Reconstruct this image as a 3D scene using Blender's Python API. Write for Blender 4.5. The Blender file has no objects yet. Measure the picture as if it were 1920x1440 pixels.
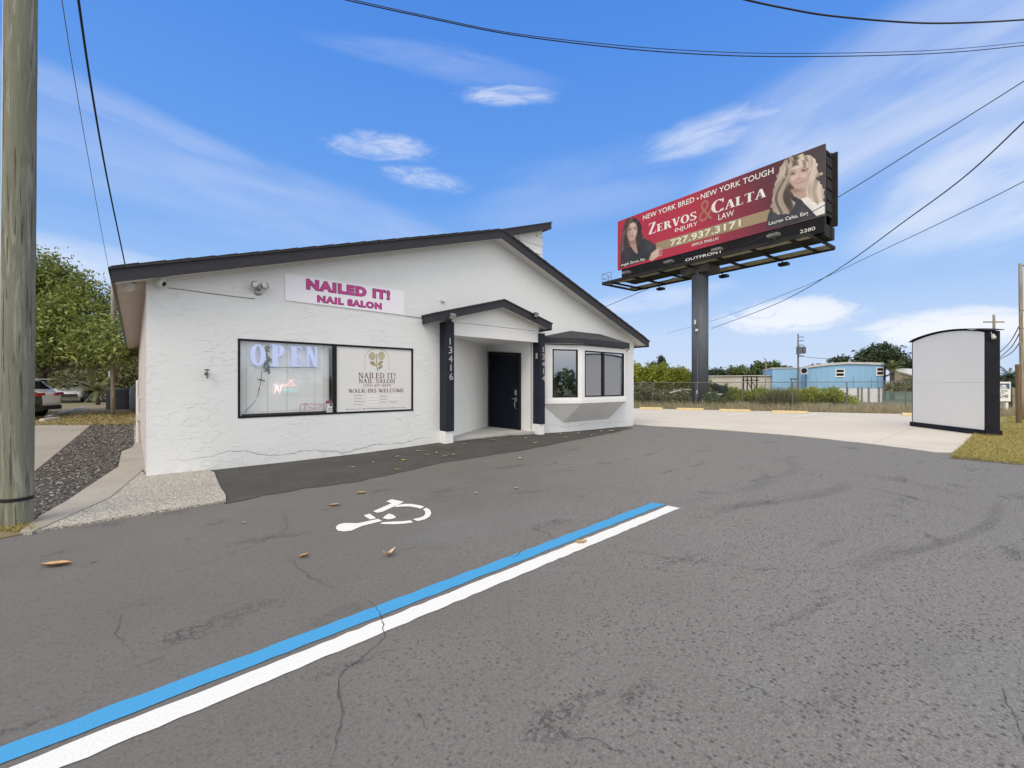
import bpy, math, random
import numpy as np
from mathutils import Vector, Matrix
random.seed(7); RNG = np.random.default_rng(11)
SC = bpy.context.scene
COL = SC.collection
rad = math.radians

# ------------------------------------------------------------------ camera
H = 1.40                      # eye height
FPX = 824.0                   # focal length in photo pixels (1920 wide)
TH = rad(49.36)               # heading: facade runs along +X, building goes back along +Y
FW = Vector((math.cos(TH), math.sin(TH), 0)); RT = Vector((math.sin(TH), -math.cos(TH), 0)); UP = Vector((0, 0, 1))
CAM = Vector((0, 0, H))
cd = bpy.data.cameras.new('camera'); cam = bpy.data.objects.new('camera', cd); COL.objects.link(cam)
cam.location = CAM; cam.rotation_euler = (rad(90), 0, TH - rad(90))
cd.sensor_width = 36; cd.lens = FPX / 1920 * 36; cd.clip_start = 0.05; cd.clip_end = 4000
SC.camera = cam

# ------------------------------------------------------------------ light
SUN_AZ, SUN_EL = rad(-152), rad(50)     # direction TO the sun in the XY plane
sl = bpy.data.lights.new('sun', 'SUN'); sl.energy = 1.7; sl.angle = rad(35); sl.color = (1, .90, .76)
so = bpy.data.objects.new('sun', sl); COL.objects.link(so)
sd = Vector((math.cos(SUN_AZ) * math.cos(SUN_EL), math.sin(SUN_AZ) * math.cos(SUN_EL), math.sin(SUN_EL)))
so.rotation_euler = (-sd).to_track_quat('-Z', 'Y').to_euler(); so.location = sd * 200
SC.view_settings.view_transform = 'Standard'; SC.view_settings.look = 'None'
SC.view_settings.exposure = 0.16; SC.view_settings.gamma = 1.0; SC.view_settings.use_curve_mapping = False
SC.cycles.max_bounces = 8; SC.cycles.transparent_max_bounces = 16
SC.cycles.use_denoising = True

def pray(px, py):
    return FW + RT * ((px - 960) / FPX) + UP * ((720 - py) / FPX)

class NT:
    """tiny node helper"""
    def __init__(s, nt): s.nt = nt; s.n = nt.nodes; s.l = nt.links
    def new(s, t, **k):
        nd = s.n.new(t)
        for a, b in k.items(): setattr(nd, a, b)
        return nd
    def set(s, sock, v):
        if isinstance(v, bpy.types.NodeSocket): s.l.new(v, sock)
        elif v is not None: sock.default_value = v
    def math(s, op, a, b=None, c=None, clamp=False):
        nd = s.new('ShaderNodeMath', operation=op, use_clamp=clamp)
        for i, v in enumerate((a, b, c)): s.set(nd.inputs[i], v)
        return nd.outputs[0]
    def vmath(s, op, a, b=None):
        nd = s.new('ShaderNodeVectorMath', operation=op)
        s.set(nd.inputs[0], a)
        if b is not None: s.set(nd.inputs[1], b)
        return nd.outputs[1] if op in ('DOT_PRODUCT', 'LENGTH', 'DISTANCE') else nd.outputs[0]
    def noise(s, vec, scale, detail=4, rough=.5, dist=0.0):
        nd = s.new('ShaderNodeTexNoise'); s.set(nd.inputs['Vector'], vec)
        nd.inputs['Scale'].default_value = scale; nd.inputs['Detail'].default_value = detail
        nd.inputs['Roughness'].default_value = rough; nd.inputs['Distortion'].default_value = dist
        return nd.outputs[0]
    def voro(s, vec, scale, feature='F1', out=0):
        nd = s.new('ShaderNodeTexVoronoi', feature=feature); s.set(nd.inputs['Vector'], vec); nd.inputs['Scale'].default_value = scale
        return nd.outputs[out]
    def rng(s, v, a, b, c=0.0, d=1.0, smooth=False):
        nd = s.new('ShaderNodeMapRange'); nd.clamp = True
        if smooth: nd.interpolation_type = 'SMOOTHSTEP'
        s.set(nd.inputs[0], v)
        for i, q in enumerate((a, b, c, d)): s.set(nd.inputs[i + 1], q)
        return nd.outputs[0]
    def mix(s, f, a, b, mode='MIX'):
        nd = s.new('ShaderNodeMix', data_type='RGBA', blend_type=mode)
        s.set(nd.inputs[0], f)
        for i, v in ((6, a), (7, b)):
            if isinstance(v, tuple) and len(v) == 3: v = (*v, 1)
            s.set(nd.inputs[i], v)
        return nd.outputs[2]
    def ramp(s, f, stops):
        nd = s.new('ShaderNodeValToRGB'); s.set(nd.inputs[0], f); e = nd.color_ramp.elements
        while len(e) < len(stops): e.new(.5)
        for q, (p, c) in zip(e, stops): q.position = p; q.color = (*c, 1)
        return nd.outputs[0]

# ------------------------------------------------------------------ world: sky with thin clouds
W = bpy.data.worlds.new('World'); SC.world = W; W.use_nodes = True
nt = NT(W.node_tree); nt.n.clear()
sky = nt.new('ShaderNodeTexSky', sky_type='NISHITA', sun_disc=False, sun_elevation=SUN_EL, sun_rotation=rad(90) - SUN_AZ)
sky.air_density = 1.0; sky.dust_density = .6; sky.ozone_density = 2.0
dirv = nt.new('ShaderNodeTexCoord').outputs['Generated']
dirn = nt.vmath('NORMALIZE', dirv)
sep = nt.new('ShaderNodeSeparateXYZ'); nt.set(sep.inputs[0], dirn); ez = sep.outputs[2]
grad = nt.ramp(nt.rng(ez, 0, .75), [(0, (5.4, 6.5, 8.7)), (.13, (5.0, 6.3, 8.8)), (.30, (2.9, 5.0, 8.8)), (.50, (1.35, 3.5, 8.4)), (.8, (.78, 2.7, 8.0)), (1, (.6, 2.2, 7.2))])
base = nt.mix(.85, sky.outputs[0], grad)
SKY = {}
def cloud(px, py, w, h, tilt, amp, sx, sy, lo=.42, hi=.75, seed=0.0, det=5):
    """soft cloud bank round one direction of the sky; w, h are half sizes (tangent units)"""
    d = pray(px, py).normalized(); r = d.cross(UP).normalized(); u = r.cross(d).normalized()
    ca, sa = math.cos(tilt), math.sin(tilt)
    e1 = r * ca + u * sa; e2 = u * ca - r * sa
    a = nt.vmath('DOT_PRODUCT', dirn, tuple(e1)); b = nt.vmath('DOT_PRODUCT', dirn, tuple(e2)); c = nt.vmath('DOT_PRODUCT', dirn, tuple(d))
    front = nt.rng(c, .2, .4)
    q = nt.math('ADD', nt.math('POWER', nt.math('DIVIDE', a, w), 2.0), nt.math('POWER', nt.math('DIVIDE', b, h), 2.0))
    fall = nt.rng(q, 0, 1.0, 1, 0, True)
    cmb = nt.new('ShaderNodeCombineXYZ'); nt.set(cmb.inputs[0], nt.math('MULTIPLY', a, sx)); nt.set(cmb.inputs[1], nt.math('MULTIPLY', b, sy)); cmb.inputs[2].default_value = seed
    n = nt.noise(cmb.outputs[0], 1.0, det, .55 if det < 8 else .66, .35 if det < 8 else .8)
    n = nt.rng(nt.math('ADD', n, nt.math('MULTIPLY', nt.math('SUBTRACT', fall, .5), .5)), lo, hi, 0, 1, True)
    return nt.math('MULTIPLY', nt.math('MULTIPLY', n, nt.math('MULTIPLY', fall, front)), amp)
banks = [cloud(715, 275, .15, .038, .05, .66, 16, 50, .42, 1.05, 21, 8), cloud(955, 178, .14, .028, 0, .68, 14, 56, .42, 1.05, 22, 8),
         cloud(800, 335, .14, .034, -.10, .55, 17, 56, .44, 1.05, 23.3, 8), cloud(250, 300, .50, .05, -.26, .24, 5, 30, .34, 1.05, 4.1, 7),
         cloud(1700, 190, .52, .17, .20, .52, 3.2, 13, .26, 1.0, 5.2, 7), cloud(1340, 245, .20, .05, .12, .60, 8, 30, .34, 1.0, 6.7, 7),
         cloud(1870, 330, .26, .14, .25, .62, 5, 18, .26, .95, 7.7, 7), cloud(1480, 592, .17, .050, .02, .85, 15, 34, .40, .72, 8.8, 9),
         cloud(1790, 617, .17, .048, 0, .9, 16, 36, .38, .70, 9.9, 9), cloud(1230, 560, .22, .04, .1, .45, 8, 24, .36, 1.0, 10.4),
         cloud(200, 210, .4, .05, -.12, .24, 5, 30, .32, 1.0, 11.2, 7), cloud(820, 115, .3, .04, -.06, .16, 6, 34, .36, 1.0, 12.6, 7),
         cloud(470, 370, .6, .10, -.10, .26, 3, 16, .26, 1.0, 13.1), cloud(130, 485, .26, .05, -.1, .50, 5, 20, .26, 1.0, 14.9), cloud(1120, 350, .4, .1, .1, .16, 3, 14, .3, .95, 15.9)]
f = banks[0]
for b in banks[1:]: f = nt.math('MAXIMUM', f, b)
# the rest of the sky (behind and beside the camera): broken overcast, unseen, brightened to add neutral fill light
fb = nt.vmath('DOT_PRODUCT', dirn, tuple(FW))
nb = nt.rng(nt.noise(nt.vmath('MULTIPLY', dirn, (1, 1, 2.2)), 2.6, 7, .6, .6), .30, .5, 0, 1, True)
behind = nt.math('MULTIPLY', nt.math('MULTIPLY', nb, nt.rng(fb, .45, -.25, 0, 1.0)), nt.rng(ez, -.02, .10))
over = nt.math('MULTIPLY', nt.rng(ez, .72, .9, 0, .85), nb)
f = nt.math('MAXIMUM', nt.math('MAXIMUM', f, behind), over)
white = nt.mix(nt.math('MAXIMUM', behind, over), (8.5, 8.7, 9.1), (13.2, 12.8, 12.0))
skyc = nt.mix(f, base, white)
skyc = nt.mix(nt.rng(ez, -.02, .0, 1, 0), skyc, (2.2, 2.1, 2.0))
bg = nt.new('ShaderNodeBackground'); nt.set(bg.inputs[0], skyc); bg.inputs[1].default_value = 0.10
wo = nt.new('ShaderNodeOutputWorld'); nt.l.new(bg.outputs[0], wo.inputs[0])

# ------------------------------------------------------------------ materials
MATS = {}
def mat(name, c1, c2=None, scale=6, rough=.7, bump=0.0, bscale=40, metal=0.0, spec=.4, detail=4, lo=.35, hi=.65, stretch=None, coord='Object', emit=0.0):
    if name in MATS: return MATS[name]
    m = bpy.data.materials.new(name); m.use_nodes = True; t = NT(m.node_tree)
    b = t.n['Principled BSDF']; b.inputs['Roughness'].default_value = rough; b.inputs['Metallic'].default_value = metal; b.inputs['Specular IOR Level'].default_value = spec
    v = t.new('ShaderNodeTexCoord').outputs[coord]
    if stretch: v = t.vmath('MULTIPLY', v, stretch)
    if c2 is None: c2 = tuple(x * .86 for x in c1)
    col = t.mix(t.rng(t.noise(v, scale, detail, .6), lo, hi), c1, c2)
    t.set(b.inputs['Base Color'], col)
    if emit: t.set(b.inputs['Emission Color'], col); b.inputs['Emission Strength'].default_value = emit
    if bump:
        bp = t.new('ShaderNodeBump'); bp.inputs['Strength'].default_value = bump; bp.inputs['Distance'].default_value = .01
        t.set(bp.inputs['Height'], t.noise(v, bscale, 6, .6)); t.l.new(bp.outputs[0], b.inputs['Normal'])
    MATS[name] = m; return m

def start(name):
    m = bpy.data.materials.new(name); m.use_nodes = True; t = NT(m.node_tree); MATS[name] = m
    return m, t, t.n['Principled BSDF']

def leafmat(name, cols, trans=.35, scale=1.2):
    m, t, b = start(name)
    v = t.new('ShaderNodeTexCoord').outputs['Object']
    att = t.new('ShaderNodeAttribute', attribute_name='tone').outputs['Fac']
    k = t.math('ADD', t.math('MULTIPLY', att, .65), t.math('MULTIPLY', t.noise(v, scale, 3), .35))
    c = t.ramp(k, [(i / (len(cols) - 1), q) for i, q in enumerate(cols)])
    t.set(b.inputs['Base Color'], c); b.inputs['Roughness'].default_value = .42; b.inputs['Specular IOR Level'].default_value = .5
    tr = t.new('ShaderNodeBsdfTranslucent'); t.set(tr.inputs[0], c)
    mx = t.new('ShaderNodeMixShader'); mx.inputs[0].default_value = trans
    out = t.n['Material Output']; t.l.new(b.outputs[0], mx.inputs[1]); t.l.new(tr.outputs[0], mx.inputs[2]); t.l.new(mx.outputs[0], out.inputs[0])
    return m

def glassmat(name, tint, lo, hi, rough=.02):
    m, t, b = start(name)
    gl = t.new('ShaderNodeBsdfGlossy'); gl.inputs['Roughness'].default_value = rough; gl.inputs[0].default_value = (.95, .97, 1, 1)
    tr = t.new('ShaderNodeBsdfTransparent'); tr.inputs[0].default_value = (*tint, 1)
    lw = t.new('ShaderNodeLayerWeight'); lw.inputs[0].default_value = .35
    mx = t.new('ShaderNodeMixShader'); t.set(mx.inputs[0], t.rng(lw.outputs[1], 0, 1, lo, hi))
    t.l.new(tr.outputs[0], mx.inputs[1]); t.l.new(gl.outputs[0], mx.inputs[2]); t.l.new(mx.outputs[0], t.n['Material Output'].inputs[0])
    return m

def mk_stucco():
    m, t, b = start('white_stucco')
    v = t.new('ShaderNodeTexCoord').outputs['Object']
    n1 = t.noise(t.vmath('MULTIPLY', v, (1, 1, 2.1)), 4.6, 3, .50, .5)
    ridge = t.rng(t.math('ABSOLUTE', t.math('SUBTRACT', n1, .52)), 0, .026, 1, 0, True)
    plate = t.rng(n1, .50, .56, 0, 1, True)
    sepx = t.new('ShaderNodeSeparateXYZ'); t.set(sepx.inputs[0], v)
    # trowel skips: strongest at the left end, fading to the right and up into the gable, and broken into patches
    amt = t.math('MULTIPLY', t.rng(sepx.outputs[0], -2, 5.5, 1, .28), t.rng(sepx.outputs[2], 2.6, 3.7, 1, .4))
    amt = t.math('MULTIPLY', amt, t.rng(t.noise(v, 1.3, 4, .6), .42, .60, .14, .9))
    hgt = t.math('ADD', t.math('MULTIPLY', t.math('ADD', t.math('MULTIPLY', ridge, .55), t.math('MULTIPLY', plate, .45)), amt), t.math('MULTIPLY', t.noise(v, 30, 5, .65), .30))
    bp = t.new('ShaderNodeBump'); bp.inputs['Strength'].default_value = .6; bp.inputs['Distance'].default_value = .016
    t.set(bp.inputs['Height'], hgt); t.l.new(bp.outputs[0], b.inputs['Normal'])
    c = t.mix(t.rng(t.noise(v, .7, 4, .6), .35, .7), (.80, .815, .82), (.77, .785, .79))
    low = t.math('MULTIPLY', t.rng(sepx.outputs[2], .02, .30, 1, 0), t.rng(t.noise(t.vmath('MULTIPLY', v, (2, 2, .7)), 3, 5, .7), .45, .75))
    c = t.mix(t.math('MULTIPLY', low, .35), c, (.50, .48, .45))
    t.set(b.inputs['Base Color'], c); b.inputs['Roughness'].default_value = .75; b.inputs['Specular IOR Level'].default_value = .25
    return m
M_STUCCO = mk_stucco()
M_WHITE = mat('white_paint', (.86, .86, .855), (.82, .82, .815), 2, .55, .15, 30)
M_SOFFIT = mat('soffit_paint', (.76, .75, .71), (.69, .67, .62), 3, .7, .1, 20)
M_TRIM = mat('charcoal_trim', (.034, .033, .042), (.026, .026, .034), 4, .65, .15, 25, stretch=(1, 1, 6))
M_POST = mat('navy_post', (.020, .024, .040), (.014, .017, .029), 5, .6, .12, 20, spec=.25)
M_BLACK = mat('black_frame', (.008, .008, .010), (.013, .013, .014), 8, .5, spec=.25)
M_DOOR = mat('dark_navy_door', (.005, .008, .020), (.003, .005, .013), 3, .55, .05, 15, spec=.2)
M_METAL = mat('brushed_metal', (.55, .55, .54), (.42, .42, .41), 20, .35, metal=.9)
M_GREYMETAL = mat('grey_steel', (.125, .142, .168), (.105, .120, .146), 1.5, .55, .08, 12)
M_DARKSTEEL = mat('dark_steel', (.016, .015, .016), (.028, .025, .022), 3, .7, spec=.25)
M_RUST = mat('rusted_steel', (.11, .085, .06), (.06, .05, .045), 4, .75)
M_DARKROOM = mat('dark_interior', (.10, .10, .10), (.07, .07, .07), 3, .8)
M_PLASTIC = mat('white_plastic', (.72, .72, .70), None, 6, .4)
M_CABLE = mat('black_cable', (.012, .012, .013), None, 6, .55)
M_CABLE2 = mat('weathered_cable', (.15, .155, .165), None, 6, .6)
M_GLASS_F = glassmat('clear_glass', (.985, .99, .99), .05, .34)
M_GLASS_B = glassmat('dark_glass', (.50, .53, .55), .28, .75)

def mk_shingle():
    m, t, b = start('dark_shingles'); v = t.new('ShaderNodeTexCoord').outputs['Object']
    br = t.new('ShaderNodeTexBrick'); t.set(br.inputs['Vector'], t.vmath('MULTIPLY', v, (1, 1, 1)))
    br.inputs['Scale'].default_value = 3.2; br.inputs['Color1'].default_value = (.034, .032, .035, 1); br.inputs['Color2'].default_value = (.055, .052, .054, 1); br.inputs['Mortar'].default_value = (.012, .012, .012, 1)
    c = t.mix(.35, br.outputs[0], t.ramp(t.noise(v, 90, 3), [(.3, (.02, .02, .02)), (.7, (.09, .085, .085))]))
    t.set(b.inputs['Base Color'], c); b.inputs['Roughness'].default_value = .9
    return m
M_SHINGLE = mk_shingle()

def mk_wood(name, c1, c2, c3, zs=.9):
    m, t, b = start(name); v = t.new('ShaderNodeTexCoord').outputs['Object']
    w = t.vmath('MULTIPLY', v, (1, 1, .07))
    n1 = t.noise(w, 22, 6, .65, .8); n2 = t.noise(t.vmath('MULTIPLY', v, (1, 1, .22)), 7, 6, .65, .8)
    c = t.mix(t.rng(n2, .35, .68), c1, c2); c = t.mix(t.rng(n1, .52, .72), c, c3)
    n4 = t.rng(t.noise(t.vmath('MULTIPLY', v, (1, 1, .035)), 34, 5, .6, .3), .585, .64)
    c = t.mix(t.math('MULTIPLY', n4, .75), c, tuple(x * .35 for x in c1))
    t.set(b.inputs['Base Color'], c); b.inputs['Roughness'].default_value = .85; b.inputs['Specular IOR Level'].default_value = .2
    bp = t.new('ShaderNodeBump'); bp.inputs['Strength'].default_value = .7; bp.inputs['Distance'].default_value = .012
    t.set(bp.inputs['Height'], t.math('SUBTRACT', n1, n4)); t.l.new(bp.outputs[0], b.inputs['Normal'])
    return m
M_POLE = mk_wood('treated_pole_wood', (.165, .165, .125), (.225, .225, .175), (.36, .355, .29))
M_WOOD = mk_wood('weathered_wood', (.26, .22, .165), (.33, .285, .22), (.42, .37, .30))
M_WOODBR = mk_wood('brown_wood', (.15, .10, .06), (.19, .13, .08), (.24, .18, .12))

def mk_asphalt(name='asphalt', patch=False):
    m, t, b = start(name); v = t.new('ShaderNodeTexCoord').outputs['Object']
    sx = t.new('ShaderNodeSeparateXYZ'); t.set(sx.inputs[0], v)
    big = t.noise(v, .30, 4, .55); mid = t.noise(v, 1.5, 5, .6, .4); fine = t.noise(v, 90, 3, .65); gr = t.noise(v, 42, 4, .75, .4)
    # sealed and smoother on the far side of the painted lines, open-textured in the driving lane
    lane = t.rng(t.math('ADD', t.math('SUBTRACT', sx.outputs[0], t.math('MULTIPLY', sx.outputs[1], 1.15)), t.math('MULTIPLY', mid, 2.2)), -1.2, 3.2)
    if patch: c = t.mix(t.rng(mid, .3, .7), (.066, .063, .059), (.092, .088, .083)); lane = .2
    else:
        c = t.mix(t.rng(big, .35, .65), (.142, .135, .125), (.158, .150, .139))
        c = t.mix(t.math('MULTIPLY', t.rng(mid, .42, .72), .35), c, (.175, .167, .155))
        c = t.mix(t.math('MULTIPLY', lane, .7), c, (.222, .213, .198))
        cool_grey = t.rng(t.noise(t.vmath('MULTIPLY', v, (.6, 1, 1)), .9, 3, .5, .8), .56, .72, 0, .35)  # broad random blotches of cooler grey
        c = t.mix(cool_grey, c, (.19, .193, .196))
    k1 = 1.0 if patch else t.math('ADD', t.math('MULTIPLY', lane, .55), .45) if not isinstance(lane, float) else .5
    agg = t.rng(t.math('ADD', t.math('MULTIPLY', fine, .62), t.math('MULTIPLY', gr, .38)), .36, .64, .58, 1.40)
    grey = t.new('ShaderNodeCombineXYZ')
    for i in range(3): t.set(grey.inputs[i], agg)
    c = t.mix(k1, c, t.mix(1.0, c, grey.outputs[0], 'MULTIPLY'))
    vo = t.new('ShaderNodeTexVoronoi'); t.set(vo.inputs['Vector'], t.vmath('ADD', v, t.vmath('MULTIPLY', t.vmath('SUBTRACT', t.mix(1.0, (0, 0, 0), t.noise(v, 60, 2)), (.5, .5, .5)), (.012, .012, 0)))); vo.inputs['Scale'].default_value = 36
    rnd = t.vmath('DOT_PRODUCT', vo.outputs['Color'], (1, 0, 0))
    pit = t.math('MULTIPLY', t.rng(vo.outputs['Distance'], .20, .42, 1, 0), t.rng(rnd, .15, .75))
    pit = t.math('MULTIPLY', pit, t.rng(mid, .35, .65, .55, 1))
    pit = t.math('MULTIPLY', pit, .35 if patch else t.math('ADD', t.math('MULTIPLY', lane, .55), .30))
    c = t.mix(pit, c, (.045, .042, .038))
    h = t.math('ADD', t.math('MULTIPLY', gr, .5), t.math('MULTIPLY', pit, -1.0))
    if not patch:
        # ravelled areas where the sealer has gone and the stones show
        zone = t.rng(t.noise(t.vmath('MULTIPLY', v, (1, 2.6, 1)), 1.0, 4, .62, .5), .60, .68)
        worn = t.rng(t.noise(t.vmath('MULTIPLY', v, (1, 1, 1)), 34, 5, .7, .9), .50, .57)
        c = t.mix(t.math('MULTIPLY', t.math('MULTIPLY', zone, worn), .72), c, (.062, .057, .052))
        h = t.math('ADD', h, t.math('MULTIPLY', t.math('MULTIPLY', zone, worn), -1.6))
    t.set(b.inputs['Base Color'], c)
    b.inputs['Roughness'].default_value = .88; b.inputs['Specular IOR Level'].default_value = .16
    bp = t.new('ShaderNodeBump'); bp.inputs['Strength'].default_value = .55; bp.inputs['Distance'].default_value = .006
    t.set(bp.inputs['Height'], h); t.l.new(bp.outputs[0], b.inputs['Normal'])
    return m
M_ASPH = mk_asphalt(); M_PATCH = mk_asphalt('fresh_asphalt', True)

def mk_paint(name, c):
    m, t, b = start(name); v = t.new('ShaderNodeTexCoord').outputs['Object']
    fine = t.noise(v, 95, 3, .65); worn = t.noise(v, 24, 5, .7)
    cc = t.mix(t.rng(fine, .3, .7, .0, .28), c, tuple(x * .55 for x in c))
    cc = t.mix(t.rng(worn, .66, .74, 0, .75), cc, (.11, .105, .10))
    t.set(b.inputs['Base Color'], cc); b.inputs['Roughness'].default_value = .7
    bp = t.new('ShaderNodeBump'); bp.inputs['Strength'].default_value = .45; bp.inputs['Distance'].default_value = .006
    t.set(bp.inputs['Height'], fine); t.l.new(bp.outputs[0], b.inputs['Normal'])
    return m
M_PBLUE = mk_paint('blue_road_paint', (.055, .325, .62)); M_PWHITE = mk_paint('white_road_paint', (.80, .79, .75))

def mk_concrete(name, c1, c2, c3, joints=0.0, scale=1.0):
    m, t, b = start(name); v = t.new('ShaderNodeTexCoord').outputs['Object']
    c = t.mix(t.rng(t.noise(v, .5 * scale, 5, .6), .35, .65), c1, c2)
    c = t.mix(t.math('MULTIPLY', t.rng(t.noise(t.vmath('MULTIPLY', v, (1, .25, 1)), 1.3 * scale, 6, .65, .6), .5, .72), .55), c, c3)
    fine = t.noise(v, 70, 4, .6)
    c = t.mix(t.rng(fine, .4, .7, 0, .25), c, c3)
    if joints:
        sx = t.new('ShaderNodeSeparateXYZ'); t.set(sx.inputs[0], v)
        for o in (0, 1):
            j = t.math('ABSOLUTE', t.math('SUBTRACT', t.math('FRACT', t.math('DIVIDE', t.math('ADD', sx.outputs[o], 100.3), joints)), .5))
            c = t.mix(t.rng(j, 0, .006, .5, 0), c, tuple(x * .45 for x in c1))
    t.set(b.inputs['Base Color'], c); b.inputs['Roughness'].default_value = .85; b.inputs['Specular IOR Level'].default_value = .25
    bp = t.new('ShaderNodeBump'); bp.inputs['Strength'].default_value = .25; bp.inputs['Distance'].default_value = .006
    t.set(bp.inputs['Height'], fine); t.l.new(bp.outputs[0], b.inputs['Normal'])
    return m
M_CONC = mk_concrete('pale_concrete', (.63, .575, .49), (.58, .525, .445), (.50, .45, .375), 3.6)
M_CONC2 = mk_concrete('path_concrete', (.36, .33, .285), (.31, .28, .24), (.24, .215, .18), 0)
M_KERB = mk_concrete('kerb_concrete', (.40, .37, .32), (.34, .31, .27), (.25, .23, .20), 0, 3)

def mk_aggregate():
    m, t, b = start('exposed_aggregate'); v = t.new('ShaderNodeTexCoord').outputs['Object']
    vo = t.new('ShaderNodeTexVoronoi'); t.set(vo.inputs['Vector'], v); vo.inputs['Scale'].default_value = 60
    c = t.ramp(t.vmath('DOT_PRODUCT', vo.outputs['Color'], (.5, .3, .2)), [(.15, (.27, .245, .205)), (.45, (.53, .49, .42)), (.85, (.74, .70, .63))])
    c = t.mix(t.rng(vo.outputs['Distance'], .35, .7, 0, .8), c, (.17, .155, .13))
    c = t.mix(t.rng(t.noise(v, 1.6, 5, .6), .5, .75, 0, .5), c, (.25, .23, .2))
    t.set(b.inputs['Base Color'], c); b.inputs['Roughness'].default_value = .85
    bp = t.new('ShaderNodeBump'); bp.inputs['Strength'].default_value = .8; bp.inputs['Distance'].default_value = .01
    t.set(bp.inputs['Height'], t.math('SUBTRACT', 1.0, vo.outputs['Distance'])); t.l.new(bp.outputs[0], b.inputs['Normal'])
    return m
M_AGG = mk_aggregate()
M_SOIL = mat('leafy_soil', (.15, .12, .075), (.24, .20, .10), 5, .95, .6, 25, detail=8)
M_FIELD = mat('dry_field_soil', (.20, .165, .10), (.15, .15, .075), .6, .95, .5, 12, detail=8)
M_TURF = mat('dry_turf', (.36, .29, .10), (.24, .225, .07), 2.5, .95, .6, 30, detail=8)
M_STONE = mat('dark_gravel', (.11, .097, .086), (.05, .044, .04), 9, .9, detail=2)

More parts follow.
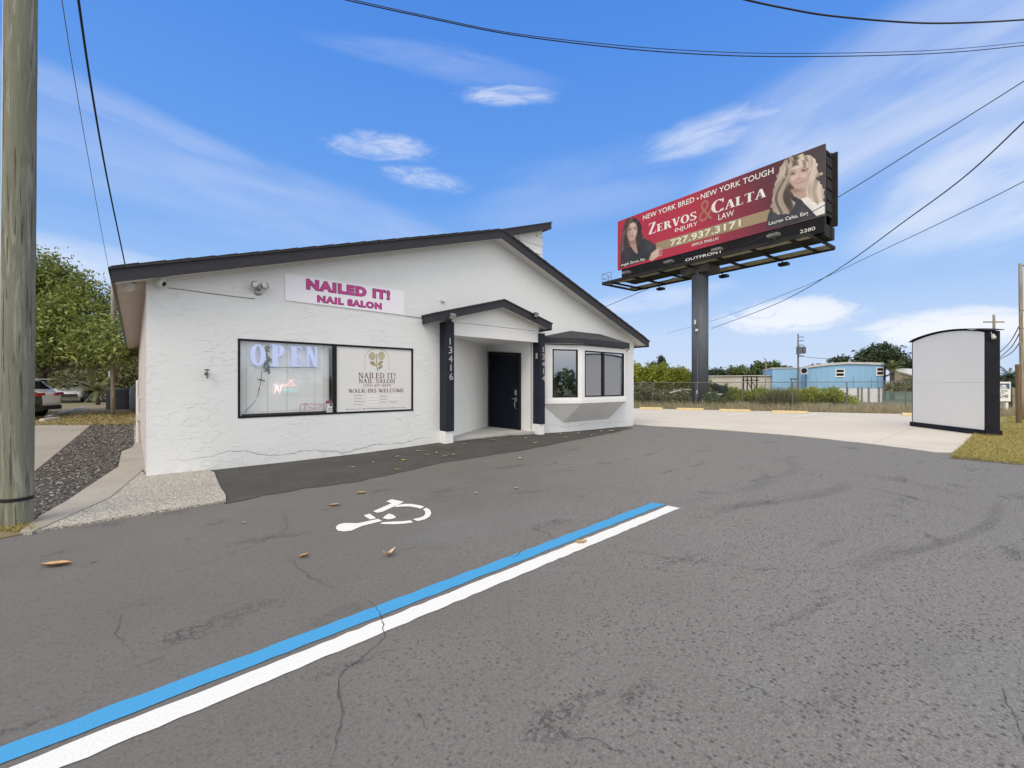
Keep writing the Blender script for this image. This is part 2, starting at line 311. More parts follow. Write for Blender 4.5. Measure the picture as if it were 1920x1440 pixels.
# ------------------------------------------------------------------ geometry helpers
ORG = {}
class MB:
    def __init__(s): s.v = []; s.f = []; s.mi = []; s.cur = 0
    def face(s, pts):
        i = len(s.v); s.v += [tuple(p) for p in pts]; s.f.append(list(range(i, i + len(pts)))); s.mi.append(s.cur); return s
    def box(s, a, b):
        x0, y0, z0 = [min(p, q) for p, q in zip(a, b)]; x1, y1, z1 = [max(p, q) for p, q in zip(a, b)]
        return s.hexa([(x0, y0, z0), (x1, y0, z0), (x1, y1, z0), (x0, y1, z0)], [(x0, y0, z1), (x1, y0, z1), (x1, y1, z1), (x0, y1, z1)])
    def hexa(s, bot, top):
        n = len(bot); i = len(s.v); s.v += [tuple(p) for p in bot] + [tuple(p) for p in top]
        fs = [list(range(i + n - 1, i - 1, -1)), list(range(i + n, i + 2 * n))]
        for k in range(n): fs.append([i + k, i + (k + 1) % n, i + n + (k + 1) % n, i + n + k])
        s.f += fs; s.mi += [s.cur] * len(fs); return s
    def obox(s, c, ax, ay, az):
        """box centred at c with half-extent vectors"""
        c, ax, ay, az = Vector(c), Vector(ax), Vector(ay), Vector(az)
        return s.hexa([c - ax - ay - az, c + ax - ay - az, c + ax + ay - az, c - ax + ay - az], [c - ax - ay + az, c + ax - ay + az, c + ax + ay + az, c - ax + ay + az])
    def prism(s, poly, d):
        d = Vector(d); return s.hexa([Vector(p) for p in poly], [Vector(p) + d for p in poly])
    def tube(s, pts, r, n=8, caps=True):
        pts = [Vector(p) for p in pts]; rs = r if isinstance(r, (list, tuple)) else [r] * len(pts); rings = []
        for i, p in enumerate(pts):
            d = (pts[min(i + 1, len(pts) - 1)] - pts[max(i - 1, 0)]).normalized()
            a = d.cross(Vector((0, 0, 1)) if abs(d.z) < .9 else Vector((1, 0, 0))).normalized(); b = d.cross(a)
            k = len(s.v); rings.append(k)
            s.v += [tuple(p + a * math.cos(2 * math.pi * j / n) * rs[i] + b * math.sin(2 * math.pi * j / n) * rs[i]) for j in range(n)]
        for i in range(len(pts) - 1):
            for j in range(n): s.f.append([rings[i] + j, rings[i] + (j + 1) % n, rings[i + 1] + (j + 1) % n, rings[i + 1] + j]); s.mi.append(s.cur)
        if caps: s.f.append([rings[0] + j for j in range(n)][::-1]); s.f.append([rings[-1] + j for j in range(n)]); s.mi += [s.cur] * 2
        return s
    def lathe(s, c, prof, n=16, axis=(0, 0, 1)):
        ax = Vector(axis).normalized(); a = ax.cross(Vector((0, 0, 1)) if abs(ax.z) < .9 else Vector((1, 0, 0))).normalized(); b = ax.cross(a); c = Vector(c); rings = []
        for (r, h) in prof:
            k = len(s.v); rings.append(k); s.v += [tuple(c + ax * h + (a * math.cos(2 * math.pi * j / n) + b * math.sin(2 * math.pi * j / n)) * max(r, 1e-4)) for j in range(n)]
        for i in range(len(prof) - 1):
            for j in range(n): s.f.append([rings[i] + j, rings[i] + (j + 1) % n, rings[i + 1] + (j + 1) % n, rings[i + 1] + j]); s.mi.append(s.cur)
        s.f.append([rings[0] + j for j in range(n)][::-1]); s.f.append([rings[-1] + j for j in range(n)]); s.mi += [s.cur] * 2
        return s
    def build(s, name, mats, parent=None, loc=None, smooth=False, tone=None, bevel=0.0):
        if not isinstance(mats, (list, tuple)): mats = [mats]
        me = bpy.data.meshes.new(name)
        va = np.array(s.v, dtype=np.float64).reshape(-1, 3)
        if parent is not None: org = ORG[parent.name]
        elif loc is not None: org = np.array(loc, float)
        else:
            lo, hi = va.min(0), va.max(0); org = np.array([(lo[0] + hi[0]) / 2, (lo[1] + hi[1]) / 2, lo[2]])
        va = va - org
        me.from_pydata(va.tolist(), [], s.f)
        for m in mats: me.materials.append(m)
        if len(mats) > 1: me.polygons.foreach_set('material_index', s.mi)
        if smooth: me.polygons.foreach_set('use_smooth', [True] * len(me.polygons))
        if tone is not None:
            at = me.attributes.new('tone', 'FLOAT', 'POINT'); at.data.foreach_set('value', np.asarray(tone, dtype=np.float32))
        me.update()
        o = bpy.data.objects.new(name, me); COL.objects.link(o)
        if parent is not None: o.parent = parent
        else: o.location = org
        ORG[o.name] = org
        if bevel:
            md = o.modifiers.new('bevel', 'BEVEL'); md.width = bevel; md.segments = 2; md.limit_method = 'ANGLE'; md.angle_limit = rad(50)
        return o

def tag(o, label=None, cat=None, group=None, kind=None):
    if label: o['label'] = label
    if cat: o['category'] = cat
    if group: o['group'] = group
    if kind: o['kind'] = kind
    return o
def thing(name, loc, label, cat, group=None):
    o = bpy.data.objects.new(name, None); COL.objects.link(o); o.location = loc; o.empty_display_size = .2
    ORG[o.name] = np.array(loc, float); return tag(o, label, cat, group)
def struct(o): o['kind'] = 'structure'; return o
def copy_tree(o, parent=None):
    c = o.copy(); COL.objects.link(c); ORG[c.name] = ORG[o.name]
    if parent is not None: c.parent = parent
    for ch in list(o.children): copy_tree(ch, c)
    return c

def gz(x, y):
    """height of the lot: a slight swell in front of the entrance"""
    return .10 * math.exp(-((x - 6.4) / 2.4) ** 2) * math.exp(-(max(0, 8.6 - y) / 1.1) ** 2)
def G(px, py, z=0.0):
    d = pray(px, py); t = (z - H) / d.z; return CAM + d * t
def R(px, py, f): return CAM + pray(px, py) * f          # point at forward distance f
def FY(px, py, y): d = pray(px, py); return CAM + d * (y / d.y)   # point on a plane parallel to the facade
class Plane:
    def __init__(s, o, u, v=(0, 0, 1)):
        s.o = Vector(o); s.u = Vector(u).normalized(); s.v = Vector(v).normalized(); s.n = s.u.cross(s.v).normalized()   # n faces the viewer
    def hit(s, px, py): d = pray(px, py); t = (s.o - CAM).dot(s.n) / d.dot(s.n); return CAM + d * t
    def uv(s, px, py): q = s.hit(px, py) - s.o; return q.dot(s.u), q.dot(s.v)
    def P(s, u, v, n=0.0): return s.o + s.u * u + s.v * v + s.n * n
D = 8.57                                                    # facade distance
FACADE = Plane((0, D, 0), (1, 0, 0))

# ---- lettering
_font_cache = {}
def sans_polys(txt, bold=0.0, shear=0.0, draw=None):
    """2-D outline faces of a line of text in the built-in font"""
    key = (txt, bold, shear, draw)
    if key not in _font_cache:
        c = bpy.data.curves.new('t', 'FONT'); c.body = txt; c.offset = bold if draw is None else draw; c.space_character = 1 + max(0, bold) * 2.2; c.shear = shear; c.fill_mode = 'FRONT'; c.resolution_u = 4
        o = bpy.data.objects.new('t', c); COL.objects.link(o); bpy.context.view_layer.update()
        me = bpy.data.meshes.new_from_object(o.evaluated_get(bpy.context.evaluated_depsgraph_get()))
        vs = [(v.co.x, v.co.y) for v in me.vertices]; _font_cache[key] = [[vs[i] for i in p.vertices] for p in me.polygons]
        bpy.data.objects.remove(o); bpy.data.curves.remove(c); bpy.data.meshes.remove(me)
    return _font_cache[key]

def arc(cx, cy, rx, ry, a0, a1, wx, wy, n=14):
    """stroke along an ellipse whose width is wx at the sides and wy at top and bottom -> quads"""
    out = []
    for k in range(n):
        q = []
        for a in (a0 + (a1 - a0) * k / n, a0 + (a1 - a0) * (k + 1) / n): q.append((math.cos(rad(a)), math.sin(rad(a))))
        (c0, s0), (c1, s1) = q
        out.append([(cx + c0 * rx, cy + s0 * ry), (cx + c1 * rx, cy + s1 * ry), (cx + c1 * (rx - wx), cy + s1 * (ry - wy)), (cx + c0 * (rx - wx), cy + s0 * (ry - wy))])
    return out
def rc(x0, y0, x1, y1): return [(x0, y0), (x1, y0), (x1, y1), (x0, y1)]
def serif_glyph(ch, T=.19, t=.07):
    s = .09; h = .06
    def stem(x, w=T, top=True, bot=True):
        o = [rc(x, h if bot else 0, x + w, 1 - h if top else 1)]
        if bot: o.append(rc(x - s, 0, x + w + s, h))
        if top: o.append(rc(x - s, 1 - h, x + w + s, 1))
        return o
    def dg(x0, y0, x1, y1, w): return [[(x0, y0), (x0 + w, y0), (x1 + w, y1), (x1, y1)]]
    if ch == 'I': return stem(s) , T + 2 * s
    if ch == 'L': return stem(s) + [rc(s + T + s, 0, .62, h), [(.55, h), (.62, h), (.64, .30)]], .66
    if ch == 'T': return [rc(.30, h, .30 + T, 1 - h), rc(.21, 0, .30 + T + .09, h), rc(.03, 1 - h, .76, 1), [(.03, 1 - h), (.10, 1 - h), (.0, .72)], [(.69, 1 - h), (.76, 1 - h), (.79, .72)]], .79
    if ch == 'E': return stem(s) + [rc(s + T + s, 0, .62, h), rc(s + T + s, 1 - h, .60, 1), rc(s + T, .47, .50, .53), rc(.46, .38, .51, .62), [(.55, h), (.62, h), (.65, .28)], [(.53, 1 - h), (.60, 1 - h), (.62, .74)]], .66
    if ch == 'N': return [rc(.12, h, .12 + t, 1 - h), rc(.02, 0, .30, h), rc(.66, h, .66 + t, 1 - h), rc(.55, 1 - h, .86, 1), rc(.0, 1 - h, .12, 1)] + dg(.60, 0, .10, 1, T * .95), .86
    if ch == 'M': return [rc(.10, h, .10 + t, 1 - h), rc(.0, 0, .27, h), rc(.0, 1 - h, .10, 1), rc(.76, h, .76 + T, 1 - h), rc(.68, 0, 1.03, h), rc(.95, 1 - h, 1.03, 1)] + dg(.42, 0, .10, 1, T) + dg(.46, 0, .80, 1, t), 1.03
    if ch == 'A': return dg(.06, h, .36, 1, t) + dg(.56, h, .32, 1, T) + [rc(.18, .30, .60, .36), rc(-.02, 0, .24, h), rc(.46, 0, .84, h)], .82
    if ch == 'V': return dg(.30, 0, .06, 1 - h, T) + dg(.38, 0, .64, 1 - h, t) + [rc(-.03, 1 - h, .34, 1), rc(.54, 1 - h, .80, 1)], .78
    if ch == 'W': return dg(.26, 0, .06, 1 - h, T) + dg(.34, 0, .52, 1, t) + dg(.66, 0, .46, 1 - h, T) + dg(.74, 0, .96, 1 - h, t) + [rc(-.03, 1 - h, .34, 1), rc(.88, 1 - h, 1.12, 1)], 1.10
    if ch == 'K': return stem(s) + dg(.28, .42, .56, 1 - h, t) + dg(.60, h, .36, .58, T) + [rc(.46, 1 - h, .76, 1), rc(.54, 0, .88, h)], .86
    if ch == 'Z': return [rc(.02, 0, .66, h), rc(.04, 1 - h, .66, 1), [(.59, h), (.66, h), (.70, .30)], [(.04, 1 - h), (.11, 1 - h), (.02, .72)]] + dg(.0, h, .44, 1 - h, T * 1.1), .70
    if ch == 'O': return arc(.41, .5, .41, .52, 0, 360, T, t * .8, 28), .82
    if ch == 'C': return arc(.42, .5, .42, .52, 48, 318, T, t * .8, 24) + [rc(.66, .68, .73, 1.0), rc(.68, .02, .72, .22)], .76
    if ch == 'D': return stem(s) + arc(.36, .5, .42, .5, -90, 90, T, h, 16) + [rc(s + T, 0, .36, h), rc(s + T, 1 - h, .36, 1)], .80
    if ch == 'P': return stem(s) + arc(.36, .73, .30, .27, -90, 90, T * .9, h, 14) + [rc(s + T, .46, .36, .46 + h), rc(s + T, 1 - h, .36, 1)], .68
    if ch == 'R': return stem(s) + arc(.36, .74, .29, .26, -90, 90, T * .9, h, 14) + [rc(s + T, .48, .36, .48 + h), rc(s + T, 1 - h, .36, 1), rc(.64, 0, .82, h)] + dg(.58, 0, .36, .50, T), .80
    if ch == 'S': return arc(.31, .755, .28, .265, 30, 215, T * .75, t, 14) + arc(.31, .255, .30, .275, -150, 35, T * .75, t, 14) + [[(.04, .64), (.20, .68), (.60, .38), (.46, .30)], rc(.50, .72, .55, 1), rc(.02, 0, .07, .28)], .62
    if ch == '!': return [[(.08, .30), (.16, .30), (.22, 1), (.02, 1)], rc(.03, 0, .21, .16)], .26
    if ch == '-': return [rc(.02, .36, .34, .46)], .38
    return [], .38
def serif_polys(txt, T=.19, t=.07, first=None):
    out = []; x = 0
    for i, ch in enumerate(txt):
        k = first if (first and i == 0) else 1.0
        g, w = serif_glyph(ch, T, t)
        for p in g: out.append([(x + a * k, b * k) for a, b in p])
        x += w * k + .07
    return out

def letter(pl, polys, bl, tr, m, name='lettering', parent=None, off=.004, depth=0.0, stagger=True, vv=None):
    """lay 2-D polys on a plane so that they fill the box between two photo points measured on it"""
    u0, v0 = pl.uv(*bl); u1, v1 = pl.uv(*tr)
    if vv: v0, v1 = vv
    xs = [p[0] for q in polys for p in q]; ys = [p[1] for q in polys for p in q]
    x0, x1, y0, y1 = min(xs), max(xs), min(ys), max(ys); b = MB()
    for i, q in enumerate(polys):
        n = off + (i % 7) * .0004 if stagger else off
        pts = [(u0 + (a - x0) / (x1 - x0) * (u1 - u0), v0 + (c - y0) / (y1 - y0) * (v1 - v0)) for a, c in q]
        ar = sum(pts[k][0] * pts[(k + 1) % len(pts)][1] - pts[(k + 1) % len(pts)][0] * pts[k][1] for k in range(len(pts)))
        if ar < 0: pts = pts[::-1]
        if depth: b.prism([pl.P(a, c, n) for a, c in pts], pl.n * depth)
        else: b.face([pl.P(a, c, n) for a, c in pts])
    return b.build(name, m, parent)
def pxpoly(pl, pts, off, b=None):
    b = b or MB(); q = [pl.hit(*p) + pl.n * off for p in pts]
    nn = Vector((0, 0, 0))
    for k in range(len(q)): nn += q[k].cross(q[(k + 1) % len(q)])
    if nn.dot(pl.n) < 0: q = q[::-1]
    b.face(q); return b

# ================================================================== THE GROUND
def grid_sheet(xs, ys, fn):
    b = MB(); nx, ny = len(xs), len(ys)
    b.v = [(x, y, fn(x, y)) for y in ys for x in xs]
    for j in range(ny - 1):
        for i in range(nx - 1): b.f.append([j * nx + i, j * nx + i + 1, (j + 1) * nx + i + 1, (j + 1) * nx + i])
    b.mi = [0] * len(b.f); return b
def smooth(a, b, x):
    t = max(0, min(1, (x - a) / (b - a))); return t * t * (3 - 2 * t)
CB0, CB1 = G(1190, 766), G(1712, 777)                        # far edge of the concrete lot
cbd = (CB1 - CB0).normalized(); cbn = Vector((-cbd.y, cbd.x, 0));
if cbn.dot(FW) < 0: cbn = -cbn
def field_s(x, y): return (Vector((x, y, 0)) - CB0).dot(cbn)
def field_z(x, y):
    return -.05 - .22 * smooth(.2, 3.5, field_s(x, y))
xs = [-900, -300, -100, -50] + list(np.arange(-30, 62, 1.0)) + [70, 90, 150, 400, 1500]
ys = [-900, -300, -100, -60] + list(np.arange(-40, 50, 1.0)) + [60, 80, 120, 300, 1500]
struct(grid_sheet(xs, ys, field_z).build('ground', M_FIELD, loc=(0, 0, 0), smooth=True))
ax = list(np.arange(-40, -2, 2.0)) + list(np.arange(-2, 13.6, .25)); ay = list(np.arange(-30, 5, 1.0)) + list(np.arange(5, 8.6, .25)) + [8.75]
struct(grid_sheet(ax, ay, lambda x, y: gz(x, y)).build('asphalt_lot', M_ASPH, loc=(0, 0, 0), smooth=True))
struct(MB().box((-60, -60, -.06), (90, -16, .006)).build('road', mat('road_asphalt', (.11, .11, .11), (.15, .15, .148), 1.2, .85, .3, 60), loc=(0, 0, 0)))

def sheet(name, pts, m, z0, z1, nsub=0):
    b = MB(); b.hexa([(p.x, p.y, z0) for p in pts], [(p.x, p.y, z1) for p in pts])
    return struct(b.build(name, m, loc=(0, 0, 0)))
def ccw(pts):
    a = sum(pts[k].x * pts[(k + 1) % len(pts)].y - pts[(k + 1) % len(pts)].x * pts[k].y for k in range(len(pts)))
    return pts if a > 0 else pts[::-1]
def smooth_poly(p, it=2):
    for _ in range(it): p = [q for k in range(len(p) - 1) for q in (p[k] * .75 + p[k + 1] * .25, p[k] * .25 + p[k + 1] * .75)]
    return p
def rag(pts, n, amp):
    out = []
    for k in range(len(pts) - 1):
        for j in range(n):
            p = pts[k].lerp(pts[k + 1], j / n); out.append(p + Vector((random.uniform(-amp, amp), random.uniform(-amp, amp), 0)))
    return out + [pts[-1]]
front = rag(smooth_poly([G(*p) for p in ((1186, 797), (1290, 802), (1400, 810), (1500, 818), (1600, 829), (1700, 841), (1786, 853))]), 2, .02)
cpoly = ccw(front + [Vector((12.6, .95, 0)), Vector((18.0, .80, 0)), CB1 + Vector((0.6, -3, 0)), CB1, CB0, CB0 - cbd * 8, Vector((12.9, 20, 0))])
sheet('concrete_lot', cpoly, M_CONC, -.10, .012)
# grass verge at the right
vpoly = ccw(rag([G(1786, 853.5), G(1850, 861), G(1920, 869.5), Vector((11.6, -3, 0)), Vector((11.2, -14, 0))], 5, .04) + [Vector((60, -14, 0)), Vector((60, -1, 0)), CB1 + Vector((1.5, -3, 0)), Vector((18.0, .78, 0)), Vector((12.62, .93, 0))])
sheet('grass_verge', vpoly, M_TURF, -.10, .022)
# dark resurfaced strip along the wall, drawn on past the porch as a darker band
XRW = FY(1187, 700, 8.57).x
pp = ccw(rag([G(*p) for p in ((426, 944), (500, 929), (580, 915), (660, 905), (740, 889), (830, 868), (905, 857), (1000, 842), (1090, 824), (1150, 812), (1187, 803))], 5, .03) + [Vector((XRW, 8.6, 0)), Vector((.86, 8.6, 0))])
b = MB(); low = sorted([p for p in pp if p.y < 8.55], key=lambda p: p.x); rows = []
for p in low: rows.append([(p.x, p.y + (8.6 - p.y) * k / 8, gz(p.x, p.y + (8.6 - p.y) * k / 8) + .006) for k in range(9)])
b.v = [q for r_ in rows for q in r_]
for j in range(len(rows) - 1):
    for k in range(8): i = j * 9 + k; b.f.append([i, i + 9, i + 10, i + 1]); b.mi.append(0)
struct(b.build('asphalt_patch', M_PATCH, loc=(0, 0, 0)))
# left: side yard
APX0, APX1 = G(45, 1003).x, .86
yard = ccw([Vector((-40, 6.0, 0)), G(0, 1011), G(45, 1002), Vector((.12, 6.6, 0)), Vector((.14, 40, 0)), Vector((-40, 40, 0))])
sheet('side_yard', yard, M_SOIL, -.08, .010)
ag = ccw([G(44, 1004)] + rag([G(44, 1004), G(180, 980), G(300, 961), G(423, 942)], 8, .015) + rag([G(423, 942), G(402, 888)], 6, .03) + [Vector((.86, 8.66, 0)), Vector((.12, 8.66, 0)), G(262, 880), G(150, 935)])
sheet('concrete_apron', ag, M_AGG, -.05, .022)
kb = ccw([G(38, 1002), G(60, 1003), G(205, 938), G(268, 884), Vector((.135, 8.9, 0)), Vector((.135, 24, 0)), Vector((-.06, 24, 0)), G(252, 835), G(247, 842), G(228, 849), G(222, 878), G(126, 943), G(76, 972)])
sheet('concrete_kerb', kb, M_KERB, -.05, .032)
path = ccw([G(66, 886), G(176, 793), G(66, 797), Vector((-14, 24, 0)), Vector((-14, 13, 0)), G(-160, 965)])
sheet('side_path', path, M_CONC2, -.05, .028)
gravp = [G(62, 975), G(75, 972), G(126, 943), G(222, 878), G(228, 849), G(250, 836), G(256, 792), G(178, 793), G(67, 887), G(60, 930)]
sheet('gravel_bed', ccw(gravp), M_STONE, -.05, .018)

def inside(p, poly):
    x, y = p; c = False
    for k in range(len(poly)):
        a, b2 = poly[k], poly[k - 1]
        if (a.y > y) != (b2.y > y) and x < (b2.x - a.x) * (y - a.y) / (b2.y - a.y) + a.x: c = not c
    return c
# loose gravel stones
b = MB(); n = 0; lo = [min(p.x for p in gravp), min(p.y for p in gravp)]; hi = [max(p.x for p in gravp), max(p.y for p in gravp)]
while n < 9000:
    x = random.uniform(lo[0], hi[0]); y = lo[1] + (hi[1] - lo[1]) * random.random() ** 1.7
    if not inside((x, y), gravp): n += .2; continue
    s = random.uniform(.008, .024) * (1 + max(0, y - 8) * .05); a = random.uniform(0, 6.28); c, d = math.cos(a) * s, math.sin(a) * s; k = random.uniform(.5, 1); z = .018 + s * .35; t = random.uniform(-.5, .5) * s
    i = len(b.v); b.v += [(x + c, y + d, z + t), (x - d * k, y + c * k, z), (x - c, y - d, z - t), (x + d * k, y - c * k, z), (x + t, y, z + s * .5), (x, y, z - s * .5)]
    b.f += [[i, i + 1, i + 4], [i + 1, i + 2, i + 4], [i + 2, i + 3, i + 4], [i + 3, i, i + 4]]; b.mi += [0] * 4; n += 1
tone = np.repeat(RNG.random(len(b.v) // 6), 6)
mg, t, bs = start('loose_stones'); att = t.new('ShaderNodeAttribute', attribute_name='tone').outputs['Fac']
t.set(bs.inputs['Base Color'], t.ramp(att, [(0, (.032, .03, .028)), (.5, (.09, .083, .076)), (.85, (.17, .158, .145)), (1, (.38, .355, .325))])); bs.inputs['Roughness'].default_value = .9
tag(b.build('gravel', mg, loc=(0, 0, 0), tone=tone), 'dark loose gravel bed between side path and white building', 'gravel', kind='stuff')

# ---- painted markings
def ground_poly(b, pts, z):
    q = [G(*p) for p in pts]; q = ccw(q); b.face([(p.x, p.y, z) for p in q])
def stripe(name, e0, e1, e2, e3, m, label):
    """a painted line between two far and two near photo corners, edges slightly uneven"""
    a, b2, c, d = G(*e0), G(*e1), G(*e2), G(*e3); N = 90; b = MB(); rows = []
    for k in range(N + 1):
        s = -.25 + 1.25 * k / N
        l = d.lerp(a, s); r = c.lerp(b2, s)
        rows.append((l + Vector((random.uniform(-.006, .006), random.uniform(-.006, .006), 0)), r + Vector((random.uniform(-.006, .006), random.uniform(-.006, .006), 0))))
    b.v = [(p.x, p.y, .0045) for row in rows for p in row]
    for k in range(N): b.f.append([2 * k, 2 * k + 1, 2 * k + 3, 2 * k + 2]); b.mi.append(0)
    return tag(b.build(name, m), label, 'road marking')
stripe('parking_line', (1221, 943.5), (1247, 946), (0, 1436), (0, 1403), M_PBLUE, 'bright blue painted parking line running beside the white one')
stripe('parking_line', (1252, 949), (1275, 953), (118, 1440), (20, 1440), M_PWHITE, 'white painted parking line along the near side of the blue one')
Z = lambda l: [(560 + x / 2.526, 900 + y / 2.526) for x, y in l]
b = MB()
def ell(cx, cy, rx, ry, a0, a1, n=20): return [(cx + rx * math.cos(rad(a0 + (a1 - a0) * k / n)), cy + ry * math.sin(rad(a0 + (a1 - a0) * k / n))) for k in range(n + 1)]
ground_poly(b, Z([(176, 232), (178, 222), (190, 212), (215, 206), (250, 206), (270, 207), (290, 205), (376, 186), (396, 196), (300, 220), (272, 232), (250, 242), (215, 246), (188, 243)]), .005)
ground_poly(b, Z([(308, 170), (336, 161), (368, 183), (338, 189)]), .005)
ground_poly(b, Z([(352, 150), (440, 112), (415, 103), (440, 93), (496, 104), (494, 108), (398, 152), (372, 157)]), .005)
ground_poly(b, Z([(398, 183), (408, 172), (428, 161), (446, 166), (462, 178), (450, 184), (425, 189)]), .005)
def ring(pts_o, pts_i):
    for k in range(len(pts_o) - 1): ground_poly(b, Z([pts_o[k], pts_o[k + 1], pts_i[k + 1], pts_i[k]]), .005)
ring([(468, 120), (500, 115), (535, 115), (570, 121), (596, 128)], [(452, 131), (485, 128), (525, 127), (555, 132), (578, 138)])
ring([(604, 133), (622, 143), (628, 158), (622, 174), (600, 188), (563, 197)], [(588, 141), (598, 149), (600, 160), (594, 172), (575, 180), (540, 187)])
ring([(542, 203), (500, 209), (450, 212), (404, 211), (383, 209)], [(530, 193), (498, 197), (450, 199), (412, 201), (400, 202)])
tag(b.build('wheelchair_symbol', M_PWHITE), 'white stencilled wheelchair symbol painted on the asphalt', 'road marking')

# ---- cracks in the asphalt (thin open seams)
M_CRACK = mat('crack_dark', (.045, .042, .039), (.075, .07, .065), 20, 1.0)  # dark colour of the crack ribbons
def crack(pts, w, jit=.02):
    q = [G(*p) for p in pts]; line = []
    for k in range(len(q) - 1):
        n = max(3, int((q[k + 1] - q[k]).length / .03))
        for j in range(n): line.append(q[k].lerp(q[k + 1], j / n) + Vector((random.gauss(0, jit), random.gauss(0, jit), 0)) * .5)
    line.append(q[-1]); b = MB()
    for k in range(len(line)):
        d = (line[min(k + 1, len(line) - 1)] - line[max(0, k - 1)]).normalized(); s = Vector((-d.y, d.x, 0)) * w * .55 * (.35 + .9 * random.random()) * min(1, 4 * k / len(line) + .2, 4 * (len(line) - 1 - k) / len(line) + .2)
        p = line[k]; b.v += [(p.x - s.x, p.y - s.y, .007), (p.x + s.x, p.y + s.y, .007)]
        if k: i = 2 * k - 2; b.f.append([i, i + 1, i + 3, i + 2]); b.mi.append(0)
    o = b.build('asphalt_crack', M_CRACK, loc=(0, 0, 0)); struct(o)
crack([(618, 1440), (632, 1385), (640, 1330), (634, 1285), (640, 1262), (690, 1225), (724, 1196), (716, 1158), (700, 1132), (668, 1118)], .0045, .008)
crack([(800, 1372), (788, 1345), (782, 1338)], .003, .005)
crack([(320, 1075), (400, 1052), (480, 1022), (540, 990), (528, 955)], .003, .03)
crack([(540, 1046), (580, 1084), (640, 1108)], .003, .02)
crack([(985, 1022), (970, 1042), (958, 1048)], .004, .01)
crack([(1000, 990), (1030, 1002), (1042, 1018)], .003, .01)
crack([(1150, 1030), (1290, 1050), (1420, 1068), (1560, 1072), (1590, 1078)], .003, .04)
crack([(1360, 1270), (1430, 1295), (1460, 1318)], .003, .02)
crack([(1010, 1355), (1080, 1385), (1140, 1395), (1200, 1440)], .003, .02)
crack([(1880, 1290), (1900, 1340), (1920, 1400)], .0035, .01)
crack([(230, 1150), (215, 1190), (240, 1215)], .003, .01)

# ---- rubber tyre scuffs in the driving lane
M_RUB, t, bs = start('tyre_rubber_scuff'); v = t.new('ShaderNodeTexCoord').outputs['Object']
bs.inputs['Base Color'].default_value = (.05, .047, .044, 1); bs.inputs['Roughness'].default_value = .9
att = t.new('ShaderNodeAttribute', attribute_name='tone').outputs['Fac']
tr = t.new('ShaderNodeBsdfTransparent'); mx = t.new('ShaderNodeMixShader')
t.set(mx.inputs[0], t.math('MULTIPLY', t.math('MULTIPLY', att, t.rng(t.noise(v, 46, 5, .8), .38, .66)), t.rng(t.noise(v, 1.3, 3), .35, .6, .14, .40)))
t.l.new(tr.outputs[0], mx.inputs[1]); t.l.new(bs.outputs[0], mx.inputs[2]); t.l.new(mx.outputs[0], t.n['Material Output'].inputs[0])
def scuff(pts, w, k=.7):
    q = [G(*p) for p in pts]; P_ = [q[0] * 2 - q[1]] + q + [q[-1] * 2 - q[-2]]; line = []
    for i in range(1, len(P_) - 2):
        A, B, C, E = P_[i - 1:i + 3]
        for j in range(10): u = j / 10; line.append(.5 * (2 * B + (C - A) * u + (2 * A - 5 * B + 4 * C - E) * u * u + (3 * B - A - 3 * C + E) * u ** 3))
    b = MB(); T = []; n = len(line)
    for i, p in enumerate(line):
        d = (line[min(i + 1, n - 1)] - line[max(0, i - 1)]).normalized(); sd_ = Vector((-d.y, d.x, 0)); e = k * min(1, 5 * i / n, 5 * (n - 1 - i) / n)
        for o_, a_ in ((-1, 0), (-.4, 1), (.4, 1), (1, 0)): c = p + sd_ * w * o_; b.v.append((c.x, c.y, .0032)); T.append(a_ * e)
        if i:
            for j in range(3): r = 4 * (i - 1) + j; b.f.append([r, r + 1, r + 5, r + 4]); b.mi.append(0)
    struct(b.build('tyre_scuff', M_RUB, loc=(0, 0, 0), tone=T))
scuff([(1300, 958), (1420, 946), (1520, 932), (1580, 916), (1596, 906)], .10, .9)
scuff([(1340, 950), (1480, 930), (1560, 915), (1590, 898)], .06, .6)
scuff([(1596, 908), (1680, 926), (1780, 950), (1850, 972)], .08, .6)
scuff([(1862, 930), (1870, 950), (1852, 985), (1780, 1014), (1690, 1040), (1600, 1074)], .07, .8)
scuff([(1700, 1022), (1640, 1046), (1590, 1080)], .10, .6)
scuff([(1150, 955), (1290, 938), (1420, 912), (1490, 880), (1470, 862), (1400, 858)], .12, .45)
scuff([(1490, 880), (1620, 890), (1740, 912), (1880, 950)], .12, .4)
scuff([(1680, 1160), (1630, 1230), (1570, 1320), (1550, 1400)], .14, .3)
scuff([(1830, 1170), (1740, 1220), (1700, 1290)], .12, .35)
scuff([(560, 1180), (640, 1150), (700, 1128)], .10, .55)

# ================================================================== THE SALON BUILDING
def xz(px, py, y=D): p = FY(px, py, y); return p.x, p.z
OV = .35; YF = D - OV                                            # front overhang
XL = FY(274, 700, D).x; XR = FY(1188, 700, D).x
eL, eP, eR = FY(208, 503, YF), FY(942, 431, YF), FY(1217, 640, YF)
sL = (eP.z - eL.z) / (eP.x - eL.x); sR = (eP.z - eR.z) / (eR.x - eP.x)
YB = 30.0; FH = .195
def roofz(x): return eP.z - (eP.x - x) * sL if x < eP.x else eP.z - (x - eP.x) * sR
bld = thing('salon_building', ((XL + XR) / 2, D, 0), 'white stucco nail salon with dark gabled roof edge, porch and bay window', 'building')

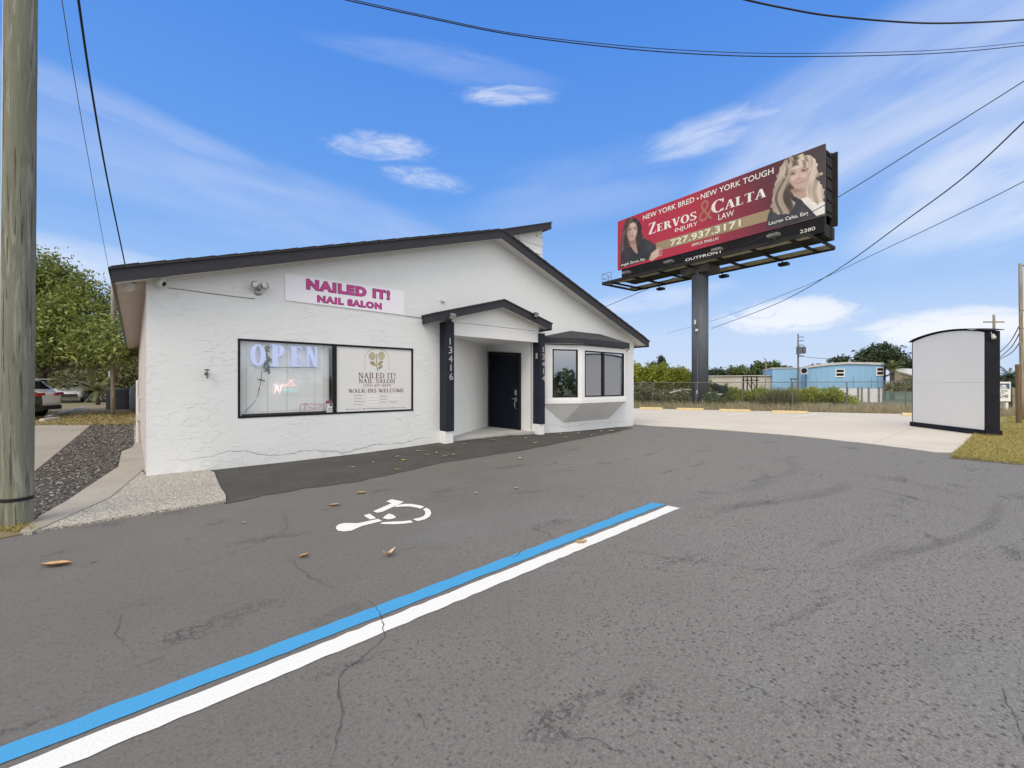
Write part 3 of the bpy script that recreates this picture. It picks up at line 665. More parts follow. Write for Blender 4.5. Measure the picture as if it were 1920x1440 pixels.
# openings
wTL, wTR, wBL, wBR = xz(444.6, 634.1), xz(774.6, 653.8), xz(446.9, 784.6), xz(774.6, 770)
WX0, WX1 = (wTL[0] + wBL[0]) / 2, (wTR[0] + wBR[0]) / 2; WZ1 = (wTL[1] + wTR[1]) / 2; WZ0 = (wBL[1] + wBR[1]) / 2
PY = D - .27                                                      # front of the porch posts
pl0, pl1 = FY(836.3, 700, PY).x, FY(851.8, 700, PY).x
pr0, pr1 = FY(1012.5, 700, PY).x, FY(1022, 700, PY).x
zpost = FY(840, 809, PY).z
FLZ = .15
RA = Vector((pl0 + .12, D + .02, 0)); RC = Vector((pr0 - .06, D + .02, 0))
RB = G(915, 799, FLZ); 
CEIL = FY(852, 627, D - .2).z
# bay
BP = .50; BY = D - BP
bx0 = FY(1091, 700, BY).x; bx1 = FY(1173.5, 700, BY).x; ba0 = pr1 + .12; ba1 = min(bx1 + .72, XR - .06)
bz0 = FY(1091, 756, BY).z; bz1 = FY(1091, 651, BY).z
def wall_with_holes(y, x0, x1, holes, top, bot=lambda x: -.12):
    cuts = sorted(set([x0, x1, eP.x] + [v for h in holes for v in h[:2]] + list(np.linspace(x0, x1, 9)))); b = MB()
    for a, c in zip(cuts[:-1], cuts[1:]):
        if c - a < 1e-6: continue
        m = (a + c) / 2; hs = sorted([h for h in holes if h[0] < m < h[1]], key=lambda h: h[2]); lo = (bot(a), bot(c))
        for h in hs: b.face([(a, y, lo[0]), (c, y, lo[1]), (c, y, h[2]), (a, y, h[2])]); lo = (h[3], h[3])
        b.face([(a, y, lo[0]), (c, y, lo[1]), (c, y, top(c)), (a, y, top(a))])
    return b
TOPZ = lambda x: roofz(x) - .10
holes = [(WX0, WX1, WZ0, WZ1), (RA.x, RC.x, FLZ - .3, CEIL), (ba0 + .05, ba1 - .05, bz0 + .1, bz1 - .1)]
b = wall_with_holes(D, XL, XR, holes, TOPZ)
for (x0, x1, z0, z1) in holes[:1]:                                 # window reveal
    y2 = D + .12
    b.face([(x0, D, z0), (x1, D, z0), (x1, y2, z0), (x0, y2, z0)]); b.face([(x0, D, z1), (x0, y2, z1), (x1, y2, z1), (x1, D, z1)])
    b.face([(x0, D, z0), (x0, y2, z0), (x0, y2, z1), (x0, D, z1)]); b.face([(x1, D, z0), (x1, D, z1), (x1, y2, z1), (x1, y2, z0)])
b.build('front_wall', M_STUCCO, bld)
sw = MB(); sw.box((XL, D, -.12), (XL + .15, YB, roofz(XL) - .1)); sw.box((XR - .15, D, -.12), (XR, YB, roofz(XR) - .1)); sw.face([(XR, YB, -.1), (XL, YB, -.1), (XL, YB, roofz(XL) - .1), (eP.x, YB, eP.z - .1), (XR, YB, roofz(XR) - .1)])
sw.v = [(x + (-.002 if x < 1 else .002), y + .003, z) for x, y, z in sw.v]
sw.build('side_wall', mat('side_wall_paint', (.66, .60, .57), (.50, .42, .40), 1.6, .8, .3, 20, stretch=(1, 1, .4)), bld)
# settlement cracks along the foot of the front wall
zt = lambda x: .15 + .05 * math.sin(x * 1.7) + .03 * math.sin(x * 5.3 + 1) + (.04 if x < 3 else 0)
def wall_crack(xa0, xa1, fz_, w):
    b = MB(); N = int((xa1 - xa0) / .035); zz_ = 0
    for k in range(N + 1):
        x = xa0 + (xa1 - xa0) * k / N; zz_ = zz_ * .8 + random.gauss(0, .007); z = fz_(x) + zz_; h_ = w * (.25 + random.random()) * min(1, 6 * k / N + .1, 6 * (N - k) / N + .1)
        b.v += [(x, D - .0025, z - h_), (x, D - .0025, z + h_)]
        if k: i = 2 * k - 2; b.f.append([i, i + 2, i + 3, i + 1]); b.mi.append(0)
    b.build('wall_crack', mat('wall_crack_dark', (.24, .235, .23), (.42, .41, .40), 9, .9), bld)
wall_crack(XL + .25, pl0 - .1, zt, .006)
wall_crack(pr1 + .1, XR - .2, lambda x: .30 - .12 * smooth(8.6, 9.6, x) - .03 * math.sin(x * 2.2), .004)

# ---- main roof
def slope_slab(b, x0, x1, z0, z1, y0, y1, th):
    b.hexa([(x0, y0, z0 - th), (x1, y0, z1 - th), (x1, y1, z1 - th), (x0, y1, z0 - th)], [(x0, y0, z0), (x1, y0, z1), (x1, y1, z1), (x0, y1, z0)])
b = MB()
slope_slab(b, eL.x - .03, eP.x, eL.z - .03 * sL + .022, eP.z + .022, YF - .025, YB, .03)
slope_slab(b, eP.x, eR.x + .03, eP.z + .022, eR.z - .03 * sR + .022, YF - .025, YB, .03)
x = eL.x                                                           # shingle courses showing along the rake
while x < eR.x - .3:
    x2 = x + .30; up = x < eP.x; lx = x if up else x2
    if not (x < eP.x < x2): slope_slab(b, x, x2, roofz(x) + (.030 if up else .040), roofz(x2) + (.040 if up else .030), YF - .03, YF + .5, .012)
    x = x2
roof = b.build('roof', M_SHINGLE, bld)
b = MB()
b.prism([(eL.x, YF, eL.z - FH), (eP.x, YF, eP.z - FH), (eP.x, YF, eP.z - .010), (eL.x, YF, eL.z - .010)], (0, .035, 0))
b.prism([(eP.x, YF, eP.z - FH), (eR.x, YF, eR.z - FH), (eR.x, YF, eR.z - .010), (eP.x, YF, eP.z - .010)], (0, .035, 0))
b.build('fascia', M_TRIM, bld)
b = MB(); b.box((eL.x + .001, YF + .036, eL.z - FH), (eL.x + .035, YB, eL.z - .012)); b.build('fascia', mat('weathered_fascia', (.16, .15, .135), (.11, .10, .09), 4, .7), bld)
b = MB(); b.box((eR.x - .035, YF + .036, eR.z - FH), (eR.x - .001, YB, eR.z - .012)); b.build('fascia', M_TRIM, bld)
def soffit(b, x0, x1, y0, y1, off): slope_slab(b, x0, x1, roofz(x0) - off, roofz(x1) - off, y0, y1, .012)
b = MB(); soffit(b, eL.x + .036, eP.x, YF + .036, D + .02, FH - .045); soffit(b, eP.x, eR.x - .036, YF + .036, D + .02, FH - .045); b.build('soffit', M_SOFFIT, bld)
M_TANS = mat('tan_soffit', (.62, .56, .48), (.54, .48, .41), 2, .8)
b = MB(); soffit(b, eL.x + .036, XL + .05, D + .022, YB - .1, FH - .045); b.build('soffit', M_TANS, bld)
b = MB(); soffit(b, XR - .05, eR.x - .036, D + .022, YB - .1, FH - .045); b.build('soffit', M_TANS, bld)
b = MB()                                                           # frieze board under the left rake
for a, c in ((XL + .01, eP.x - .7),): b.prism([(a, D - .018, roofz(a) - FH - .03), (c, D - .018, roofz(c) - FH - .03), (c, D - .018, roofz(c) - FH + .06), (a, D - .018, roofz(a) - FH + .06)], (0, .016, 0))
b.build('frieze_board', M_SOFFIT, bld)

# ---- raised clerestory behind the ridge
YC = 10.2
c0, c1 = FY(945, 430, YC), FY(1034, 417, YC); sc = (c1.z - c0.z) / (c1.x - c0.x)
cz = lambda x: c0.z + (x - c0.x) * sc
xa = eP.x - .2; 
b = MB(); slope_slab(b, xa, c1.x + .03, cz(xa) + .02, cz(c1.x + .03) + .02, YC - .02, YB, .03); b.build('roof', M_SHINGLE, bld)
b = MB(); b.prism([(xa, YC, cz(xa) - .22), (c1.x, YC, cz(c1.x) - .22), (c1.x, YC, cz(c1.x) - .012), (xa, YC, cz(xa) - .012)], (0, .035, 0)); b.box((c1.x - .035, YC + .036, c1.z - .22), (c1.x, YB, c1.z - .012)); b.build('fascia', M_TRIM, bld)
cw = FY(1015.5, 450, YC + .3).x
b = MB(); y = YC + .3
b.face([(xa, y, 4.2), (cw, y, 4.2), (cw, y, cz(cw) - .1), (xa, y, cz(xa) - .1)]); b.face([(cw, y, 4.0), (cw, YB, 4.0), (cw, YB, cz(cw) - .1), (cw, y, cz(cw) - .1)])
z = 4.35
while z < cz(cw) - .3:                                             # lap boards
    xl = max(xa, c0.x + (z + .35 - c0.z) / sc) if z + .3 > cz(xa) else xa
    b.hexa([(xl, y - .028, z), (cw + .02, y - .028, z), (cw + .02, y - .002, z), (xl, y - .002, z)], [(xl, y - .006, z + .27), (cw + .02, y - .006, z + .27), (cw + .02, y - .002, z + .27), (xl, y - .002, z + .27)]); z += .275
b.build('clerestory_wall', M_WHITE, bld)
b = MB(); slope_slab(b, xa, c1.x - .036, cz(xa) - .17, cz(c1.x - .036) - .17, YC + .036, YC + .32, .012); b.box((cw, YC + .33, c1.z - .25), (c1.x - .036, YB, c1.z - .24)); b.build('soffit', M_SOFFIT, bld)

# ---- front window
b = MB(); fw = .036; y0, y1 = D - .008, D + .05
mx = FY(628, 700, D).x
b.box((WX0, y0, WZ1 - fw), (WX1, y1, WZ1)); b.box((WX0, y0, WZ0), (WX1, y1, WZ0 + fw)); b.box((WX0, y0 + .001, WZ0 + fw), (WX0 + fw, y1, WZ1 - fw)); b.box((WX1 - fw, y0 + .001, WZ0 + fw), (WX1, y1, WZ1 - fw)); b.box((mx - .032, y0 + .001, WZ0 + fw), (mx + .032, y1, WZ1 - fw))
win = b.build('front_window', M_BLACK, bld)
b = MB(); b.box((WX0 + fw, D + .024, WZ0 + fw), (mx - .032, D + .030, WZ1 - fw)); b.build('window_pane', M_GLASS_F, win)
b = MB(); b.box((mx + .032, D + .024, WZ0 + fw), (WX1 - fw, D + .030, WZ1 - fw)); b.build('window_pane', M_GLASS_F, win)
b = MB(); b.box((WX0 + .06, D + .036, WZ0 + fw), (mx - .09, D + .05, WZ0 + fw + .03)); b.box((mx - .09, D + .036, WZ0 + fw), (mx - .045, D + .06, WZ1 - fw - .05)); b.build('sash_rail', M_BLACK, win)
# pale partition standing behind the glass, with panel joints
b = MB(); py = D + .115; b.box((WX0 - .3, py, WZ0 - .3), (WX1 + .2, py + .03, WZ1 + .3))
part_ = b.build('display_partition', mat('pale_partition', (.92, .935, .93), (.90, .915, .91), 2, .6), bld)
b = MB()
for px in (462, 502, 538, 590, 607, 618): xq = FY(px, 700, py).x; b.box((xq - .004, py - .004, WZ0 - .2), (xq + .004, py - .0005, WZ1 + .2))
for py_ in (643, 770): zq = FY(540, py_, py).z; b.box((WX0, py - .005, zq - .004), (mx, py - .0008, zq + .004))
b.build('panel_joint', mat('joint_grey', (.66, .69, .68), None, 5, .7), bld)
b = MB(); b.box((WX0 + .01, D + .051, WZ0 - .04), (WX1 - .01, py - .004, WZ0 + .012)); b.build('bounce_shelf', M_WHITE, bld)  # white shelf added to bounce light up behind the glass
# ---- recess, door
b = MB()
b.face([RA, RB, RB + Vector((0, 0, CEIL + .1)), RA + Vector((0, 0, CEIL + .1))])
b.face([RB, RC, RC + Vector((0, 0, CEIL + .1)), RB + Vector((0, 0, CEIL + .1))])
b.build('recess_wall', M_WHITE, bld)
b = MB(); b.face([(RA.x - .2, D - .06, CEIL), (RC.x + .2, D - .06, CEIL), (RC.x + .2, RB.y + .2, CEIL), (RA.x - .2, RB.y + .2, CEIL)][::-1]); b.build('recess_ceiling', M_WHITE, bld)
b = MB(); b.hexa([(pl0 + .02, D - .12, -.1), (pr0 - .02, D - .07, -.1), (RC.x + .3, RB.y + .3, -.1), (RA.x - .2, RB.y + .3, -.1)], [(pl0 + .02, D - .12, FLZ), (pr0 - .02, D - .07, FLZ - .012), (RC.x + .3, RB.y + .3, FLZ), (RA.x - .2, RB.y + .3, FLZ)]); b.build('entry_step', mk_concrete('painted_concrete', (.52, .52, .50), (.42, .41, .39), (.30, .29, .27), 0, 4), bld)
DW = Plane(RB, RC - RB)                                            # the wall with the door, facing the lot's left
def du(px): return DW.uv(px, 720)[0]
u0, u1 = du(922.5), du(983); zt_ = DW.uv(983, 654)[1]; zt_ = (zt_ + DW.uv(923, 657.5)[1]) / 2; zb = FLZ + .01
def dbox(b, a, c, z0, z1, n0, n1): b.hexa([DW.P(a, z0 - RB.z, n0), DW.P(c, z0 - RB.z, n0), DW.P(c, z0 - RB.z, n1), DW.P(a, z0 - RB.z, n1)][::-1], [DW.P(a, z1 - RB.z, n0), DW.P(c, z1 - RB.z, n0), DW.P(c, z1 - RB.z, n1), DW.P(a, z1 - RB.z, n1)][::-1])
zt_ = zt_ + RB.z
b = MB(); dbox(b, u0, u0 + .09, zb, zt_, .002, .06); dbox(b, u1 - .05, u1, zb, zt_, .002, .06); dbox(b, u0 + .09, u1 - .05, zt_ - .07, zt_, .002, .06); fr = b.build('door_frame', M_BLACK, bld, bevel=.004)
b = MB(); dbox(b, u0 + .092, u1 - .052, zb + .01, zt_ - .072, .002, .035); door = b.build('door', M_DOOR, bld, bevel=.003)
for q_ in ((u0 + .10, u0 + .115, zb + .25, zb + .4, .035, .042), (u0 + .10, u0 + .115, zb + 1.7, zb + 1.85, .035, .042)): b = MB(); dbox(b, *q_); b.build('hinge', M_DARKSTEEL, door)
b = MB(); dbox(b, u0 + .16, u1 - .3, zt_ - .10, zt_ - .08, .035, .05); dbox(b, u1 - .30, u1 - .08, zt_ - .13, zt_ - .079, .035, .06); b.build('door_closer', M_DARKSTEEL, door)
hu, hz = DW.uv(974.5, 729); hz += RB.z
b = MB(); dbox(b, hu - .04, hu + .04, hz - .075, hz + .075, .035, .062); b.build('deadbolt', M_METAL, door, bevel=.008)
hz2 = DW.uv(974, 742)[1] + RB.z
b = MB(); dbox(b, hu - .035, hu + .035, hz2 - .05, hz2 + .05, .035, .05)
b.tube([DW.P(hu, hz2 - RB.z + .01, .05), DW.P(hu - .02, hz2 - RB.z + .02, .10), DW.P(hu - .09, hz2 - RB.z + .01, .105)], .013)
b.tube([DW.P(hu, hz2 - RB.z - .02, .05), DW.P(hu, hz2 - RB.z - .05, .09), DW.P(hu, hz2 - RB.z - .20, .09), DW.P(hu, hz2 - RB.z - .26, .04)], .012); b.build('handle', M_METAL, door)
# ---- porch
b = MB(); b.box((pl0, PY, zpost), (pl1, D - .001, CEIL + .26)); postL = b.build('porch_post', M_POST, bld, bevel=.006)
b = MB(); b.box((pr0, PY, zpost - .01), (pr1, D - .001, CEIL + .22)); postR = b.build('porch_post', M_POST, bld, bevel=.006)
b = MB(); b.box((pl0 - .015, PY + .03, -.05), (pl1 + .0, D - .0006, zpost - .002)); b.build('post_plinth', M_WHITE, bld, bevel=.01); b = MB(); b.box((pr0 - .0, PY + .03, -.05), (pr1 + .01, D - .0006, zpost - .012)); b.build('post_plinth', M_WHITE, bld, bevel=.01)
POSTF = Plane((0, PY, 0), (1, 0, 0))
M_NUM = mat('silver_numeral', (.50, .50, .49), (.40, .40, .40), 30, .4, metal=.3)
for post, digs, xc0, xc1, yt, yb_, hgt in ((postL, '13416', 843.4, 845.6, 633.5, 712.5, 12.5), (postR, '13414', 1018, 1019, 650.5, 714.5, 10)):
    for i, ch in enumerate(digs):
        yy = yt + (yb_ - yt - hgt) * i / 4; xx = xc0 + (xc1 - xc0) * i / 4; w = (.8 if ch == '1' else 3.3) if post is postL else (.65 if ch == '1' else 2.4)
        letter(POSTF, [[(0, 0), (1, 0), (1, 6), (0, 6)]] if ch == '1' else sans_polys(ch, .0), (xx - w, yy + hgt), (xx + w, yy), M_NUM, 'house_number', post, .002, .014, False)
YPF = D - .47
p0, p1, p2 = FY(812, 588, YPF), FY(945.5, 562, YPF), FY(1035, 607, YPF)
def prf(x): return p1.z + (x - p1.x) * ((p1.z - p0.z) / (p1.x - p0.x)) if x < p1.x else p1.z - (x - p1.x) * ((p1.z - p2.z) / (p2.x - p1.x))
b = MB(); slope_slab(b, p0.x - .02, p1.x, prf(p0.x - .02) + .02, p1.z + .02, YPF - .02, D - .004, .028); slope_slab(b, p1.x, p2.x + .02, p1.z + .02, prf(p2.x + .02) + .02, YPF - .02, D - .004, .028); b.build('porch_roof', M_SHINGLE, bld)
b = MB(); fh = .175
b.prism([(p0.x, YPF, p0.z - fh), (p1.x, YPF, p1.z - fh), (p1.x, YPF, p1.z - .010), (p0.x, YPF, p0.z - .010)], (0, .03, 0)); b.prism([(p1.x, YPF, p1.z - fh), (p2.x, YPF, p2.z - fh), (p2.x, YPF, p2.z - .010), (p1.x, YPF, p1.z - .010)], (0, .03, 0))
b.box((p0.x, YPF + .031, p0.z - fh), (p0.x + .03, D - .003, p0.z - .012)); b.box((p2.x - .03, YPF + .031, p2.z - fh), (p2.x, D - .003, p2.z - .012)); b.build('porch_fascia', M_TRIM, bld)
b = MB()
for a, c in ((p0.x + .031, p1.x), (p1.x, p2.x - .031)): slope_slab(b, a, c, prf(a) - .13, prf(c) - .13, YPF + .031, D - .004, .012)
b.build('porch_soffit', M_SOFFIT, bld)
b = MB(); y = D - .20; xa_, xb_ = pl1 - .02, pr0 + .02                  # boarded infill above the entrance
zl = FY(855, 604, y).z; 
b.hexa([(xa_, y, CEIL - .02), (xb_, y, CEIL - .02), (xb_, y + .05, CEIL - .02), (xa_, y + .05, CEIL - .02)], [(xa_, y, zl - .006), (xb_, y, zl - .006), (xb_, y + .05, zl - .006), (xa_, y + .05, zl - .006)])
b.prism([(xa_, y - .012, zl + .001), (xb_, y - .012, zl + .001), (xb_, y - .012, prf(xb_) - .14), (p1.x, y - .012, p1.z - .14), (xa_, y - .012, prf(xa_) - .14)], (0, .05, 0))
b.build('porch_infill', M_WHITE, bld)
b = MB(); b.face([(xa_, D - .16, CEIL - .012), (xa_, D + .0, CEIL - .012), (xb_, D + .0, CEIL - .012), (xb_, D - .16, CEIL - .012)]); b.build('porch_ceiling', M_WHITE, bld)

# ---- bay window
EB = [Vector((ba0, D, 0)), Vector((bx0, BY, 0)), Vector((bx1, BY, 0)), Vector((ba1, D, 0))]
bay = None
for k in range(3):
    a, c = EB[k], EB[k + 1]; pl = Plane(a, c - a); L = (c - a).length
    b = MB()
    if k == 0: q0, q1 = pl.uv(1036, 700)[0], pl.uv(1083.5, 700)[0]; wz0, wz1 = pl.uv(1083, 745)[1], pl.uv(1083, 655.5)[1]
    elif k == 1: q0, q1 = pl.uv(1096.5, 700)[0], pl.uv(1170, 700)[0]; wz0, wz1 = pl.uv(1097, 744.5)[1], pl.uv(1097, 657)[1]
    else: q0, q1 = .12, L - .12
    q0 = max(.05, q0); th = .09
    def bxx(u0, u1, z0, z1, n0, n1, b): b.hexa([pl.P(u0, z0, n0), pl.P(u1, z0, n0), pl.P(u1, z0, n1), pl.P(u0, z0, n1)][::-1], [pl.P(u0, z1, n0), pl.P(u1, z1, n0), pl.P(u1, z1, n1), pl.P(u0, z1, n1)][::-1])
    bxx(0, L, bz0, wz0, -th, 0, b); bxx(0, L, wz1, bz1 + .05, -th, 0, b); bxx(0, q0, wz0, wz1, -th, -.0005, b); bxx(q1, L, wz0, wz1, -th, -.0005, b)
    bxx(0, L, bz0 - .004, bz0 + .10, .001, .014, b)                       # sill board
    wall = b.build('bay_wall', M_WHITE, bld)
    b = MB(); f = .035
    bxx(q0, q1, wz1 - f, wz1, -.05, .004, b); bxx(q0, q1, wz0, wz0 + f, -.05, .004, b); bxx(q0, q0 + f, wz0 + f, wz1 - f, -.05, .0035, b); bxx(q1 - f, q1, wz0 + f, wz1 - f, -.05, .0035, b)
    if k == 1: um = pl.uv(1131.5, 700)[0]; bxx(um - .05, um + .05, wz0 + f, wz1 - f, -.05, .0035, b)
    bw = b.build('bay_window', M_BLACK, bld)
    b = MB(); bxx(q0 + f, q1 - f, wz0 + f, wz1 - f, -.03, -.024, b); b.build('window_pane', M_GLASS_B, bw)
    if k == 0: BAYL = pl; 
    if k == 1: BAYF = pl; FWZ = (q0, q1, wz0, wz1, um)
b = MB()                                                               # tapered underside
tgt = [Vector((FY(1040, 780, D).x, D - .004, FY(1055, 793, D).z)), Vector((FY(1056, 793, D).x, D - .004, FY(1055, 793, D).z)), Vector((FY(1140, 785, D).x, D - .004, FY(1140, 785, D).z)), Vector((FY(1150, 780, D).x, D - .004, FY(1140, 785, D).z))]
tz = (tgt[1].z + tgt[2].z) / 2
tgt[1].z = tgt[2].z = tgt[0].z = tgt[3].z = tz
top = [EB[0] + Vector((0, -.004, bz0)), EB[1] + Vector((0, 0, bz0)), EB[2] + Vector((0, 0, bz0)), EB[3] + Vector((0, -.004, bz0))]
b.face([top[0], tgt[1], top[1]]); b.face([top[1], tgt[1], tgt[2], top[2]]); b.face([top[2], tgt[2], top[3]])
b.build('bay_underside', mat('bay_underside_paint', (.80, .80, .79), (.75, .75, .74), 2, .65), bld)
# bay roof
RO = .10; bfh = FY(1093, 634.6, BY - RO).z; bfl = FY(1093, 646, BY - RO).z
R0 = [Vector((ba0 - .14, D - .004, 0)), Vector((bx0 - .06, BY - RO, 0)), Vector((bx1 + .06, BY - RO, 0)), Vector((min(ba1 + .10, XR - .02), D - .004, 0))]
r1, r2 = FY(1070, 620, D), FY(1126, 627, D); rz = (r1.z + r2.z) / 2
r1.z = r2.z = rz; r1.y = r2.y = D - .006
b = MB(); up = Vector((0, 0, bfh))
b.face([R0[0] + up, R0[1] + up, r1]); b.face([R0[1] + up, R0[2] + up, r2, r1]); b.face([R0[2] + up, R0[3] + up, r2]); b.build('bay_roof', M_SHINGLE, bld)
b = MB()
for k in range(3):
    a, c = R0[k], R0[k + 1]; n = (c - a).normalized().cross(UP); 
    b.prism([a + Vector((0, 0, bfl)), c + Vector((0, 0, bfl)), c + Vector((0, 0, bfh - .004)), a + Vector((0, 0, bfh - .004))], -n * .02)
b.build('bay_fascia', M_TRIM, bld)
b = MB(); b.hexa([p + Vector((0, 0.0, bfl + .01)) for p in R0], [p + Vector((0, 0, bfl + .02)) for p in R0]); b.build('bay_soffit', M_WHITE, bld)
# dim room behind the bay with a pale curtain
b = MB(); x0, x1 = ba0 - .3, XR - .2; y0, y1 = D + .004, D + 2.2
for q in ([(x0, y1, 0), (x1, y1, 0), (x1, y1, 2.9), (x0, y1, 2.9)], [(x0, y0, 0), (x0, y1, 0), (x0, y1, 2.9), (x0, y0, 2.9)], [(x1, y1, 0), (x1, y0, 0), (x1, y0, 2.9), (x1, y1, 2.9)], [(x0, y0, .3), (x1, y0, .3), (x1, y1, .3), (x0, y1, .3)], [(x0, y1, 2.6), (x1, y1, 2.6), (x1, y0, 2.6), (x0, y0, 2.6)]): b.face(q)
b.build('interior_room', M_DARKROOM, bld)
b = MB(); q0, q1, wz0, wz1, um = FWZ; n = 26
pts = [BAYF.P(um + .12 + (q1 - um - .12) * k / n, 0, -.16 + .018 * math.sin(k * 1.9)) for k in range(n + 1)]
for k in range(n): b.face([pts[k] + UP * (wz0 - .05), pts[k + 1] + UP * (wz0 - .05), pts[k + 1] + UP * (wz1 + .03), pts[k] + UP * (wz1 + .03)])
b.build('curtain', mat('grey_curtain', (.42, .43, .44), (.36, .37, .38), 3, .8), bld)

# ================================================================== THINGS FIXED TO THE BUILDING
sg = Plane((0, D - .02, 0), (1, 0, 0)); ZZ = lambda x, y: (420 + x / 3.4275, 480 + y / 3.4275)
su0, sz1 = sg.uv(*ZZ(393, 110)); su1, sz1b = sg.uv(*ZZ(1160, 231)); sz0 = sg.uv(*ZZ(395, 284))[1]; sz0b = sg.uv(*ZZ(1160, 380))[1]
sign = thing('shop_sign', ((su0 + su1) / 2, D - .02, (sz0 + sz0b) / 2), 'white rectangular sign with bold magenta lettering high on the stucco wall', 'sign')
b = MB(); b.hexa([(su0, D - .02, sz0), (su1, D - .02, sz0b), (su1, D - .002, sz0b), (su0, D - .002, sz0)], [(su0, D - .02, sz1), (su1, D - .02, sz1b), (su1, D - .002, sz1b), (su0, D - .002, sz1)]); b.build('panel', mat('white_sign_panel', (.90, .89, .95), (.88, .87, .93), 2, .35), sign)
M_PINK = mat('magenta_print', (.60, .05, .30), (.54, .045, .27), 5, .4); M_PURP = mat('purple_outline', (.16, .012, .13), None, 5, .4)
def sub(polys, dx, dy): return [[(x + dx, y + dy) for x, y in p] for p in polys]
for txt, bl, tr in (('NAILED IT!', ZZ(527, 216), ZZ(1068, 222)), ('NAIL SALON', ZZ(598, 298), ZZ(1014, 302))):
    letter(sg, sans_polys(txt, .085), bl, tr, M_PURP, 'lettering', sign, .003, stagger=False)
    w = abs(tr[0] - bl[0]) * .006
    letter(sg, sans_polys(txt, .085 - .001, 0, .046), (bl[0] + w + .3, bl[1] - .5), (tr[0] - w - .3, tr[1] + .6), M_PINK, 'lettering', sign, .006, stagger=False)

# ---- decal on the right pane
Z5 = lambda x, y: (430 + x / 5.3333, 620 + y / 5.3333)
dp = Plane((0, D + .014, 0), (1, 0, 0))
decal = thing('window_decal', ((mx + WX1) / 2, D + .014, WZ0 + .06), 'cream vinyl decal with opening hours and plant emblem filling the right window pane', 'decal')
b = MB(); b.box((mx + .033, D + .014, WZ0 + fw + .001), (WX1 - fw - .001, D + .020, WZ1 - fw - .001)); b.build('sheet', mat('cream_vinyl', (.78, .775, .765), (.76, .755, .745), 1.5, .35), decal)
M_MAR = mat('maroon_print', (.13, .028, .045), None, 5, .5); M_GOLD = mat('olive_gold_print', (.30, .265, .125), (.38, .35, .21), 9, .5); M_ROSE = mat('rose_print', (.36, .09, .13), None, 5, .5); M_PALEGOLD = mat('pale_gold_print', (.55, .50, .36), (.46, .41, .27), 7, .5)
letter(dp, serif_polys('NAILED IT!', .15, .085), Z5(1290, 473), Z5(1660, 425), M_MAR, 'lettering', decal, .001)
letter(dp, serif_polys('NAIL SALON', .15, .085), Z5(1292, 525), Z5(1657, 482), M_MAR, 'lettering', decal, .001)
letter(dp, sans_polys('(352) 691-6670', .0), Z5(1340, 568), Z5(1615, 533), M_ROSE, 'lettering', decal, .001, stagger=False)
letter(dp, serif_polys('WALK-INS WELCOME', .16, .09), Z5(1190, 622), Z5(1745, 578), M_MAR, 'lettering', decal, .001)
for i, s in enumerate(('Monday', 'Tuesday', 'Wednesday', 'Thursday')): letter(dp, sans_polys(s), Z5(1245, 656 + i * 30.5), Z5(1330 + (25 if i == 2 else 0), 640 + i * 30.5), M_ROSE, 'lettering', decal, .001, stagger=False)
for i, s in enumerate(('Friday', 'Saturday', 'Sunday')): letter(dp, sans_polys(s), Z5(1505, 664 + i * 29), Z5(1572, 648 + i * 29), M_ROSE, 'lettering', decal, .001, stagger=False)
letter(dp, sans_polys('Closed'), Z5(1606, 720), Z5(1668, 704), M_ROSE, 'lettering', decal, .001, stagger=False)
letter(dp, sans_polys('Book now @ Naileditsalon.glossgenius.com', .01), Z5(1172, 795), Z5(1765, 760), M_MAR, 'lettering', decal, .001, stagger=False)
b = MB(); pxpoly(dp, [Z5(1378, 640), Z5(1492, 640), Z5(1492, 752), Z5(1378, 752)], .002, b); pxpoly(dp, [Z5(1604, 646), Z5(1700, 646), Z5(1700, 696), Z5(1604, 696)], .002, b); b.build('white_patch', M_WHITE, decal)
b = MB()
for x0, x1, ys in ((1384, 1486, (666, 696, 726)), (1608, 1696, (670,))):
    for yy in ys: pxpoly(dp, [Z5(x0, yy), Z5(x1, yy), Z5(x1, yy + 3), Z5(x0, yy + 3)], .003, b)
b.build('ruled_line', mat('pale_grey_print', (.5, .5, .52), None, 5, .5), decal)
b = MB(); pts = [(1352, 395), (1352, 280)] + ell(1475, 280, 123, 102, 180, 360, 18) + [(1598, 280), (1598, 395)]
for k in range(len(pts) - 1):
    (xa1, ya1), (xb1, yb1) = pts[k], pts[k + 1]; cx, cy = 1475, 300
    def inn(x, y): return (x + (4 if x < cx else -4), y + (5 if y < 278 else 0))
    pxpoly(dp, [Z5(xa1, ya1), Z5(xb1, yb1), Z5(*inn(xb1, yb1)), Z5(*inn(xa1, ya1))], .0015 + .0002 * (k % 2), b)
b.build('emblem', M_PALEGOLD, decal)
b = MB(); pxpoly(dp, [Z5(*p) for p in ell(1428, 255, 36, 40, 0, 360, 18)], .0015, b); pxpoly(dp, [Z5(*p) for p in ell(1520, 252, 36, 42, 0, 360, 18)], .0015, b); b.build('emblem', M_PALEGOLD, decal)
b = MB()
for leaf in ([(1404, 312), (1425, 305), (1452, 318), (1470, 352), (1440, 350), (1415, 335)], [(1482, 350), (1490, 320), (1515, 303), (1538, 303), (1530, 325), (1510, 345)], [(1488, 385), (1495, 358), (1520, 345), (1535, 350), (1525, 370), (1505, 383)]): pxpoly(dp, [Z5(*p) for p in leaf], .0022, b)
for (xx0, yy0, xx1, yy1) in ((1474, 230, 1472, 300), (1472, 300, 1473, 350), (1473, 350, 1486, 405), (1430, 300, 1473, 312), (1515, 300, 1473, 312)): pxpoly(dp, [Z5(xx0 - 4, yy0), Z5(xx0 + 4, yy0), Z5(xx1 + 4, yy1), Z5(xx1 - 4, yy1)], .0026 + .0003 * random.random(), b)
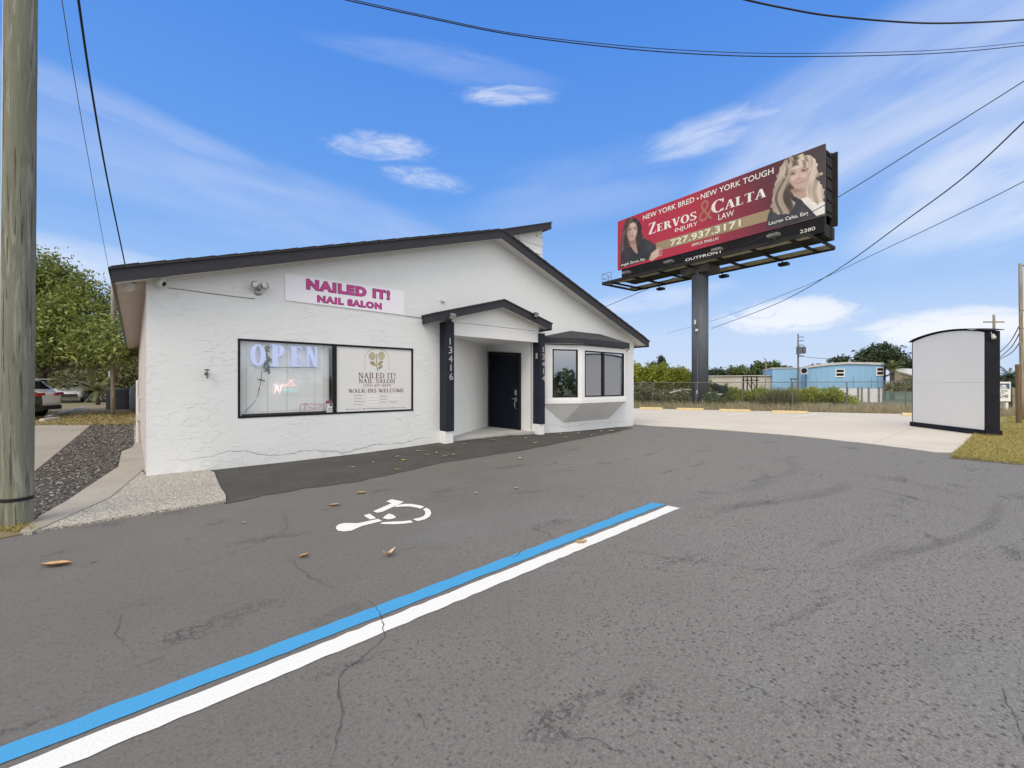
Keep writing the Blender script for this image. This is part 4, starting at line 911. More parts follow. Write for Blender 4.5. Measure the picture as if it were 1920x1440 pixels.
b.build('emblem', M_GOLD, decal)

# ---- OPEN letters hanging inside, and the script neon
hp = Plane((0, D + .060, 0), (1, 0, 0))
M_OPEN = mat('lit_open_letters', (.58, .66, .95), (.55, .63, .92), 3, .5, emit=.16)
osn = thing('open_sign', (hp.hit(*Z5(545, 250)).x, D + .060, hp.hit(*Z5(545, 360)).z), 'large pale blue lit letters hanging at the top of the left window pane', 'sign')
for ch, bl, tr in (('O', (205, 350), (362, 138)), ('P', (408, 358), (548, 142)), ('E', (600, 358), (730, 160)), ('N', (756, 362), (884, 165))):
    letter(hp, serif_polys(ch, .27, .13), Z5(*bl), Z5(*tr), M_OPEN, 'letter', osn, 0, .03)
b = MB(); b.tube([hp.hit(*Z5(415, 366)), hp.hit(*Z5(880, 366))], .006, 6)
for xx in (330, 580, 815): b.tube([hp.hit(*Z5(xx, 145)), Vector((hp.hit(*Z5(xx, 145)).x, D + .060, WZ1))], .003, 6)
b.build('hanger', M_CABLE2, osn)
neon = thing('neon_sign', (hp.hit(*Z5(560, 570)).x, D + .060, hp.hit(*Z5(560, 640)).z), 'small script neon tube sign in pink and teal glowing in the window', 'sign')
def emis(name, c, s):
    m, t, bb = start(name); bb.inputs['Base Color'].default_value = (*c, 1); bb.inputs['Emission Color'].default_value = (*c, 1); bb.inputs['Emission Strength'].default_value = s; return m
M_NP = emis('pink_neon', (1, .62, .66), .7); M_NT = emis('teal_neon', (.45, .86, .86), .6); M_NW = emis('pale_neon', (1, .80, .80), .85)
def neon_line(pts, m, r=.006):
    b = MB(); b.tube([hp.hit(*Z5(*p)) for p in pts], r, 6); b.build('neon_tube', m, neon, smooth=True)
neon_line([(445, 612), (452, 632), (462, 600), (470, 548), (478, 545), (492, 600), (502, 628), (512, 590), (526, 535)], M_NW, .007); neon_line([(440, 545), (452, 536), (466, 552)], M_NW, .006)
for pts in ([(545, 540), (540, 560), (556, 558), (566, 538), (568, 560)], [(576, 536), (578, 558)], [(588, 512), (590, 556)], [(606, 490), (610, 520), (622, 498), (640, 490), (618, 515), (645, 535), (662, 545), (640, 552), (612, 546)]): neon_line(pts, M_NP, .006)
for pts in ([(560, 585), (546, 602), (556, 620), (574, 605), (560, 585)], [(586, 622), (590, 582), (604, 588), (592, 602)], [(632, 582), (612, 590), (614, 612), (634, 612)], [(645, 615), (652, 585), (664, 612), (674, 580), (684, 600)]): neon_line(pts, M_NT, .006)
# power lead and small items in the window
b = MB(); b.tube([hp.hit(*Z5(*p)) for p in ((326, 400), (322, 440), (318, 500), (300, 580), (285, 650), (250, 715), (190, 775), (150, 825))], .004, 6)
b.tube([hp.hit(*Z5(*p)) for p in ((286, 486), (320, 494), (356, 502))], .009, 6); b.tube([hp.hit(*Z5(*p)) for p in ((300, 575), (292, 605))], .008, 6)
tag(b.build('power_lead', M_CABLE), 'thin black power lead with plug drooping behind the left window glass', 'cable')
nb_ = MB(); nt_ = hp
x0 = hp.hit(*Z5(968, 800)).x; x1 = hp.hit(*Z5(1056, 800)).x; z0 = hp.hit(*Z5(1000, 822)).z; z1 = hp.hit(*Z5(1000, 700)).z
no = thing('window_notice', ((x0 + x1) / 2, D + .0305, z0), 'small white notice with red heading in the lower corner of the window', 'notice')
b = MB(); b.box((x0, D + .0303, z0), (x1, D + .0325, z1 - .055)); b.build('sheet', M_WHITE, no)
b = MB(); b.box((x0 - .015, D + .0305, z1 - .054), (x1 + .01, D + .034, z1)); b.build('heading', M_ROSE, no)
npn = Plane((0, D + .0303, 0), (1, 0, 0)); b = MB()
pxpoly(npn, [Z5(*p) for p in ell(1016, 742, 13, 11, 0, 360, 12)], .001, b)
for xx in (992, 1012, 1030): pxpoly(npn, [Z5(xx, 778), Z5(xx + 12, 778), Z5(xx + 12, 786), Z5(xx, 786)], .001, b)
pxpoly(npn, [Z5(994, 798), Z5(1014, 798), Z5(1014, 803), Z5(994, 803)], .001, b); b.build('print', M_BLACK, no)
# pink wire rack on the sill
M_PK = mat('pink_wire', (.62, .12, .40), None, 5, .5); b = MB()
q = lambda x, y: hp.hit(*Z5(x, y))
for pts in ([(710, 740), (708, 828)], [(712, 738), (760, 732), (945, 735)], [(945, 735), (948, 822)], [(708, 828), (948, 822)], [(705, 836), (960, 830)], [(760, 722), (752, 800)]): b.tube([q(*p) for p in pts], .005, 6)
b.tube([q(*p) for p in ((762, 728), (800, 765), (850, 782), (900, 770), (930, 742))], .004, 6)
tag(b.build('wire_rack', M_PK), 'pink wire rack standing on the window sill behind the glass', 'rack')
# trailing plant behind the O and P
lv = MB(); tn = []
for k in range(70):
    yy = random.uniform(160, 425); xx = 385 + 18 * math.sin(yy * .05) + random.gauss(0, 13); p = hp.hit(*Z5(xx, yy)) + Vector((0, .034 + random.random() * .012, 0)); a = random.uniform(0, 6.3); s = .035
    d = Vector((math.cos(a), .3, math.sin(a))) * s; e = Vector((-math.sin(a), .2, math.cos(a))) * s * .35
    lv.face([p - d, p + e, p + d, p - e]); tn += [random.random()] * 4
M_LEAFIN = leafmat('houseplant_leaf', [(.03, .06, .03), (.08, .14, .07), (.14, .22, .12)], .2)
tag(lv.build('hanging_plant', M_LEAFIN, tone=tn), 'dark green trailing plant hanging behind the window letters', 'plant')

# ---- small fixtures
def dome_cam(c, name_label, r, axis, lens=True):
    o = thing('security_camera', c, name_label, 'camera')
    b = MB(); ax_ = Vector(axis).normalized(); b.lathe(Vector(c), [(r * 1.05, -.005), (r * 1.05, r * .35), (r * .98, r * .45)], 18, ax_); b.build('base', M_PLASTIC, o, smooth=True)
    b = MB(); b.lathe(Vector(c) + ax_ * r * .4, [(r * .92 * math.cos(rad(t)), r * .92 * math.sin(rad(t))) for t in range(0, 91, 15)], 18, ax_); b.build('dome', M_PLASTIC if not lens else M_PLASTIC, o, smooth=True)
    return o
xs_ = FY(230, 552, D + .35).x; p = Vector(((eL.x + XL) / 2, D + .1, roofz((eL.x + XL) / 2) - FH + .03)); dome_cam(p, 'white dome camera under the left eave corner', .085, (0, 0, -1))
p = FY(303, 526, D - .12); p.z = roofz(p.x) - FH + .03
cm = thing('security_camera', p, 'white turret camera with black lens under the front rake of the roof', 'camera')
b = MB(); b.lathe(p, [(.06, -.005), (.06, .03), (.045, .05)], 16, (0, 0, -1)); b.build('base', M_PLASTIC, cm, smooth=True)
ax_ = Vector((.75, -.5, -.45)).normalized(); c = p + Vector((0, -.02, -.085)); b = MB(); b.lathe(c, [(.03, -.06), (.058, -.045), (.064, 0), (.06, .035)], 16, ax_); hd = b.build('head', M_PLASTIC, cm, smooth=True)
b = MB(); b.lathe(c, [(.036, .034), (.034, .044), (.015, .046)], 16, ax_); b.build('lens', M_BLACK, hd, smooth=True)
# twin flood light high on the wall
p = FY(485, 540, D - .05); fl = thing('flood_light', p, 'twin-head silver flood light mounted on the wall left of the magenta sign', 'light')
b = MB(); b.lathe(Vector((p.x, D - .002, p.z - .06)), [(.065, 0), (.06, .02), (.03, .035)], 16, (0, -1, 0)); b.build('mount', M_METAL, fl, smooth=True)
for s in (-1, 1):
    c = Vector((p.x + s * .055, D - .12, p.z + .04)); ax_ = Vector((s * .35, -.8, -.25)).normalized(); b = MB(); b.tube([Vector((p.x, D - .03, p.z - .05)), Vector((p.x + s * .03, D - .07, p.z)), c], .012, 8)
    b.lathe(c, [(.025, -.06), (.04, -.02), (.06, .05), (.062, .06)], 16, ax_); h_ = b.build('lamp_head', M_METAL, fl, smooth=True)
    b = MB(); b.lathe(c, [(.054, .058), (.03, .066)], 16, ax_); b.build('lens', mat('frosted_lens', (.75, .75, .72), None, 4, .3), h_, smooth=True)
# little flood lamps on the porch roof edge
for px, py, lab, c_ in ((848.5, 593, 'small grey flood lamp on the left end of the porch fascia', M_METAL), (1004.5, 590.5, 'small black flood lamp on top of the right porch slope', M_BLACK)):
    p = FY(px, py, YPF - .06); o = thing('flood_light', p, lab, 'light')
    b = MB(); b.obox(p, (.07, 0, 0), (0, .02, .015), (0, -.03, .05)); b.build('housing', c_, o, bevel=.006)
    b = MB(); b.obox(p + Vector((0, -.026, -.008)), (.06, 0, 0), (0, .002, .0015), (0, -.025, .04)); b.build('lens', mat('led_lens', (.5, .5, .48), (.3, .3, .3), 60, .3), o)
    b = MB(); b.tube([p + Vector((0, .01, -.02)), Vector((p.x, YPF + .001, p.z - .03))] if c_ is M_METAL else [p, p + Vector((0, .02, -.10))], .012, 6); b.build('bracket', c_, o)
p = FY(1002, 667, D - .15); b = MB(); p.x = pr0 - .012; b.box((p.x - .006, p.y - .03, p.z - .075), (p.x + .011, p.y + .03, p.z + .075)); o = b.build('doorbell', mat('cream_plastic', (.62, .58, .42), (.3, .28, .2), 40, .4), bevel=.004); tag(o, 'small cream doorbell box on the inner side of the right porch post', 'doorbell')
p = FY(829, 563, D - .03); b = MB(); b.box((p.x - .025, D - .05, p.z - .03), (p.x - .005, D - .002, p.z + .05)); b.box((p.x - .005, D - .05, p.z - .03), (p.x + .07, D - .002, p.z - .008)); tag(b.build('wall_bracket', M_PLASTIC), 'small white L-shaped bracket on the wall above the porch', 'bracket')
p = FY(856, 697, D + .15); p.x = RA.x + .1; p = RA.lerp(RB, .06) + UP * (FY(855, 697, RA.lerp(RB, .06).y).z); n_ = (RB - RA).normalized().cross(UP)
b = MB(); b.obox(p + n_ * .04, (RB - RA).normalized() * .06, n_ * .035, UP * .17); tag(b.build('mailbox', M_PLASTIC, bevel=.01), 'narrow white mailbox on the recess wall beside the left post', 'mailbox')
# hose tap
p = FY(387, 701, D); o = thing('wall_tap', p, 'old metal hose tap sticking out of the wall left of the window', 'tap')
b = MB(); b.lathe((p.x, D - .002, p.z), [(.028, 0), (.028, .012), (.012, .014), (.012, .09), (.018, .10), (.018, .12)], 12, (0, -1, 0)); b.tube([(p.x, D - .10, p.z), (p.x, D - .12, p.z - .04), (p.x, D - .125, p.z - .075)], .014, 8); b.build('body', mat('old_brass', (.26, .23, .18), (.12, .11, .10), 30, .5, metal=.6), o)
b = MB(); b.lathe((p.x, D - .08, p.z + .055), [(.035, 0), (.038, .008), (.03, .016)], 12, (0, 0, 1)); b.tube([(p.x, D - .08, p.z), (p.x, D - .08, p.z + .06)], .007, 6); b.build('handle', M_BLACK, o)
# thin wall cables
def wire(pts, r, label, m=M_CABLE, name='cable', n=6):
    b = MB(); b.tube(pts, r, n); return tag(b.build(name, m), label, 'cable')
FS = lambda x, y: FY(200 + x / 5.3333, 480 + y / 5.3333, D - .008)
wire([FS(610, 318), FS(780, 338), FS(1000, 370), FS(1280, 405), FS(1480, 428)], .005, 'thin grey cable running down the wall from the front camera', M_CABLE2)
wire([FY(760, 592, D - .008), FY(785, 595.5, D - .008), FY(815, 598, D - .008)], .005, 'thin dark cable on the wall between the shop sign and porch', M_CABLE2)

# ================================================================== UTILITY POLES AND CABLES
def bez(pts, n=10):
    """smooth curve through points"""
    out = []; P_ = [pts[0] * 2 - pts[1]] + pts + [pts[-1] * 2 - pts[-2]]
    for k in range(1, len(P_) - 2):
        a, b2, c, d = P_[k - 1], P_[k], P_[k + 1], P_[k + 2]
        for j in range(n):
            t = j / n; out.append(.5 * ((2 * b2) + (c - a) * t + (2 * a - 5 * b2 + 4 * c - d) * t * t + (3 * b2 - a - 3 * c + d) * t ** 3))
    return out + [pts[-1]]
pb = G(31, 985, .01); pt = R(39.5, 0, pb.dot(FW) - .02)
lean = (pt - pb) / (pt.z - pb.z)
pole = thing('utility_pole', pb, 'thick weathered greenish wooden utility pole close by at the left edge', 'utility pole')
b = MB(); n = 40
for k in range(n + 1):
    z = -.1 + 11.5 * k / n; c = pb + lean * (z - pb.z); b.v += [tuple(c + Vector((math.cos(2 * math.pi * j / 28), math.sin(2 * math.pi * j / 28), 0)) * (.117 - .0008 * z + random.uniform(-.0018, .0018))) for j in range(28)]
for k in range(n):
    for j in range(28): b.f.append([k * 28 + j, k * 28 + (j + 1) % 28, (k + 1) * 28 + (j + 1) % 28, (k + 1) * 28 + j]); b.mi.append(0)
b.build('trunk', M_POLE, pole, smooth=True)
b = MB(); zs = FY(30, 938, pb.y - .12).z; c = pb + lean * (zs - pb.z)
b.lathe(c, [(.1175, -.018), (.121, -.016), (.121, .016), (.1175, .018)], 28); b.build('strap', M_CABLE, pole)
b = MB(); s = -RT * .112 - FW * .045; b.tube([pb + lean * (z - pb.z) + s * (1.0 - .010 * z) for z in (.6, 3, 6, 9, 11)], .016, 10); b.build('conduit', mat('grey_conduit', (.62, .62, .62), None, 6, .5), pole, smooth=True)
b = MB()
for y_ in (250, 362, 385): c = pb + lean * (R(30, y_, pb.dot(FW)).z - pb.z) - RT * .12; b.obox(c, RT * .03, FW * .02, UP * .018)
b.build('pipe_clamp', M_DARKSTEEL, pole)
def simple_pole(px, yt, f, wpx, label, m=M_WOOD, lx=0.0, base=None, name='utility_pole', cat='utility pole', extra=None):
    z0 = -.05 if base is None else base
    t = R(px, yt, f); p0 = R(px - lx, 720, f); p0.z = z0; r = wpx * f / FPX / 2 / math.hypot(1, (px - 960) / FPX)
    o = thing(name, p0, label, cat)
    b = MB(); b.tube([p0 + (t - p0) * k / 6 for k in range(7)], [r * (1 - .035 * k) for k in range(7)], 12); b.build('shaft', m, o, smooth=True)
    return o, p0, t, r
o, p0, t, r = simple_pole(211.5, 522, 19.2, 9.5, 'slim grey wooden pole behind the left corner of the building', M_WOOD)
b = MB(); b.obox(p0 + UP * 1.9 - RT * (r + .03), RT * .04, FW * .05, UP * .12); b.build('meter_box', M_METAL, o)
o, p0, t, r = simple_pole(1913, 494, 17.0, 10, 'tall brown-grey wooden utility pole at the right edge behind the short post', M_WOOD, -4)
b = MB()
for yy in (498, 582, 616): q = R(1913, yy, 17); b.obox(q + RT * r * 1.0, RT * .10, FW * .02, UP * .015)
b.build('step_bolt', M_DARKSTEEL, o)
pR = t
o, p0, t2, r = simple_pole(1863.5, 590, 30, 7, 'utility pole behind the right side of the white sign cabinet', M_WOOD, -2)
b = MB(); b.obox(t2 + UP * -.5, RT * .7, FW * .04, UP * .04); b.build('crossarm', M_WOOD, o)
o, p0, t3, r = simple_pole(1496.5, 626, 44, 3.8, 'distant utility pole with transformer in front of the blue building', M_CABLE2, 0, -.27)
c = R(1494, 657, 44); b = MB(); b.lathe(c + FW * -.3, [(.05, -.42), (.22, -.4), (.22, .3), (.15, .38), (.05, .42)], 12); b.lathe(c + FW * -.3 + RT * .5, [(.05, -.35), (.2, -.3), (.2, .3), (.05, .4)], 10); b.build('transformer', M_GREYMETAL, o)
b = MB()
for yy in (632, 639, 647, 667): q = R(1498, yy, 44); b.obox(q + RT * .25, RT * .22, FW * .03, UP * .03)
b.build('insulator', M_DARKSTEEL, o)
b = MB(); pw = R(1910.5, 795, 15.4); pw.z = -.05; tw = R(1909, 683, 15.4); b.tube([pw, pw.lerp(tw, .5), tw - UP * .02, tw], [.076, .076, .076, .068], 14); tag(b.build('wood_post', M_WOODBR, smooth=False), 'short stout brown wooden post standing in the grass at right', 'post')

def pxwire(pts, fs, r, label, m=M_CABLE, group=None):
    q = bez([R(px, py, f) for (px, py), f in zip(pts, fs)], 12); b = MB(); b.tube(q, r, 6); return tag(b.build('overhead_cable', m, smooth=True), label, 'cable', group)
pxwire([(140, -60), (147, 0), (172, 170), (202, 340), (236, 503)], (5.6, 6, 7.6, 10, 14), .016, 'thick twisted black cable sloping from the top left down to the roof')
pxwire([(108, -50), (116, 0), (140, 150), (168, 310), (203, 500), (225, 600)], (8.5, 9, 11, 14, 20, 26), .008, 'thin pale cable between the big pole and the black roof cable', M_CABLE2)
pxwire([(560, -24), (650, 0), (800, 33), (960, 65), (1150, 89), (1300, 101), (1450, 106), (1650, 104), (1800, 97), (1960, 81)], (10, 10.2, 10.6, 11, 11.6, 12.2, 13, 14, 15, 16), .013, 'lower of the two long black cables sagging across the top of the sky')
pxwire([(566, -26), (652, -3), (800, 30), (960, 62), (1150, 84), (1300, 95), (1450, 100), (1650, 98), (1800, 91), (1960, 75)], (10, 10.2, 10.6, 11, 11.6, 12.2, 13, 14, 15, 16), .009, 'upper of the two long black cables sagging across the top of the sky')
pxwire([(1330, -20), (1400, 0), (1480, 17), (1560, 30), (1700, 42), (1800, 43), (1920, 37), (1980, 30)], (9, 9, 9.2, 9.4, 9.8, 10.2, 10.8, 11), .018, 'thick black twisted cable across the top right corner')
pxwire([(1990, 106), (1920, 152), (1740, 265), (1545, 385), (1400, 458), (1260, 522), (1135, 575), (1100, 588)], (9.5, 10, 11.2, 12.8, 14.4, 16.4, 19, 20), .011, 'cable passing in front of the billboard down to behind the salon roof')
pxwire([(1980, 170), (1920, 228), (1810, 330), (1700, 412), (1560, 512), (1450, 572), (1334, 616)], (11, 12, 14, 17, 23, 30, 42), .020, 'sagging cable right of the billboard running down behind its column', M_CABLE)
pxwire([(1990, 300), (1920, 340), (1790, 405), (1640, 476), (1500, 540), (1340, 600), (1250, 625)], (15, 16, 19, 24, 32, 46, 60), .016, 'thin grey cable fading away behind the billboard column', M_CABLE2)
for k, (a, c) in enumerate((((1915, 604), (1866, 668)), ((1917, 615), (1869, 675)), ((1918, 632), (1874, 674)))):
    m_ = ((a[0] + c[0]) / 2 + 2, (a[1] + c[1]) / 2 + 7)
    pxwire([a, m_, c], (17, 22, 29), .018, ('top', 'middle', 'lowest')[k] + ' of the three short cables between the two poles at the right edge')
pxwire([(1497, 668), (1560, 672), (1680, 664), (1712, 660)], (44, 43, 41, 40), .022, 'thin dark service cable crossing the upper wall of the blue building')

# ================================================================== BILLBOARD
BL = R(1158, 507, 32.0); BR = R(1547, 403, 21.6); BR.z = BL.z; Lb = (BR - BL).length
bp = Plane(BL, BR - BL); Hb = (bp.uv(1158, 415)[1] + bp.uv(1547, 270)[1]) / 2
Q = lambda x, y: (1120 + x / 4, 250 + y / 4)
cu, cn = None, -1.0
for k in range(4000):                                                     # column stands where its centre line is seen
    u = Lb * k / 4000; p = bp.P(u, 0, cn) - CAM
    if 960 + FPX * p.dot(RT) / p.dot(FW) >= 1312.5: cu = u; break
colp = bp.P(cu, 0, cn); colf = colp.dot(FW)
bill = thing('billboard', (colp.x, colp.y, -.27), 'tall red law firm billboard with two portraits on a single grey steel column', 'billboard')
def bb(b, u0, u1, z0, z1, n0, n1):
    b.hexa([bp.P(u0, z0, n0), bp.P(u1, z0, n0), bp.P(u1, z0, n1), bp.P(u0, z0, n1)][::-1], [bp.P(u0, z1, n0), bp.P(u1, z1, n0), bp.P(u1, z1, n1), bp.P(u0, z1, n1)][::-1]); return b
m, t, bs = start('billboard_print'); v = t.new('ShaderNodeTexCoord').outputs['Object']
uu = t.math('DIVIDE', t.vmath('DOT_PRODUCT', v, tuple(bp.u)), Lb); uu = t.math('ADD', uu, cu / Lb)
zz = t.new('ShaderNodeSeparateXYZ'); t.set(zz.inputs[0], v)
hh = t.rng(zz.outputs[2], BL.z + .27, BL.z + .27 + Hb)
c = t.ramp(uu, [(0, (.40, .016, .045)), (.45, (.42, .020, .050)), (.62, (.27, .020, .045)), (.80, (.12, .016, .030)), (.90, (.075, .045, .045)), (1, (.06, .05, .052))])
c = t.mix(t.math('MULTIPLY', t.rng(hh, .55, 1, 0, .55), t.rng(uu, .45, .8)), c, (.05, .018, .024))
t.set(bs.inputs['Base Color'], c); bs.inputs['Roughness'].default_value = .6
front = bb(MB(), 0, Lb, 0, Hb, -.12, 0).build('front_panel', m, bill)
bb(MB(), .1, Lb + .12, -.25, Hb - .05, -1.36, -1.25).build('back_panel', M_DARKSTEEL, bill)
b = MB()
for u in np.linspace(.4, Lb - .1, 9):
    for n0_ in (-.30, -1.24): bb(MB(), u - .05, u + .05, -.9, Hb - .1, n0_, n0_ + .178).build('upright', M_DARKSTEEL, bill)
b = bb(MB(), Lb - .06, Lb - .03, .1, Hb - .2, -1.04, -.32)
for z in np.linspace(.3, Hb - .4, 6): bb(b, Lb - .029, Lb + .02, z, z + .05, -1.04, -.32)
b.build('end_frame', M_DARKSTEEL, bill)
apr = bb(MB(), .35, Lb - .05, -.78, -.01, -.14, -.03).build('apron_panel', mat('apron_black', (.007, .007, .009), (.011, .011, .013), 3, .7, spec=.2), bill)
PLZ = -.98                                                                # platform level
grate = mat('catwalk_grating', (.46, .42, .33), (.30, .27, .21), 3, .8)
bb(MB(), -.65, Lb - .45, PLZ, PLZ + .05, .12, .90).build('catwalk', grate, bill)
bb(MB(), -.65, Lb - .45, PLZ, PLZ + .05, -2.70, -1.95).build('catwalk', grate, bill)
b = MB(); bb(b, -.65, Lb - .45, PLZ - .10, PLZ + .10, .901, .96); bb(b, -.65, Lb - .45, PLZ - .10, PLZ + .10, -2.76, -2.701); bb(b, -.71, -.651, PLZ - .08, PLZ + .08, -2.7, .9); bb(b, Lb - .449, Lb - .40, PLZ - .08, PLZ + .08, -2.7, .9)
for u in np.linspace(.2, Lb - 1.2, 7): bb(b, u - .05, u + .05, PLZ - .12, PLZ - .002, -2.70, .90)
b.build('catwalk_beam', M_DARKSTEEL, bill)
bb(MB(), .35, Lb - .1, PLZ + .11, PLZ + .72, -1.60, -.32).build('torsion_beam', M_DARKSTEEL, bill)
b = MB()
for (ua, ub) in ((-.65, .2),):
    for z in (.35, .7): b.tube([bp.P(ua, PLZ + z, .92), bp.P(ub, PLZ + z, .92)], .014, 6); b.tube([bp.P(ua, PLZ + z, .92), bp.P(ua, PLZ + z, .25)], .014, 6)
    for (u, n_) in ((ua, .92), (ub, .92), (ua, .25)): b.tube([bp.P(u, PLZ, n_), bp.P(u, PLZ + .72, n_)], .016, 6)
b.build('railing', M_GREYMETAL, bill)
for u in (1.6, 4.9, 8.0, 11.0):
    if u < Lb: b = MB(); b.tube([bp.P(u, PLZ + .05, .7), bp.P(u, PLZ + .30, 1.0)], .02, 6); bb(b, u - .28, u + .28, PLZ + .28, PLZ + .42, .85, 1.15); b.build('floodlight', mat('lamp_grey', (.20, .20, .19), (.12, .12, .11), 4, .6), bill)
for u in (1.4, 6.2, 9.8):
    b = MB(); b.tube([bp.P(u, PLZ, -2.72), bp.P(u, PLZ - .12, -3.2)], .03, 6); bb(b, u - .25, u + .25, PLZ - .28, PLZ - .12, -3.4, -3.0); b.build('floodlight', M_DARKSTEEL, bill)
b = MB(); hw = 14.6 * colf / FPX
b.lathe((colp.x, colp.y, -.35), [(hw, 0), (hw, BL.z + PLZ + .5)], 36); col_ = b.build('column', M_GREYMETAL, bill, smooth=True)
b = MB(); bb(b, cu - 1.0, cu + .9, PLZ - .30, PLZ + .12, cn - .75, cn + .55); b.build('column_head', mat('head_steel', (.12, .115, .10), (.07, .065, .06), 3, .7), bill)
ff = colf - hw
b = MB()
for px, py, w, h in ((1318, 751, 1.6, 2.5), (1306, 735, 1.0, 3), (1303, 604, 1.0, 4), (1306, 619, 2.2, 2.0)):
    c = R(px, py, ff - .06); k = ff / FPX; b = MB(); b.obox(c, RT * w * k, FW * .05, UP * h * k); b.build('junction_box', M_PLASTIC, col_)
b = MB(); b.tube([R(1308, 500, ff - .03), R(1308, 600, ff - .03), R(1308, 745, ff - .03)], .04, 6); b.build('conduit', M_GREYMETAL, col_)
# print: stripe, lettering, portraits
M_TAN = mat('tan_print', (.34, .25, .15), (.30, .22, .13), 1, .6); M_BW = mat('white_print', (.82, .80, .76), None, 4, .55); M_CREAM = mat('cream_print', (.80, .78, .62), None, 4, .55); M_AMP = mat('rose_gold_print', (.42, .15, .11), None, 4, .55)
def bpoly(pts, name, m, off): return pxpoly(bp, [Q(*p) for p in pts], off).build(name, m, front)
bpoly([(440, 822), (1296, 568), (1272, 658), (520, 866), (440, 880)], 'printed_band', M_TAN, .004)
def BT(txt, bl, tr, m, serif=False, bold=.0, off=.010, vv=None, **k): return letter(bp, serif_polys(txt, **k) if serif else sans_polys(txt, bold), Q(*bl), Q(*tr), m, 'lettering', front, off, stagger=serif, vv=vv)
BT('NEW YORK BRED', (343, 650), (728, 483), M_BW, bold=.012, vv=(2.98, 3.31)); BT('•', (747, 500), (760, 478), M_BW); BT('NEW YORK TOUGH', (776, 498), (1322, 256), M_BW, bold=.012, vv=(2.98, 3.31))
BT('Z', (386, 757), (440, 668), M_BW, True, vv=(1.86, 2.60), T=.22, t=.08); BT('ERVOS', (446, 735), (745, 592), M_BW, True, vv=(1.86, 2.38), T=.23, t=.09)
BT('&', (762, 672), (866, 498), M_AMP, vv=(1.58, 2.86), bold=-.004)
BT('C', (856, 596), (948, 500), M_BW, True, vv=(1.86, 2.62), T=.22, t=.08); BT('ALTA', (956, 558), (1266, 425), M_BW, True, vv=(1.88, 2.38), T=.23, t=.09)
BT('INJURY', (583, 748), (753, 670), M_BW, vv=(1.39, 1.72), bold=.004); BT('LAW', (908, 648), (1026, 580), M_BW, vv=(1.39, 1.72), bold=.004)
BT('727.937.3171', (548, 846), (1076, 648), M_CREAM, vv=(.65, 1.07), bold=.022); BT('OFFICE: PINELLAS', (708, 846), (910, 782), M_BW, vv=(.26, .43), bold=.01)
BLK = mat('charcoal_print', (.035, .032, .036), (.05, .046, .05), 2, .6); HAIRB = mat('brown_hair_print', (.045, .032, .03), (.09, .06, .055), 3.5, .6, detail=6, stretch=(1, 3, .6)); HAIRL = mat('fair_hair_print', (.42, .33, .25), (.23, .17, .125), 4.5, .6, detail=7, stretch=(1, 3.5, .7)); SKIN = mat('skin_print', (.52, .36, .30), (.46, .31, .26), 1.5, .6); SKIN2 = mat('pale_skin_print', (.58, .43, .36), (.52, .37, .31), 1.5, .6); LIP = mat('lip_print', (.30, .05, .06), None, 4, .6); EYE = mat('eye_print', (.04, .03, .03), None, 4, .6); BLUSH = mat('face_shade_print', (.38, .245, .20), None, 4, .6); HLIGHT = mat('hair_light_print', (.62, .53, .43), (.5, .4, .3), 6, .6, stretch=(1, 3, .5))
def wav(pts, amp=5):
    out = []
    for k in range(len(pts)):
        a, c = pts[k], pts[(k + 1) % len(pts)]; n = 4; L = math.hypot(c[0] - a[0], c[1] - a[1]) + 1e-6
        for j in range(n): w = amp * math.sin(k * 2.3 + j * 1.6); out.append((a[0] + (c[0] - a[0]) * j / n - (c[1] - a[1]) / L * w, a[1] + (c[1] - a[1]) * j / n + (c[0] - a[0]) / L * w))
    return out
def inpoly(X, Y, poly):
    r = np.zeros(X.shape, bool)
    for k in range(len(poly)):
        (x0, y0), (x1, y1) = poly[k], poly[k - 1]
        if y0 == y1: continue
        r ^= ((y0 > Y) != (y1 > Y)) & (X < (x1 - x0) * (Y - y0) / (y1 - y0) + x0)
    return r
M_PRINT, t, bs = start('photo_print'); at_ = t.new('ShaderNodeAttribute', attribute_name='ink'); t.set(bs.inputs['Base Color'], at_.outputs['Color']); bs.inputs['Roughness'].default_value = .6
